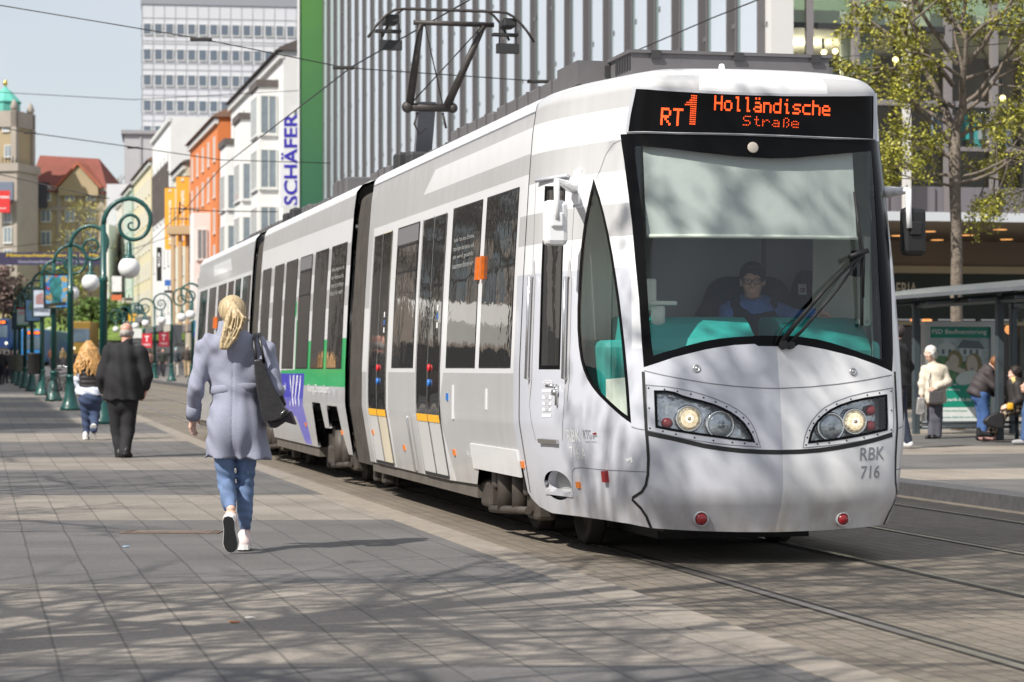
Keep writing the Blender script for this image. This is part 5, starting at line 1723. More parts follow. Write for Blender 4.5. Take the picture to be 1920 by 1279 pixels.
sdf_obj('vest', [C_(q(157, 690), q(179, 690), .115, .115, .05), C_(q(163, 695, .0), q(162, 722), .155, .145, .06), C_(q(172, 695, .0), q(175, 722), .155, .145, .06)], M('quilted_black', (.022, .020, .020), .5, noise=(5, .3)), vw, .012, [(q(167, 734), np.array([0, 0, -1.0]))], warp=lambda X, Y, Z: .010 * np.abs(np.sin(Z * 42)) - .004)
sdf_obj('jeans', [E_(q(169, 748, -.03), (.19, .165, .16), .04), C_(hpl, knl, .115, .078, .03), C_(knl, anl, .076, .060, .03), C_(hpr, knr, .115, .080, .03), C_(knr, anr, .078, .060, .03)], m_navy, vw, .013, [(q(167, 735), np.array([0, 0, 1.0]))], warp=lambda X, Y, Z: .006 * np.sin(Z * 50 + X * 20))
mb = MB(); mb.tube([anl + np.array([0, 0, .05]), anl + np.array([0, 0, .0])], [.062, .062], 14); mb.build('jeans_turnup', m_wshirt, vw)
sneaker(vw, q(161, 824, -.06), q(160, 824, .2), (0, 0, 1), m_whiteshoe, m_rim, m_rim, .05)
sneaker(vw, q(182, 796, -.34), q(178, 823, -.26), (-.1, .95, .25), m_whiteshoe, m_rim, M('pale_sole', (.50, .49, .47), .7, noise=(40, .4)), .05)
cvs = []
for i in range(64):
    t = rng.uniform(-1.9, 1.9); l = rng.uniform(.72, 1.0)
    st_ = hq(.085 * math.sin(t), -.02 - .075 * math.cos(t) * .8, .09 - .05 * abs(t) / 1.9)
    pts = [np.array(hq(.03 * math.sin(t), -.02, .12)), st_]
    for k_ in range(1, 9):
        f_ = k_ / 8 * l
        wv_ = .014 * math.sin(k_ * 2.1 + i)
        pts.append(np.array([hc[0] + math.sin(t) * (.10 + .135 * min(1, f_ * 1.5)) + wv_, hc[1] - .03 - max(-.2, math.cos(t)) * (.09 + .07 * min(1, f_ * 1.8)) + .5 * wv_, hc[2] + .05 - f_ * .50]))
    cvs.append(pts)
strand_hair('hair', M('golden_hair', (.46, .25, .085), .5, streak=((30, 30, 5), .5), bump=(40, .5, .01)), vw, cvs, .024, .013, .011, [E_(hq(0, -.02, .02), (.09, .105, .105), .02)], .008)

# generic standing or walking figure for those farther away
def figure(origin, rz, label, H=1.72, top='coat', ctop=(.02, .02, .022), cleg=(.03, .035, .06), chair=(.06, .04, .03), hem=.52, stride=.0, arm=0.0, cshoe=(.02, .02, .02), group=None, res=.022, bulk=1.0, extra=None):
    s = H / 1.72
    r = empty('person', origin, rz, label, 'person', group)
    V = lambda x, y, z: np.array([x * s, y * s, z * s])
    hc = V(0, .01, 1.60); hp, hq, hcv = head_prims(hc, .98 * s, (0, 1, 0))
    sl_, sr_ = V(-.19, 0, 1.39), V(.19, 0, 1.39)
    el_, er_ = V(-.25, -.03 + arm, 1.12), V(.25, -.03 - arm, 1.12)
    wl_, wr_ = V(-.23, .10 + arm, .90), V(.23, .10 - arm, .90)
    hl, hr = V(-.09, 0, .90), V(.09, 0, .90); kl, kr = V(-.095, .03 + stride * .5, .48), V(.095, .03 - stride * .5, .48); al, ar = V(-.095, -.02 + stride, .09), V(.095, -.02 - stride, .09 + abs(stride) * .15)
    b = hp + [C_(hc + V(0, -.01, -.06), V(0, 0, 1.42), .052 * s, .058 * s, .03), C_(V(-.12, 0, 1.38), V(.12, 0, 1.38), .085 * s, .085 * s, .05), C_(V(0, 0, 1.3), V(0, 0, .95), .13 * s, .13 * s, .06),
        C_(sl_, el_, .045 * s, .04 * s), C_(el_, wl_, .038 * s, .027 * s), C_(sr_, er_, .045 * s, .04 * s), C_(er_, wr_, .038 * s, .027 * s), C_(hl, kl, .085 * s, .055 * s), C_(kl, al, .052 * s, .036 * s), C_(hr, kr, .085 * s, .055 * s), C_(kr, ar, .052 * s, .036 * s)]
    b += hand(wl_, (0, .3, -.95), (.2, .9, 0), (1, 0, 0), .5, s=s) + hand(wr_, (0, .3, -.95), (-.2, .9, 0), (-1, 0, 0), .5, s=s)
    sdf_obj('body', b, m_skin, r, min(res, .016), carve=hcv)
    rr = lambda c: 'cloth_%02x%02x%02x' % tuple(int(min(.999, x) * 255) for x in c)
    mt = M(rr(ctop), ctop, .85, noise=(6, .2), bump=(25, .4, .01)); ml = M(rr(cleg), cleg, .85, noise=(8, .25)); mh = M(rr(chair), chair, .6, noise=(30, .3)); ms = M(rr(cshoe), cshoe, .5)
    B = bulk
    sdf_obj(top, [C_(V(-.13, 0, 1.37), V(.13, 0, 1.37), .10 * s * B, .10 * s * B, .05), C_(V(0, 0, 1.30), V(0, 0, 1.0), .165 * s * B, .16 * s * B, .06), C_(V(0, 0, 1.0), V(0, 0, hem * 1.72 - .02), .165 * s * B, .185 * s * B, .06), C_(V(0, 0, 1.44), V(0, 0, 1.47), .075 * s, .07 * s, .03),
        C_(sl_, el_, .072 * s * B, .064 * s * B, .03), C_(el_, wl_, .062 * s * B, .05 * s * B, .03), C_(sr_, er_, .072 * s * B, .064 * s * B, .03), C_(er_, wr_, .062 * s * B, .05 * s * B, .03)], mt, r, res, [(V(0, 0, hem * 1.72), np.array([0, 0, -1.0]))], warp=lambda X, Y, Z: .006 * np.sin(Z * 35 + X * 25))
    sdf_obj('trousers', [E_(V(0, -.01, .90), np.array([.175, .135, .14]) * s, .03), C_(hl, kl, .11 * s, .078 * s, .03), C_(kl, al, .074 * s, .058 * s, .03), C_(hr, kr, .11 * s, .078 * s, .03), C_(kr, ar, .074 * s, .058 * s, .03)], ml, r, res)
    for a_ in (al, ar):
        sdf_obj('shoe', [C_(a_ + V(0, -.03, -.045), a_ + V(0, .15, -.055), .046 * s, .036 * s, .02), C_(a_ + V(0, -.02, -.04), a_ + V(0, 0, .03), .045 * s, .045 * s, .02)], ms, r, .014, [(np.array([0, 0, a_[2] - .085 * s]), np.array([0, 0, -1.0]))])
    sdf_obj('hair', [E_(hq(0, -.022, .025), np.array([.088, .098, .10]) * s, .02)] + ([C_(hq(0, -.06, 0), hq(0, -.075, -.20), .085 * s, .06 * s, .03)] if (extra == 'long') else []), mh, r, .014, carve=[E_(hq(0, .10, -.03), np.array([.07, .06, .09]) * s)])
    return r
def at_px(px, py, Y, dz=0.0):
    return Vector(((px - 960) / F * Y, Y, float(gz(Y)) + dz))

# elderly woman at the stop
OY = 38.6
q = frame_px(1752, 829, OY); k = OY / F
old = empty('person', at_px(1752, 829, OY, .13), 0, 'white-haired elderly woman in cream quilted jacket standing at the tram stop', 'person')
hc = q(1744, 669, -.02); hp, hq, hcv = head_prims(hc, 1.0, (-.75, -.62, -.12))
shl, shr = q(1734, 700), q(1769, 700); ell, elr = q(1728, 726, -.05), q(1776, 724, -.05); wrl, wrr = q(1727, 745, -.08), q(1751, 733, -.22)
hpl, hpr = q(1746, 765), q(1758, 765); anl, anr = q(1748, 822), q(1758, 822)
body = hp + [C_(hc + np.array([.01, .01, -.06]), q(1750, 692), .05, .055, .03), C_(q(1740, 703), q(1762, 703), .08, .08, .05), C_(q(1752, 710), q(1752, 755), .13, .13, .06), C_(shl, ell, .045, .038), C_(ell, wrl, .037, .026), C_(shr, elr, .045, .038), C_(elr, wrr, .037, .026), C_(hpl, anl, .08, .04, .03), C_(hpr, anr, .08, .04, .03)]
body += hand(wrl, (0, -.1, -.95), (-.5, -.8, 0), (1, -.3, 0), .9, s=.95) + hand(wrr, (-.8, -.2, -.3), (-.2, .2, .9), (0, 1, -.2), .6, s=.95)
sdf_obj('body', body, m_skin2, old, .012, carve=hcv)
sdf_obj('jacket', [C_(q(1742, 702), q(1763, 702), .10, .10, .05), C_(q(1752, 708), q(1752, 735), .165, .17, .06), C_(q(1752, 735), q(1752, 757), .175, .195, .06), C_(shl, ell, .072, .062, .03), C_(ell, wrl, .060, .048, .03), C_(shr, elr, .075, .068, .03), C_(elr, wrr, .066, .050, .03), C_(q(1748, 690), q(1749, 694), .07, .08, .03)], M('cream_quilt', (.62, .56, .46), .85, noise=(8, .1), bump=(22, .7, .015)), old, .012, [(q(1752, 763), np.array([0, 0, -1.0]))], warp=lambda X, Y, Z: .005 * np.sin(Z * 40 + X * 20))
sdf_obj('trousers', [C_(q(1749, 758), q(1748, 790), .10, .085, .04), C_(q(1748, 790), anl, .085, .068, .03), C_(q(1757, 758), q(1757, 790), .10, .085, .04), C_(q(1757, 790), anr, .085, .068, .03)], M('grey_trousers', (.105, .105, .13), .85, noise=(10, .2)), old, .013)
for a_, d_ in ((anl, -.04), (anr, .0)):
    sdf_obj('shoe', [C_(a_ + np.array([0, .02, -.03]), a_ + np.array([-.10, -.10, -.035]), .045, .036, .02)], m_blackshoe, old, .012, [(np.array([0, 0, .0]), np.array([0, 0, -1.0]))])
sdf_obj('hair', [E_(hq(0, -.02, .03), (.098, .105, .10), .02), E_(hq(0, -.06, -.03), (.085, .07, .085), .02), C_(hq(-.075, .03, .0), hq(-.07, .0, -.05), .03, .03), C_(hq(.075, .03, .0), hq(.07, .0, -.05), .03, .03)], M('white_hair', (.58, .57, .54), .7, noise=(40, .2)), old, .012, carve=[E_(hq(0, .115, -.035), (.07, .06, .10))], warp=lambda X, Y, Z: .004 * np.sin(X * 90) * np.sin(Y * 80) * np.sin(Z * 90))
ob = tag(empty('handbag', at_px(1752, 829, OY, .13)), 'grey leather handbag worn across the front of the elderly woman', 'handbag')
mb = MB(); mb.prism([(1738, 740), (1762, 739), (1763, 762), (1737, 763)], lambda a, b, t: q(a, b, t), -.27, -.20); o = mb.build('pouch', M('grey_leather', (.075, .070, .072), .4, noise=(15, .2)), ob); bv = o.modifiers.new('soft', 'BEVEL'); bv.width = .015; bv.segments = 2
mb = MB(); mb.tube([q(1739, 742, -.235), q(1738, 720, -.20), q(1745, 698, -.10), q(1752, 690, .06)], .008, 6, flat=.5); mb.build('strap', M('grey_leather', (.075, .070, .072), .4), ob)
sb = tag(empty('shopping_bag', at_px(1752, 829, OY, .13)), 'shiny grey carrier bag hanging from the elderly woman hand', 'bag')
mb = MB(); mb.prism([(1718, 751), (1731, 751), (1733, 780), (1727, 784), (1715, 783)], lambda a, b, t: q(a, b, t), -.16, -.06); o = mb.build('sack', M('silver_bag', (.30, .29, .28), .35, noise=(9, .25), bump=(14, .8, .02)), sb); bv = o.modifiers.new('soft', 'BEVEL'); bv.width = .02; bv.segments = 2
mb = MB(); mb.tube([q(1719, 752, -.11), q(1724, 744, -.10), q(1730, 752, -.11)], .006, 6); mb.build('bag_handle', m_seam, sb)

# girl bending forward, seated woman, rollator and the bag by her feet
BY = 37.6
q = frame_px(1840, 838, BY)
gl = empty('person', at_px(1840, 838, BY, .13), 0, 'long-haired girl in dark jacket and jeans bending forward at the tram stop', 'person')
hc = q(1866, 693, -.05); hp, hq, hcv = head_prims(hc, 1.0, (.7, -.2, -.68))
shl, shr = q(1851, 712, -.12), q(1855, 712, .12); el_, er_ = q(1860, 735, -.14), q(1858, 738, .14); wl_, wr_ = q(1867, 748, -.14), q(1866, 750, .12)
hp_ = q(1838, 752); kl, kr = q(1846, 788, -.05), q(1842, 788, .06); al, ar = q(1843, 826, -.05), q(1839, 826, .06)
body = hp + [C_(hc + np.array([-.04, .02, .0]), q(1853, 707), .05, .06, .03), C_(q(1852, 712), q(1838, 748), .13, .13, .06), C_(shl, el_, .045, .038), C_(el_, wl_, .036, .027), C_(shr, er_, .045, .038), C_(er_, wr_, .036, .027), C_(hp_ + np.array([0, -.06, 0]), kl, .085, .055, .03), C_(kl, al, .052, .036), C_(hp_ + np.array([0, .06, 0]), kr, .085, .055, .03), C_(kr, ar, .052, .036)]
body += hand(wl_, (.8, 0, -.5), (0, -.5, .8), (0, 0, -1), .7) + hand(wr_, (.8, 0, -.5), (0, .5, .8), (0, 0, -1), .7)
sdf_obj('body', body, m_skin2, gl, .013, carve=hcv)
sdf_obj('jacket', [C_(q(1853, 708), q(1842, 730), .13, .165, .05), C_(q(1842, 730), q(1832, 752), .165, .175, .05), C_(shl, el_, .075, .062, .03), C_(el_, wl_, .06, .046, .03), C_(shr, er_, .075, .062, .03), C_(er_, wr_, .06, .046, .03)], M('brown_black_jacket', (.045, .036, .038), .7, noise=(7, .25)), gl, .014, [(q(1832, 757), np.array([-.45, 0, -.9]))], warp=lambda X, Y, Z: .006 * np.sin(Z * 45 + X * 30))
sdf_obj('jeans', [E_(hp_, (.15, .16, .15), .04), C_(hp_ + np.array([0, -.07, 0]), kl, .11, .075, .03), C_(kl, al, .072, .052, .03), C_(hp_ + np.array([0, .07, 0]), kr, .11, .075, .03), C_(kr, ar, .072, .052, .03)], M('mid_blue_jeans', (.055, .12, .30), .85, noise=(9, .3)), gl, .014)
for a_ in (al, ar): sdf_obj('shoe', [C_(a_ + np.array([-.03, 0, -.05]), a_ + np.array([.15, 0, -.06]), .045, .036, .02)], m_dark, gl, .014, [(np.array([0, 0, .0]), np.array([0, 0, -1.0]))])
cvs = []
for i in range(46):
    t = rng.uniform(-1.6, 1.6)
    st_ = hq(.085 * math.sin(t), -.03, .06 + .05 * math.cos(t)); pts = [np.array(st_)]
    for k_ in range(1, 8):
        f_ = k_ / 7
        pts.append(st_ + np.array([.02 * math.sin(k_ * 2 + i) - .05 * f_ + .06 * math.sin(t * 2) * f_, .12 * math.sin(t) * f_, -.48 * f_ * rng.uniform(.85, 1.0)]))
    cvs.append(pts)
strand_hair('hair', M('chestnut_hair', (.24, .10, .04), .5, streak=((30, 30, 4), .5)), gl, cvs, .024, .012, .012, [E_(hq(0, -.02, .02), (.09, .10, .10), .02)], .008)

SY = 37.2
q = frame_px(1890, 836, SY)
sw = empty('person', at_px(1890, 836, SY, .13), 0, 'dark-haired woman in checked trousers sitting at the tram stop with legs stretched out', 'person')
hc = q(1902, 708, -.02); hp, hq, hcv = head_prims(hc, 1.0, (-.95, -.3, -.05))
hpp = q(1916, 768); kl, kr = q(1886, 777, -.08), q(1888, 778, .10); al, ar = q(1853, 818, -.10), q(1862, 825, .08)
shl, shr = q(1904, 730, -.17), q(1908, 730, .17); el_, er_ = q(1907, 755, -.2), q(1910, 757, .2); wl_, wr_ = q(1890, 768, -.14), q(1890, 768, .14)
body = hp + [C_(hc + np.array([.02, 0, -.05]), q(1905, 724), .05, .06, .03), C_(q(1906, 732), q(1914, 764), .13, .13, .05), C_(shl, el_, .045, .038), C_(el_, wl_, .036, .027), C_(shr, er_, .045, .038), C_(er_, wr_, .036, .027), C_(hpp + np.array([0, -.07, 0]), kl, .085, .055, .03), C_(kl, al, .052, .036), C_(hpp + np.array([0, .07, 0]), kr, .085, .055, .03), C_(kr, ar, .052, .036)]
body += hand(wl_, (-.9, 0, -.2), (0, .6, .6), (0, 0, -1), .6) + hand(wr_, (-.9, 0, -.2), (0, -.6, .6), (0, 0, -1), .6)
sdf_obj('body', body, m_skin2, sw, .013, carve=hcv)
sdf_obj('jacket', [C_(q(1905, 728), q(1913, 768), .14, .165, .05), C_(shl, el_, .078, .066, .03), C_(el_, wl_, .064, .05, .03), C_(shr, er_, .078, .066, .03), C_(er_, wr_, .064, .05, .03)], M('black_brown_jacket', (.03, .026, .026), .7, noise=(7, .25)), sw, .014)
def check_mat():
    m = bpy.data.materials.new('checked_cloth'); t, b = nodes_of(m)
    co = t.nodes.new('ShaderNodeTexCoord'); ck = t.nodes.new('ShaderNodeTexChecker'); ck.inputs['Scale'].default_value = 19
    mp_ = t.nodes.new('ShaderNodeMapping'); mp_.inputs['Rotation'].default_value = (.3, .7, .5)
    ck.inputs['Color1'].default_value = (.035, .025, .02, 1); ck.inputs['Color2'].default_value = (.42, .33, .24, 1)
    t.links.new(co.outputs['Object'], mp_.inputs[0]); t.links.new(mp_.outputs[0], ck.inputs['Vector']); t.links.new(ck.outputs[0], b.inputs['Base Color']); b.inputs['Roughness'].default_value = .9
    return m
sdf_obj('trousers', [E_(hpp, (.17, .17, .13), .04), C_(hpp + np.array([0, -.07, 0]), kl, .10, .075, .03), C_(kl, al * .85 + kl * .15, .072, .065, .03), C_(hpp + np.array([0, .07, 0]), kr, .10, .075, .03), C_(kr, ar * .85 + kr * .15, .072, .065, .03)], check_mat(), sw, .013)
for a_, c_ in ((al, m_dark), (ar, M('pink_shoe', (.62, .36, .34), .6))): sdf_obj('shoe', [C_(a_ + np.array([.03, 0, -.03]), a_ + np.array([-.17, 0, -.02]), .048, .040, .02), C_(a_ + np.array([-.15, 0, -.03]), a_ + np.array([-.17, 0, .05]), .042, .035, .03)], c_, sw, .013)
sdf_obj('hair', [E_(hq(0, -.02, .035), (.098, .11, .10), .02), E_(hq(0, -.07, -.03), (.08, .07, .08), .02)], m_dkhair, sw, .012, carve=[E_(hq(0, .115, -.035), (.07, .06, .10))], warp=lambda X, Y, Z: .008 * np.sin(X * 80) * np.sin(Y * 70) * np.sin(Z * 75))
mb = MB(); mb.tube([q(1897, 716, -.10), q(1898, 724, -.14), q(1906, 726, -.10)], .035, 10); mb.build('scarf', M('yellow_scarf', (.60, .48, .20), .8, noise=(20, .3)), sw)
mb = MB(); mb.box(q(1889, 769, -.2), (.10, .08, .11), bev=.03); tag(mb.build('purse', M('orange_purse', (.75, .38, .02), .6)), 'small orange yellow purse in the lap of the seated woman', 'purse').location = at_px(1890, 836, SY, .13)
mb = MB(); mb.prism([(1836, 797), (1846, 787), (1866, 778), (1876, 784), (1876, 808), (1858, 810), (1842, 804)], lambda a, b, t: q(a, b, t), -.34, -.18); o = mb.build('travel_bag', m_leather); bv = o.modifiers.new('soft', 'BEVEL'); bv.width = .03; bv.segments = 3
tag(o, 'black leather travel bag hanging in front of the seated woman shins', 'bag'); o.location = at_px(1890, 836, SY, .13)

# person cut by the edge of the picture, and the one half hidden behind the tram
figure(at_px(1941, 843, 36.2, .13), R_(80), 'person in black leather jacket, blue jeans and grey sneakers beside the seated woman', 1.74, 'jacket', (.016, .016, .018), (.055, .11, .24), (.03, .02, .02), .56, .18, .05, (.30, .30, .31), res=.016)
figure(at_px(1683, 862, 34.6, .13), R_(60), 'person in dark jacket, dark jeans and white trainers half hidden behind the tram nose', 1.78, 'jacket', (.012, .012, .014), (.02, .028, .05), (.03, .02, .02), .50, .10, .05, (.62, .62, .64), res=.016)

# driver
q = lambda x, y, z: np.array([x, y, z])
dl = loc2w(np.array([0.0, 1.5, 0.0]))
drv = empty('person', Vector(dl), ALPHA, 'tram driver with dark hair and glasses in blue shirt and black waistcoat behind the windscreen', 'person')
# the driver's seat is the empty's origin, facing the windscreen (-y)
def dpx(px, py, u):
    """point on the ray of a photo pixel at depth u in the tram, in driver coordinates"""
    a = (px - 960) / F
    r = (a * (NOSE.y + CA * u) - NOSE.x + SA * u) / (CA - a * SA)
    Yw = NOSE.y + SA * r + CA * u
    return np.array([r, u - 1.5, CAMH - (py - 690) / F * Yw])
hc = dpx(1411, 528, 1.30); hp, hq, hcv = head_prims(hc, 1.05, (-.32, -.94, -.06))
shl, shr = dpx(1366, 584, 1.42), dpx(1458, 584, 1.42); el_, er_ = dpx(1360, 625, 1.25), dpx(1490, 597, 1.15); wl_, wr_ = dpx(1405, 640, 1.05), dpx(1524, 590, .95)
body = hp + [C_(hc + np.array([.01, .03, -.06]), dpx(1411, 575, 1.40), .055, .062, .03), C_(dpx(1390, 588, 1.42), dpx(1435, 588, 1.42), .085, .085, .05), C_(dpx(1411, 600, 1.42), np.array([dpx(1411, 600, 1.42)[0], .05, 1.1]), .15, .16, .06), C_(shl, el_, .05, .042), C_(el_, wl_, .04, .03), C_(shr, er_, .05, .042), C_(er_, wr_, .04, .03)]
pl = dpx(1411, 600, 1.42); pel = np.array([pl[0], .05, 1.15])
for sg in (-1, 1): body += [C_(pel + np.array([sg * .1, 0, 0]), pel + np.array([sg * .14, -.45, .02]), .085, .06, .03), C_(pel + np.array([sg * .14, -.45, .02]), pel + np.array([sg * .14, -.40, -.42]), .055, .04, .02)]
body += hand(wr_, (.85, -.45, -.1), (-.3, -.6, .7), (0, 0, -1), .7) + hand(wl_, (.6, -.7, -.1), (.5, .6, .3), (0, 0, -1), .6)
sdf_obj('body', body, m_skin, drv, .010, carve=hcv)
m_bshirt = M('blue_shirt', (.10, .20, .50), .85, noise=(12, .12), bump=(20, .5, .008))
sdf_obj('shirt', [C_(dpx(1388, 588, 1.42), dpx(1438, 588, 1.42), .098, .098, .05), C_(dpx(1411, 592, 1.42), pel, .165, .175, .06), C_(shl, el_, .070, .062, .03), C_(el_, wl_, .058, .048, .03), C_(shr, er_, .070, .060, .03), C_(er_, wr_, .056, .045, .03), C_(dpx(1411, 570, 1.36), dpx(1411, 574, 1.38), .072, .08, .02)], m_bshirt, drv, .012, warp=lambda X, Y, Z: .004 * np.sin(Z * 60 + X * 40))
vst = [C_(dpx(1388, 588, 1.42), dpx(1384, 640, 1.36), .122, .17, .03), C_(dpx(1436, 588, 1.42), dpx(1440, 640, 1.36), .122, .17, .03), C_(dpx(1411, 620, 1.40), pel, .19, .20, .05)]
sdf_obj('waistcoat', vst, M('black_vest', (.012, .012, .015), .8), drv, .012, carve=[C_(dpx(1411, 570, 1.20), dpx(1411, 622, 1.20), .10, .012, .01), C_(dpx(1411, 560, 1.36), dpx(1411, 574, 1.38), .085, .085)])
mb = MB()
for sg in (-1, 1): mb.tube([pl + np.array([sg * .09, -.13, -.06]), pl + np.array([sg * .12, -.128, -.05]), pl + np.array([sg * .155, -.115, -.065])], .005, 6)
mb.build('red_piping', m_red, drv)
sdf_obj('hair', [E_(hq(0, -.02, .045), (.092, .106, .098), .02), E_(hq(0, .05, .10), (.065, .05, .035), .02)], M('driver_hair', (.028, .022, .02), .6, noise=(40, .4)), drv, .010, [(np.array(hq(0, .0, -.03)), np.array([0, 0, -1.0]))], carve=[E_(hq(0, .13, -.02), (.085, .07, .085))], warp=lambda X, Y, Z: .003 * np.sin(X * 150) * np.sin(Y * 140))
mb = MB()
for sg in (-1, 1):
    cen = hq(sg * .034, .103, .004); rt = np.array(hq(1, 0, 0)) - np.array(hq(0, 0, 0)); upv = np.array(hq(0, 0, 1)) - np.array(hq(0, 0, 0))
    mb.tube([cen + rt * .026 * math.cos(t) * 1.15 + upv * .019 * math.sin(t) for t in np.linspace(0, 2 * math.pi, 17)], .0026, 6, caps=False)
    mb.tube([hq(sg * .064, .10, .008), hq(sg * .078, .05, .010), hq(sg * .080, .0, .010)], .0025, 6)
mb.tube([hq(-.008, .107, .006), hq(.008, .107, .006)], .0025, 6)
mb.build('glasses', m_seam, drv)
for sg in (-1, 1):
    mb = MB(); mb.ball(hq(sg * .031, .082, .006), .0125, 0, 12, 8); mb.ball(hq(sg * .031, .091, .006), .006, 1, 10, 6); mb.build('eye', [M('eye_white', (.62, .6, .58), .3), m_seam], drv)
# dark coat with a pass hanging on the cab wall
dc = empty('hanging_coat', Vector(dl), ALPHA, 'black coat with a small white tag hanging beside the driver', 'coat')
sdf_obj('cloth', [C_(dpx(1520, 540, 1.95), dpx(1500, 600, 1.95), .12, .17, .08), C_(dpx(1520, 540, 1.95), dpx(1545, 600, 1.95), .12, .17, .08), C_(dpx(1522, 600, 1.95), dpx(1522, 680, 1.95), .22, .24, .08)], m_dark, dc, .018, warp=lambda X, Y, Z: .012 * np.sin(X * 40 + Z * 8))
mb = MB(); a = dpx(1497, 553, 1.72); b_ = dpx(1512, 533, 1.72)
mb.box((a + b_) / 2, (abs(b_[0] - a[0]), .006, abs(b_[2] - a[2])))
tg_ = mb.build('name_tag', m_letwhite, dc)
mb = MB(); add_text(mb, 'DB', (a + b_) / 2 + np.array([-.018, -.006, -.018]), (1, 0, 0), (0, 0, 1), .036, .03, 0, .02); mb.build('tag_print', m_red, tg_)
sdf_obj('dark_seat_back', [C_(dpx(1362, 560, 1.70), dpx(1440, 560, 1.70), .16, .16, .08), C_(dpx(1350, 610, 1.70), dpx(1455, 610, 1.70), .20, .20, .08)], M('seat_cloth', (.012, .014, .02), .85), tram, .02).location = Vector((0, 1.5, 0))
# ================================================================ STREET FURNITURE
m_lamp = M('lamp_green', (.008, .072, .064), .38, coat=.2, noise=(5, .12))
m_globe = M('opal_globe', (.80, .80, .80), .25, coat=.4)
def spiral_pts(flip=1):
    ang = np.radians([180, 135, 90, 45, 0, -45, -90, -135, -180, -225, -270, -315, -360, -405, -450, -495, -540, -600, -660])
    rad = np.array([.575, .565, .54, .46, .36, .325, .305, .275, .245, .225, .20, .17, .145, .125, .105, .088, .07, .05, .025])
    a2 = np.radians(np.arange(180, -661, -14)); r2 = np.interp(-a2, -ang, rad)
    c = np.array([.575, 4.08])
    return [Vector((flip * (c[0] + r * math.cos(a)), 0, c[1] + r * math.sin(a))) for a, r in zip(a2, r2)], c, r2
def make_lamp(flip=1):
    root = empty('street_lamp')
    mb = MB(); mb.lathe([(.26, 0), (.26, .07), (.23, .10), (.18, .22), (.14, .40), (.11, .65), (.10, .80), (.12, .82), (.12, .86), (.095, .90)], n=18); mb.build('base', m_lamp, root)
    mb = MB(); mb.lathe([(.085, .86), (.076, 2.9), (.09, 2.92), (.09, 3.0), (.064, 3.03), (.054, 4.08)], n=16); mb.build('pole', m_lamp, root)
    pts, c, r2 = spiral_pts(flip)
    mb = MB(); mb.tube(pts, [.052 * (1 - .70 * i / len(pts)) for i in range(len(pts))], 10); mb.build('scroll_arm', m_lamp, root)
    gx = flip * .52
    mb = MB(); mb.lathe([(.02, 3.80), (.02, 3.74), (.05, 3.72), (.055, 3.50), (.075, 3.46), (.12, 3.42), (.135, 3.36), (.0, 3.36)], (gx, 0, 0), 16); mb.build('lamp_holder', m_lamp, root)
    mb = MB(); mb.ball((gx, 0, 3.20), .225, 0, 24, 16); mb.build('globe', m_globe, root)
    return root
left_lab = ['green scroll street lamp on the left pavement, nearest of its row, behind the walking couple', 'green scroll street lamp standing just left of the walking couple', 'green scroll street lamp carrying the statue poster', 'green scroll street lamp carrying the pale town poster', 'green scroll street lamp carrying the light blue map poster', 'green scroll street lamp carrying the pink and green poster', 'green scroll street lamp, seventh along the left pavement', 'green scroll street lamp, farthest one of the left pavement row']
lampL = make_lamp(1)
LP = []
for k_, (px, Y) in enumerate(((197, 49.5), (135, 60.5), (104, 71.5), (82, 82.5), (63, 93.0), (50, 103.5), (40, 114), (31, 125))):
    o = lampL if k_ == 0 else copy_tree(lampL)
    o.location = at_px(px - 3, 0, Y, .03); o.rotation_euler = (0, 0, rng.uniform(-.12, .12)); o.scale = (1, 1, 1)
    tag(o, left_lab[k_], 'street lamp', 'green scroll lamps on the left pavement'); LP.append(o)
lampR = make_lamp(-1)
for k_, (px, Y, lb) in enumerate(((361, 118, 'green scroll street lamp on the far right pavement, nearest the rear of the tram'), (322, 128, 'green scroll street lamp on the far right pavement holding a dark red T banner'), (290, 139, 'green scroll street lamp on the far right pavement holding a bright red T banner'), (270, 151, 'green scroll street lamp on the far right pavement beside a white banner'), (247, 163, 'green scroll street lamp on the far right pavement just right of the balding man'), (231, 176, 'small distant green scroll street lamp behind the head of the balding man'), (379, 110, 'green scroll street lamp on the far right pavement cut off by the tram rear'))):
    o = lampR if k_ == 0 else copy_tree(lampR)
    o.location = Vector(((px - 960) / F * Y, Y, CAMH - (718 - 3 * k_ * 1.2 - 690) / F * Y)); tag(o, lb, 'street lamp', 'green scroll lamps on the far right pavement')
    if k_ == 6: o.location.z = CAMH - (722 - 690) / F * Y
# ---- posters hung on the left lamps
def noise_poster(name, cols, scale):
    m = bpy.data.materials.new(name); t, b = nodes_of(m)
    co = t.nodes.new('ShaderNodeTexCoord'); n = t.nodes.new('ShaderNodeTexNoise'); n.inputs['Scale'].default_value = scale; n.inputs['Detail'].default_value = 2
    r = t.nodes.new('ShaderNodeValToRGB'); r.color_ramp.interpolation = 'CONSTANT'
    while len(r.color_ramp.elements) < len(cols): r.color_ramp.elements.new(.5)
    for i, c in enumerate(cols):
        r.color_ramp.elements[i].position = (0 if i == 0 else .30 + .40 * i / len(cols)); r.color_ramp.elements[i].color = (*c, 1)
    t.links.new(co.outputs['Object'], n.inputs['Vector']); t.links.new(n.outputs['Fac'], r.inputs[0]); t.links.new(r.outputs[0], b.inputs['Base Color']); b.inputs['Roughness'].default_value = .4
    return m
m_frame = M('poster_frame', (.012, .03, .03), .4)
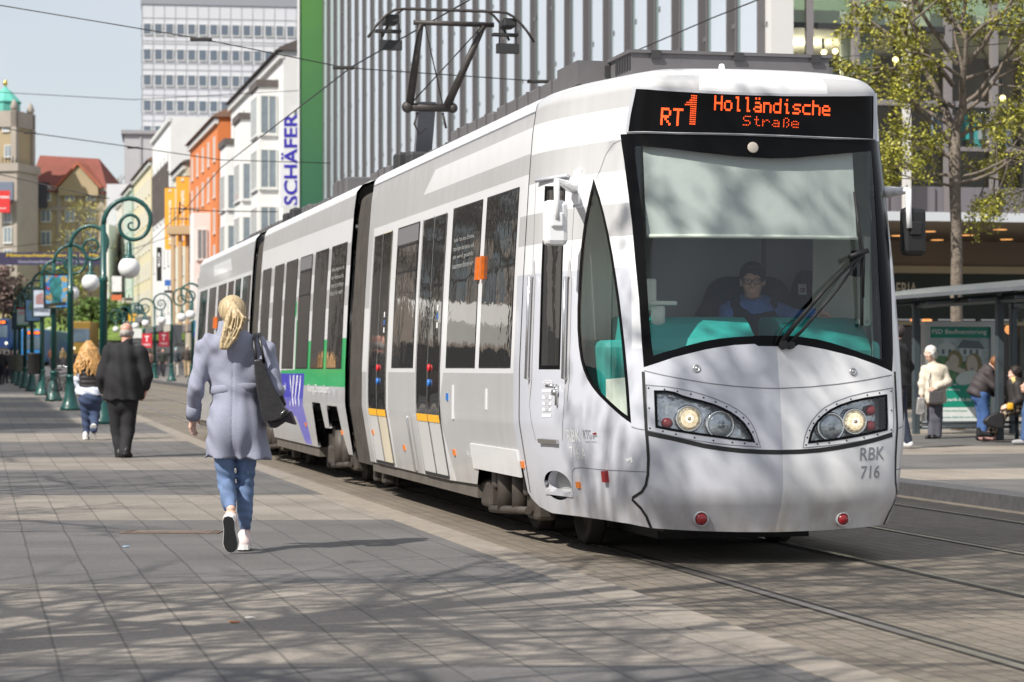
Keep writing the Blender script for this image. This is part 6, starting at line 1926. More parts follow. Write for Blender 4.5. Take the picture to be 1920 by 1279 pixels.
def poster(px0, py0, px1, py1, Y, mat, label, extra=None):
    a = P(px0, py1, Y); b = P(px1, py0, Y)
    w_2, h_2 = (b.x - a.x) / 2, (b.z - a.z) / 2
    r = empty('lamp_poster', ((a.x + b.x) / 2, Y - .16, (a.z + b.z) / 2), -.12, label, 'poster', 'framed posters hung on the left lamps')
    mb = MB(); t_ = .045
    mb.box((0, 0, h_2 - t_ / 2), (2 * w_2, .12, t_)); mb.box((0, 0, -h_2 + t_ / 2), (2 * w_2, .12, t_)); mb.box((-w_2 + t_ / 2, 0, 0), (t_, .12, 2 * h_2 - 2 * t_)); mb.box((w_2 - t_ / 2, 0, 0), (t_, .12, 2 * h_2 - 2 * t_))
    mb.build('frame', m_frame, r)
    mb = MB(); mb.box((0, 0, 0), (2 * w_2 - 2 * t_, .08, 2 * h_2 - 2 * t_)); mb.build('print', mat, r)
    if extra: extra(r, w_2, h_2)
    return r
def statue(r, w2, h2):
    mb = MB(); y = -.045
    fn = lambda a, b, t: (a * w2, y - t, b * h2)
    mb.prism([(-.35, .75), (-.15, .85), (.05, .75), (.2, .82), (.4, .6), (.35, .35), (.45, 0), (.3, -.35), (.35, -.7), (-.4, -.7), (-.3, -.3), (-.55, .1), (-.5, .5)], fn, 0, .004, 0)
    mb.prism([(-.85, -.72), (.7, -.62), (.75, -.78), (-.85, -.9)], fn, 0, .005, 1)
    mb.build('print_figure', [M('statue_green', (.02, .16, .17), .5, noise=(7, .6)), m_seam], r)
poster(84, 513, 133, 579, 71.5, noise_poster('poster_colours', [(.50, .04, .04), (.05, .16, .42), (.10, .30, .52), (.45, .30, .10), (.12, .36, .50)], 3.2), 'colourful poster with a green statue, hung on the third lamp', statue)
def town(r, w2, h2):
    mb = MB(); fn = lambda a, b, t: (a * w2, -.045 - t, b * h2)
    mb.prism([(-.6, .5), (.1, .7), (.2, -.1), (-.6, -.1)], fn, 0, .004, 0)
    mb.prism([(-.8, -.35), (.75, -.3), (.75, -.65), (-.8, -.6)], fn, 0, .004, 1)
    mb.build('print_house', [M('poster_brick', (.30, .17, .17), .5, noise=(30, .5)), M('poster_grey', (.12, .14, .18), .5, noise=(12, .4))], r)
poster(62, 541, 99, 595, 82.5, M('poster_pale', (.42, .47, .55), .5, noise=(4, .25)), 'pale poster with a town house picture, hung on the fourth lamp', town)
def blob(r, w2, h2):
    mb = MB(); fn = lambda a, b, t: (a * w2, -.045 - t, b * h2)
    mb.prism([(-.4, .6), (.0, .8), (.15, .2), (-.1, -.1), (-.5, .1)], fn, 0, .004, 0)
    mb.build('print_shape', M('poster_green', (.16, .30, .16), .5, noise=(14, .5)), r)
poster(48, 560, 80, 604, 93.0, M('poster_sky', (.20, .36, .56), .5, noise=(4, .3)), 'light blue poster with a green shape, hung on the fifth lamp', blob)
def stripes(r, w2, h2):
    mb = MB(); fn = lambda a, b, t: (a * w2, -.045 - t, b * h2)
    mb.prism([(-.88, .92), (.88, .92), (.88, .75), (-.88, .75)], fn, 0, .004, 0)
    mb.prism([(-.6, .5), (.5, .5), (.5, .3), (-.6, .3)], fn, 0, .004, 1); mb.prism([(-.88, -.75), (.88, -.75), (.88, -.92), (-.88, -.92)], fn, 0, .004, 2)
    mb.build('print_bands', [M('poster_red', (.5, .05, .08), .5), M('poster_pink', (.55, .28, .30), .5), M('poster_leaf', (.10, .28, .10), .5)], r)
poster(31.5, 576, 58, 613, 103.5, M('poster_mint', (.42, .52, .50), .5, noise=(5, .2)), 'pale poster with red and green edges, hung on the sixth lamp', stripes)
poster(24, 586, 44, 618, 114, M('poster_dark', (.03, .06, .09), .5, noise=(6, .4)), 'dark blue poster hung on the seventh lamp')
# ---- litter bins on the lamp poles
def bin_(k_, label, col):
    L_ = LP[k_].location
    r = empty('litter_bin', (L_.x - .27, L_.y - .12, L_.z + .72), 0, label, 'litter bin', 'bins fixed to the left lamps')
    mb = MB(); mb.lathe([(.19, 0), (.20, .02), (.21, .66), (.225, .68), (.225, .72), (.19, .72), (.18, .1), (0, .1)], n=20); mb.build('drum', M('bin_' + str(k_), col, .5, noise=(6, .2)), r)
    mb = MB(); mb.box((.20, .05, .3), (.12, .05, .06)); mb.box((.20, .05, .55), (.12, .05, .06)); mb.build('bracket', m_seam, r)
bin_(3, 'black litter bin on the fourth lamp of the left row', (.014, .014, .015))
bin_(5, 'grey-green litter bin on the sixth lamp of the left row', (.11, .12, .095))
bin_(7, 'dark grey litter bin on the farthest lamp of the left row', (.06, .06, .06))
# ---- bicycle leaning on the third lamp
def wheel(mb, c, r, ax):
    mb.tube([c + Vector((ax.x * r * math.cos(t), ax.y * r * math.cos(t), r * math.sin(t))) for t in np.linspace(0, 2 * math.pi, 29)], .022, 6, caps=False)
bl_ = LP[2].location
bk = empty('bicycle', (bl_.x + .30, bl_.y - .35, bl_.z), R_(68), 'dark bicycle leaning against the lamp with the statue poster', 'bicycle')
ax = Vector((1, 0, 0))
for x in (-.52, .52):
    mb = MB(); wheel(mb, Vector((x, 0, .34)), .33, ax); o = mb.build('wheel', m_seam, bk)
    mb = MB()
    for k_ in range(9): t = math.pi * k_ / 9; mb.tube([(x - .32 * math.cos(t), 0, .34 - .32 * math.sin(t)), (x + .32 * math.cos(t), 0, .34 + .32 * math.sin(t))], .003, 4)
    mb.build('spokes', m_steel, o)
mb = MB()
for a, b in (((-.52, 0, .34), (-.05, 0, .32)), ((-.52, 0, .34), (-.17, 0, .82)), ((-.05, 0, .32), (-.2, 0, .88)), ((-.05, 0, .32), (.36, 0, .76)), ((-.17, 0, .80), (.34, 0, .84)), ((.52, 0, .34), (.34, 0, .92))): mb.tube([a, b], .018, 8)
mb.build('bike_frame', M('bike_black', (.02, .02, .024), .35), bk)
mb = MB(); mb.tube([(.20, -.30, 1.02), (.30, -.2, 1.05), (.34, 0, 1.0), (.30, .2, 1.05), (.20, .30, 1.02)], .014, 8); mb.tube([(.34, 0, .9), (.34, 0, 1.0)], .014, 8); mb.build('handlebar', m_steel, bk)
mb = MB(); mb.box((-.21, 0, .93), (.26, .14, .05), bev=.02); mb.build('saddle', m_seam, bk)
mb = MB(); mb.ball((.46, 0, .88), .05); mb.build('bike_lamp', m_letwhite, bk)
# ---- red T banners, other small signs on the far right
def hang_sign(name, px0, py0, px1, py1, Y, mat, label, txt=None, tcol=None, cat='sign', sub=None):
    a = P(px0, py1, Y); b = P(px1, py0, Y)
    r = empty(name, ((a.x + b.x) / 2, Y, (a.z + b.z) / 2), 0, label, cat)
    mb = MB(); mb.box((0, 0, 0), (b.x - a.x, .08, b.z - a.z)); mb.build('board', mat, r)
    if txt:
        mb = MB(); W_, H_ = b.x - a.x, b.z - a.z
        add_text(mb, txt, (-.22 * W_, -.045, -.08 * H_), (1, 0, 0), (0, 0, 1), .44 * W_, .42 * H_, 0, .03)
        if sub: add_text(mb, sub, (-.36 * W_, -.045, -.36 * H_), (1, 0, 0), (0, 0, 1), .72 * W_, .14 * H_, 0, .02)
        mb.build('lettering', tcol or m_letwhite, r)
    return r
hang_sign('banner', 266, 625.5, 285, 652, 138.6, M('banner_red', (.55, .02, .04), .5), 'bright red square banner with a white T, right of the balding man', 'T', None, 'banner', 'TREND')
hang_sign('banner', 297.5, 623, 317, 650, 127.6, M('banner_dkred', (.27, .01, .03), .5), 'dark red square banner with a pale T, nearer the tram', 'T', M('dull_white', (.45, .35, .35), .5), 'banner', 'TREND')
hang_sign('shop_sign', 241, 588, 256, 603, 170, M('sign_yellow', (.72, .40, .02), .5), 'yellow shop sign above the far pavement')
hang_sign('shop_sign', 251, 571, 268, 590, 172, M('sign_petrol', (.05, .09, .10), .5), 'dark sign with a white disc above the yellow shop sign', 'O', m_letwhite)
hang_sign('banner', 249, 616, 266, 634, 150.6, M('banner_white', (.66, .68, .66), .5), 'white banner with green edge beside the bright red banner', None, None, 'banner')
hang_sign('banner', 325, 609, 341, 643, 117.6, M('banner_slate', (.06, .065, .075), .5), 'dark slate banner near the rear of the tram', None, None, 'banner')
hang_sign('banner', 364, 601, 378, 634, 110, noise_poster('poster_multi', [(.40, .05, .10), (.03, .20, .32), (.02, .30, .35), (.08, .12, .40)], 1.6), 'colourful teal and red banner next to the tram rear', None, None, 'banner')
hang_sign('shop_sign', 210, 518, 228, 547, 185, M('sign_white', (.72, .72, .70), .5, noise=(3, .2)), 'white hanging sign with red and green picture on a pale facade')
hang_sign('shop_sign', 209, 553, 228, 563, 185, M('sign_orange', (.60, .16, .06), .5), 'small orange strip sign below the white hanging sign')
hang_sign('shop_sign', 294, 464, 303, 527, 165, M('sign_black', (.012, .012, .013), .5), 'tall narrow black vertical shop sign on the cream facade', 'D', m_letwhite)
hang_sign('shop_sign', 309, 525, 320, 536, 160, M('sign_blue', (.04, .14, .45), .5), 'small blue square sign on the cream facade')
for (px, py, Y, lb) in ((242, 561, 180, 'black traffic signal box hung over the street, beside the pale building'), (316, 547, 160, 'black traffic signal box hung over the street, below the blue square sign')):
    r = empty('signal_box', P(px, py, Y), 0, lb, 'signal')
    mb = MB(); mb.box((0, 0, 0), (.55, .3, .17), bev=.03); mb.build('box', m_seam, r)
    mb = MB(); mb.box((0, 0, .22), (.06, .06, .3)); mb.build('hanger', m_seam, r)
# ---- manhole cover in the pavement
mc = empty('manhole_cover', G_ if False else (P(322, 998.5, on_ground(322, 998.5)).x, on_ground(322, 998.5), .034), -.03, 'long cast iron cover set in the pavement left of the walking woman', 'cover')
mb = MB(); mb.box((0, 0, .001), (.76, .30, .006)); mb.build('plate', M('rust_iron', (.15, .10, .075), .7, noise=(9, .3)), mc)
mb = MB()
for i in range(26):
    for j in range(6): mb.box((-.26 + .021 * i, -.11 + .044 * j + (.01 if i % 2 else 0), .006), (.014, .030, .006))
for sx in (-1, 1):
    for j in range(3): mb.box((sx * (.31 + .022 * j), 0, .006), (.008, .26, .006))
mb.build('tread_studs', M('worn_iron', (.20, .165, .14), .55, noise=(20, .3)), mc)
for (px, py, c, lb) in ((237, 1026, (.30, .45, .6), 'blue and white paper scrap on the pavement'), (439, 1168, (.55, .22, .10), 'orange paper scrap on the pavement'), (469, 1160, (.6, .58, .55), 'tiny white paper scrap on the pavement')):
    Yg = on_ground(px, py); mb = MB(); mb.box((0, 0, .004), (.035, .05, .006), rz=.6); o = mb.build('litter', M(lb[:12], c, .8)); o.location = P(px, py, Yg); o.location.z = .032; tag(o, lb, 'litter')
# ---- tram stop shelter
m_shelt = M('shelter_grey', (.070, .088, .10), .4, .3, noise=(4, .15)); m_shg = glass_mat('shelter_glass', (.80, .84, .84), .8)
SHX = 15.74
def sh(u, v, z):
    """u along the street from the far end towards the camera, v away from the track"""
    y0 = 40.6
    return Vector((SHX - .2206 * y0 + u * .2154 + v * .9765, y0 - u * .9765 + v * .2154, float(gz(40)) + .13 + z))
shel = empty('tram_shelter', sh(0, 0, 0), 0, 'grey steel tram shelter with a curved roof on the platform', 'shelter')
so_ = shel.location.copy()
def S_(u, v, z): return sh(u, v, z) - so_
LEN = 10.2
for u in (0, 3.4, 6.8, 10.2):
    for v in (0, 1.75):
        mb = MB(); mb.box(S_(u, v, 1.1), (.11, .11, 2.2), rz=ALPHA, bev=.01); mb.build('post', m_shelt, shel)
mb = MB()
prof = [(-.6, 2.19), (-.35, 2.26), (0, 2.32), (.6, 2.38), (1.3, 2.40), (2.1, 2.36), (2.1, 2.32), (1.3, 2.35), (.6, 2.33), (0, 2.27), (-.35, 2.21), (-.6, 2.13)]
vs = [S_(-.5, a, b + .12) for a, b in prof] + [S_(LEN + .5, a, b + .12) for a, b in prof]; n_ = len(prof)
mb.add(vs, [(i, (i + 1) % n_, (i + 1) % n_ + n_, i + n_) for i in range(n_)] + [tuple(range(n_))[::-1], tuple(range(n_, 2 * n_))]); mb.build('roof', M('shelter_roof', (.15, .165, .18), .35, .2, noise=(3, .15)), shel)
mb = MB()
for v in (0, 1.75): mb.tube([S_(-.1, v, 2.16), S_(LEN + .1, v, 2.16)], .045, 8)
for u in (0, 1.7, 3.4, 5.1, 6.8, 8.5, 10.2): mb.tube([S_(u, -.5, 2.16), S_(u, 2.0, 2.40)], .03, 6); mb.tube([S_(u, 0, 2.16), S_(u, 0, 2.42)], .035, 6); mb.tube([S_(u, 1.75, 2.16), S_(u, 1.75, 2.6)], .035, 6)
mb.build('roof_rib', m_shelt, shel)
mb = MB()
for z in (.12, .20): mb.tube([S_(0, 0, z), S_(0, 1.75, z)], .025, 6); 
mb.tube([S_(0, 1.75, .2), S_(LEN, 1.75, .2)], .025, 6)
mb.build('foot_rail', m_shelt, shel)
for u in (0, 3.4, 6.8):
    mb = MB(); a = [S_(u + .08, 1.75, .28), S_(u + 3.32, 1.75, .28), S_(u + 3.32, 1.75, 2.1), S_(u + .08, 1.75, 2.1)]; mb.quad(*a); mb.build('back_pane', m_shg, shel)
mb = MB()
for i in range(3): mb.box(S_(6.4, 1.25 + .13 * i, .46), (.11, 3.0, .03), rz=ALPHA)
for u in (5.1, 7.7): mb.box(S_(u, 1.38, .22), (.3, .06, .45), rz=ALPHA)
mb.build('bench', m_shelt, shel)
# seat under the sitting woman
bs = empty('bench', at_px(1918, 836, 37.3, .13), ALPHA, 'grey metal bench that the dark-haired woman sits on', 'bench')
mb = MB(); mb.box((.1, 0, .41), (.5, 1.3, .04), bev=.01); mb.build('seat', m_shelt, bs)
for y in (-.45, .45): mb = MB(); mb.tube([(.1, y, 0), (.1, y, .4)], .035, 8); mb.build('leg', m_shelt, bs)
# poster case at the far end of the shelter
pc = empty('advert_case', P(1797, 803, 40.9), ALPHA, 'white-framed lit advert case with a green bank poster in the tram shelter', 'advert case')
pz = CAMH - (803 - 690) / F * 40.9
PW, PH = 1.27, (803 - 603) / F * 40.9
mb = MB(); fr_ = .09
mb.box((0, 0, fr_ / 2), (PW, .2, fr_)); mb.box((0, 0, PH - fr_ / 2), (PW, .2, fr_)); mb.box((-PW / 2 + fr_ / 2, 0, PH / 2), (fr_, .2, PH - 2 * fr_)); mb.box((PW / 2 - fr_ / 2, 0, PH / 2), (fr_, .2, PH - 2 * fr_))
mb.build('frame', M('case_silver', (.42, .43, .43), .35, .5), pc)
x0, x1, z0, z1 = -PW / 2 + fr_, PW / 2 - fr_, fr_, PH - fr_
Wd, Hd = x1 - x0, z1 - z0
fn = lambda a, b, t: (x0 + a * Wd, -.06 - t, z0 + b * Hd)
rect = lambda a0, b0, a1, b1: [(a0, b0), (a1, b0), (a1, b1), (a0, b1)]
mb = MB(); mb.prism(rect(0, 0, 1, 1), fn, -.03, 0, 0)
mb.prism(rect(0, .885, 1, 1), fn, 0, .003, 1); mb.prism(rect(0, .165, 1, .43), fn, 0, .003, 1)
mb.prism(rect(0, .43, 1, .885), fn, 0, .002, 2)
mb.prism([(.02, .60), (.02, .80), (.35, .66), (1, .6), (1, .43), (0, .43)], fn, .002, .003, 3)
mb.prism([(.15, .70), (.15, .80), (.28, .86), (.42, .80), (.42, .70)], fn, .003, .0045, 4)
mb.prism([(.50, .70), (.50, .78), (.86, .78), (.86, .70)], fn, .003, .0045, 4)
mb.prism([(.45, .78), (.55, .865), (.82, .85), (.92, .77)], fn, .0045, .006, 5)
for a in (.20, .31, .56, .66, .76): mb.prism(rect(a, .715, a + .045, .765), fn, .006, .007, 5)
for (cx, cz, rx, rz, mi_, rot) in ((.72, .60, .155, .135, 6, .5), (.70, .605, .10, .115, 7, .6), (.42, .66, .13, .10, 6, -.3), (.40, .64, .085, .075, 7, -.3), (.30, .60, .05, .045, 7, 0), (.62, .47, .20, .07, 8, .2)):
    poly = [(cx + rx * math.cos(t) * math.cos(rot) - rz * math.sin(t) * math.sin(rot) * .6, cz + (rx * math.cos(t) * math.sin(rot) * .6 + rz * math.sin(t) * math.cos(rot))) for t in np.linspace(0, 2 * math.pi, 20, endpoint=False)]
    mb.prism(poly, fn, .0075 + .0015 * mi_ - .009, .0015 * mi_ + .0005, mi_)
mb.prism([(.655, .575), (.70, .565), (.745, .585), (.70, .548)], fn, .0115, .0125, 5)
mb.prism([(.31, .56), (.56, .50), (.60, .55), (.36, .61)], fn, .0115, .0122, 7)
mb.prism([(.74, .20), (.74, .36), (1.0, .36), (1.0, .20)], fn, .003, .0035, 0); mb.prism([(.755, .21), (.755, .35), (1.0, .35), (1.0, .21)], fn, .0035, .004, 1)
m_pgreen = M('bank_green', (.01, .28, .19), .4)
mb.build('poster', [M('poster_paper', (.74, .77, .76), .5, noise=(3, .1)), m_pgreen, M('poster_haze', (.40, .48, .48), .5, noise=(5, .35)), M('poster_foliage', (.12, .24, .12), .6, noise=(9, .6)), M('poster_house', (.56, .62, .62), .5), M('poster_slate', (.14, .18, .20), .5), M('poster_hair', (.26, .22, .12), .6, noise=(30, .4)), M('poster_skin', (.56, .50, .42), .5, noise=(9, .1)), M('poster_cloth', (.58, .66, .62), .5)], pc)
mb = MB()
def ptext(t_, a, b, w_x, h_x, mi): add_text(mb, t_, fn(a, b, .006), (1, 0, 0), (0, 0, 1), w_x * Wd, h_x * Hd, mi, .01)
ptext('PSD Baufinanzierung', .04, .912, .90, .062, 0); ptext('in den eigenen vier Wänden', .10, .385, .52, .03, 0); ptext('und Ihre Beratung', .12, .335, .38, .02, 0); ptext('psdbank-ht.de', .13, .215, .56, .05, 0)
ptext('PSD', .80, .28, .14, .05, 0); ptext('Bank', .78, .22, .18, .045, 0); ptext('Weitere Karten senken Sie genau', .10, .115, .52, .025, 1); ptext('nur kurze Zeit bei uns im Haus', .10, .055, .8, .016, 1)
mb.build('poster_lettering', [m_letwhite, m_pgreen], pc)
# ---- contact wire, span wires
m_wire = M('wire', (.035, .032, .03), .5, .4)
def wire(name, pts, r, label, cat='wire', fittings=()):
    root = empty(name, pts[0], 0, label, cat)
    o = Vector(pts[0]); mb = MB(); mb.tube([Vector(p) - o for p in pts], r, 6); mb.build('cable', m_wire, root)
    for f_ in fittings:
        mb = MB(); f_(mb, o); mb.build('clamp', m_wire, root)
    return root
cw_ = [P(1180, -230, 20.0), P(880, 0, 27.6), P(660, 125, 33.7), P(415, 314, 50.6), P(347, 392, 63.9), P(290, 445, 78), P(205, 520, 120)]
wire('contact_wire', cw_, .010, 'dark overhead contact wire running over the tram roof into the distance')
def turnbuckle(px, py, Y):
    return lambda mb, o: (mb.box(P(px, py, Y) - o, (.30, .03, .05), bev=.01), mb.tube([P(px - 18, py - 3, Y) - o, P(px + 18, py + 3, Y) - o], .012, 6))
wire('span_wire', [P(-60, 0, 33), P(372, 72, 33.3), P(648, 127, 33.7), P(1005, 152, 34.2), P(1400, 170, 35)], .008, 'thin span wire crossing the sky in front of the high-rise', 'wire', [turnbuckle(377, 74, 33.2), turnbuckle(644, 127, 33.6), turnbuckle(1008, 153, 34.2)])
wire('span_wire', [P(-60, 228, 60), P(56, 249, 60), P(250, 276, 61), P(415, 300, 62), P(620, 306, 63)], .012, 'thin span wire at the height of the old tower', 'wire', [turnbuckle(56, 249, 60), turnbuckle(250, 277, 61)])
wire('span_wire', [P(-40, 171, 80), P(250, 187, 82), P(560, 170, 85)], .012, 'faint upper span wire crossing the sky above the old tower dome')
wire('span_wire', [P(-40, 318, 70), P(195, 372, 70), P(205, 372, 70)], .014, 'span wire sloping down to the nearest left lamp', 'wire', [turnbuckle(180, 369, 70)])
wire('span_wire', [P(337, 392, 63.9), P(410, 396, 64), P(520, 397, 64.5)], .013, 'horizontal steady arm wire left of the tram roof', 'wire', [lambda mb, o: (mb.tube([P(337, 378, 63.9) - o, P(337, 402, 63.9) - o], .02, 6), mb.tube([P(337, 380, 63.9) - o, P(348, 391, 63.9) - o], .012, 6))])
wire('span_wire', [P(-40, 470, 110), P(120, 452, 112), P(240, 470, 116), P(330, 440, 118)], .016, 'low span wire over the far end of the street')
wire('span_wire', [P(1130, 122, 40), P(1240, 75, 38), P(1330, 36, 36), P(1440, -8, 34), P(1500, -35, 33)], .010, 'overhead wire crossing in front of the finned facade')
wire('span_wire', [P(1500, 112, 45), P(1700, 98, 45), P(1990, 72, 45)], .009, 'thin wire crossing in front of the glass shop front')
# ================================================================ BUILDINGS
def SC(x0, y, off, z):
    """street point: X0 line moved off metres towards the track, at distance y"""
    p = X0(x0, y); return Vector((p.x - off * .9765, p.y - off * .2154, z))
m_glassfar = M('far_glass', (.20, .24, .27), .08, spec=.7, noise=(.5, .4))
m_glassdk = M('shop_glass', (.025, .027, .03), .06, spec=.6)
m_winfr = M('window_frame_white', (.62, .62, .60), .5)
def add_windows(root, org, ex, ez, nrm, spots, w_, h_, frame=m_winfr, pane=m_glassfar, depth=.10, bars=1):
    """every window is its own part (frame) with its pane as sub-part; copies share meshes"""
    ex = Vector(ex).normalized(); ez = Vector(ez); nrm = Vector(nrm).normalized()
    base = None
    for (a, b) in spots:
        loc = Vector(org) + ex * a + ez * b - root.location
        if base is None:
            mb = MB(); t = .09
            B = lambda x, z, sx, sz, y=0, sy=depth: mb.add([ex * (x + i * sx / 2) + ez * (z + k * sz / 2) + nrm * (y + j * sy / 2) for i in (-1, 1) for j in (-1, 1) for k in (-1, 1)], [(0, 1, 3, 2), (4, 6, 7, 5), (0, 4, 5, 1), (2, 3, 7, 6), (0, 2, 6, 4), (1, 5, 7, 3)])
            B(0, t / 2, w_, t); B(0, h_ - t / 2, w_, t); B(-w_ / 2 + t / 2, h_ / 2, t, h_ - 2 * t); B(w_ / 2 - t / 2, h_ / 2, t, h_ - 2 * t)
            for i in range(bars): B(-w_ / 2 + w_ * (i + 1) / (bars + 1), h_ / 2, t * .8, h_ - 2 * t)
            B(0, -.05, w_ + .16, .08, depth * .4, depth * 1.4)
            f = mb.build('window', frame, root)
            mb = MB(); B(0, h_ / 2, w_ - t, h_ - t, 0, depth * .5); p = mb.build('pane', pane, f)
            base = f
        else: f = copy_tree(base, root)
        f.location = loc
def street_house(label, x0, ya, yb, z1, wall, nfl, ncol, wcol=1.3, wrow=1.7, z0=4.5, roof=None, depth=14, shop=True, name='house', top=None, winframe=m_winfr, pitch=3.2, bars=1):
    zb = float(gz(ya)) - 1.0
    o0 = SC(x0, ya, 0, zb)
    r = empty(name, o0, 0, label, 'building')
    L_ = (yb - ya) / .9765
    D_ = Vector((-.2154, .9765, 0)); Rr = Vector((.9765, .2154, 0)); Zz = Vector((0, 0, 1))
    def bx(mb, u0, u1, v0, v1, za, zb_, mi=0): mb.add([D_ * u + Rr * v + Zz * (z - zb) for u in (u0, u1) for v in (v0, v1) for z in (za, zb_)], [(0, 1, 3, 2), (4, 6, 7, 5), (0, 4, 5, 1), (2, 3, 7, 6), (0, 2, 6, 4), (1, 5, 7, 3)], mi)
    mb = MB(); bx(mb, 0, L_, 0, depth, zb, z1); mb.build('wall', wall, r)
    if roof:
        mb = MB(); e = .5; hh = roof[1]
        pts = [(-e, z1), (-e * .3, z1 + .25), (depth * .45, z1 + hh), (depth, z1 + hh), (depth, z1)]
        vs = [Rr * v + Zz * (z - zb) + D_ * u for u in (-.2, L_ + .2) for v, z in pts]
        n = len(pts); mb.add(vs, [(i, (i + 1) % n, (i + 1) % n + n, i + n) for i in range(n)] + [tuple(range(n))[::-1], tuple(range(n, 2 * n))]); mb.build('roof', roof[0], r)
    mb = MB(); bx(mb, -.05, L_ + .05, -.25, .05, z1 - .5, z1 - .1); mb.build('cornice', winframe, r)
    g0 = float(gz(ya))
    if shop:
        mb = MB(); bx(mb, .2, L_ - .2, -.06, .1, g0, g0 + 3.2); mb.build('shop_front', m_glassdk, r)
        mb = MB(); bx(mb, .0, L_, -.9, .0, g0 + 3.3, g0 + 3.9); mb.build('shop_canopy', M('canopy_' + str(int(ya) % 3), [(.45, .45, .45), (.16, .16, .17), (.50, .46, .40)][int(ya) % 3], .6), r)
    fh = (z1 - 1.0 - (g0 + z0)) / nfl
    spots = [(L_ * (c + .5) / ncol, g0 + z0 + .6 + fh * f - zb) for f in range(nfl) for c in range(ncol)]
    add_windows(r, o0 + Vector((-.9765, -.2154, 0)) * .03, D_, Zz, -Rr, spots, min(wcol, L_ / ncol * .75), min(wrow, fh * .68), frame=winframe, bars=bars)
    return r, bx, D_, Rr, zb, L_
w_white = M('white_render', (.70, .70, .69), .8, noise=(.7, .05)); w_orange = M('orange_render', (.60, .185, .055), .85, noise=(.6, .06)); w_cream = M('cream_render', (.60, .53, .38), .85, noise=(.5, .06))
w_pgrey = M('pale_grey_render', (.55, .555, .57), .8, noise=(.5, .05)); w_pgreen = M('pale_green_render', (.40, .50, .42), .85, noise=(.5, .05)); w_yel = M('pale_yellow_render', (.62, .56, .38), .85, noise=(.5, .05))
r_dark = M('dark_roof', (.10, .085, .08), .8, noise=(.8, .2)); r_red = M('red_tile_roof', (.20, .062, .045), .85, noise=(.5, .15), bump=(6, .4, .05)); r_brown = M('brown_roof', (.22, .13, .09), .85, noise=(.8, .2))
# white building with glazed bays
r, bx, D_, Rr, zb, L_ = street_house('white corner building with glazed bay windows, between the orange house and the vertical blue sign', 18.9, 150, 181, 21.0, w_white, 5, 5, 1.2, 2.0, roof=(r_dark, 3.0))
for bi, (u0, z1_) in enumerate(((2.5, 19.0), (13.0, 18.0), (23.0, 17.2))):
    mb = MB(); bx(mb, u0, u0 + 4.2, -1.25, 0, 4.6, z1_); bx(mb, u0 - .1, u0 + 4.3, -1.4, 0, z1_, z1_ + .45, 1); mb.build('bay', [w_white, r_dark], r)
    o = r.location + D_ * u0 - Rr * .62
    sp = [(0, z - zb) for z in (5.4, 9.0, 12.6, 16.0) if z + 2.6 < z1_]
    add_windows(r, o - D_ * .05, Rr, (0, 0, 1), -D_, sp, 1.1, 2.5, bars=1)
    o = r.location + D_ * (u0 + 2.1) - Rr * 1.29
    add_windows(r, o, D_, (0, 0, 1), -Rr, sp, 3.4, 2.5, bars=3)
# end wall windows of the white building, facing along the street
add_windows(r, r.location - D_ * .03 + Rr * 1.0, Rr, (0, 0, 1), -D_, [(0, 6.0 - zb), (0, 10.4 - zb), (0, 14.8 - zb)], .8, 2.6)
# blue lettered white sign board, standing out from the facade
sg_ = empty('shop_sign', P(544, 305, 143), 0, 'tall white board with blue vertical letters next to the green banner', 'sign')
a = P(525, 388, 143); b = P(563, 222, 143); Wv, Hv = b.x - a.x, b.z - a.z
mb = MB(); mb.prism([(-.5, -.5), (.6, -.5), (.6, .5), (-.30, .5), (-.30, .18), (-.5, .0)], lambda x, z, t: (x * Wv, t, z * Hv), 0, .25); mb.build('board', M('sign_board_white', (.66, .67, .70), .6), sg_)
mb = MB(); add_text(mb, 'SCHÄFER', (.40 * Wv, -.02, -.48 * Hv), (0, 0, 1), (-1, 0, 0), 1.04 * Hv, .86 * Wv, 0, .022)
mb.build('lettering', M('sign_blue_letters', (.03, .02, .36), .5), sg_)
# green banner wall
m = bpy.data.materials.new('green_banner'); t, bb_ = nodes_of(m)
co = t.nodes.new('ShaderNodeTexCoord'); sp_ = t.nodes.new('ShaderNodeSeparateXYZ'); rp = t.nodes.new('ShaderNodeValToRGB'); nz = t.nodes.new('ShaderNodeTexNoise'); nz.inputs['Scale'].default_value = .35; nz.inputs['Detail'].default_value = 3
t.links.new(co.outputs['Generated'], sp_.inputs[0]); t.links.new(co.outputs['Object'], nz.inputs['Vector'])
t.links.new(math_node(t, 'ADD', sp_.outputs[2], math_node(t, 'MULTIPLY', math_node(t, 'SUBTRACT', nz.outputs['Fac'], .5), .25)), rp.inputs[0])
rp.color_ramp.elements[0].position = .3; rp.color_ramp.elements[0].color = (.006, .075, .055, 1); rp.color_ramp.elements[1].position = .95; rp.color_ramp.elements[1].color = (.055, .18, .025, 1)
t.links.new(rp.outputs[0], bb_.inputs['Base Color']); bb_.inputs['Roughness'].default_value = .6
gb = empty('wall_banner', P(587, 700, 132), 0, 'tall green printed banner at the end of the finned facade', 'banner')
a = P(563, 690, 132); b = P(613, -40, 132)
mb = MB(); mb.box((0, 0, (b.z + .3) / 2 + .0), (b.x - a.x, .3, b.z + 1)); mb.build('cloth', m, gb)
mb = MB(); mb.box((-(b.x - a.x) / 2 - .05, -.05, b.z / 2), (.12, .4, b.z + 1)); mb.box(((b.x - a.x) / 2 + .05, -.05, b.z / 2), (.10, .4, b.z + 1)); mb.build('banner_edge', M('banner_edge_white', (.6, .6, .6), .5), gb)
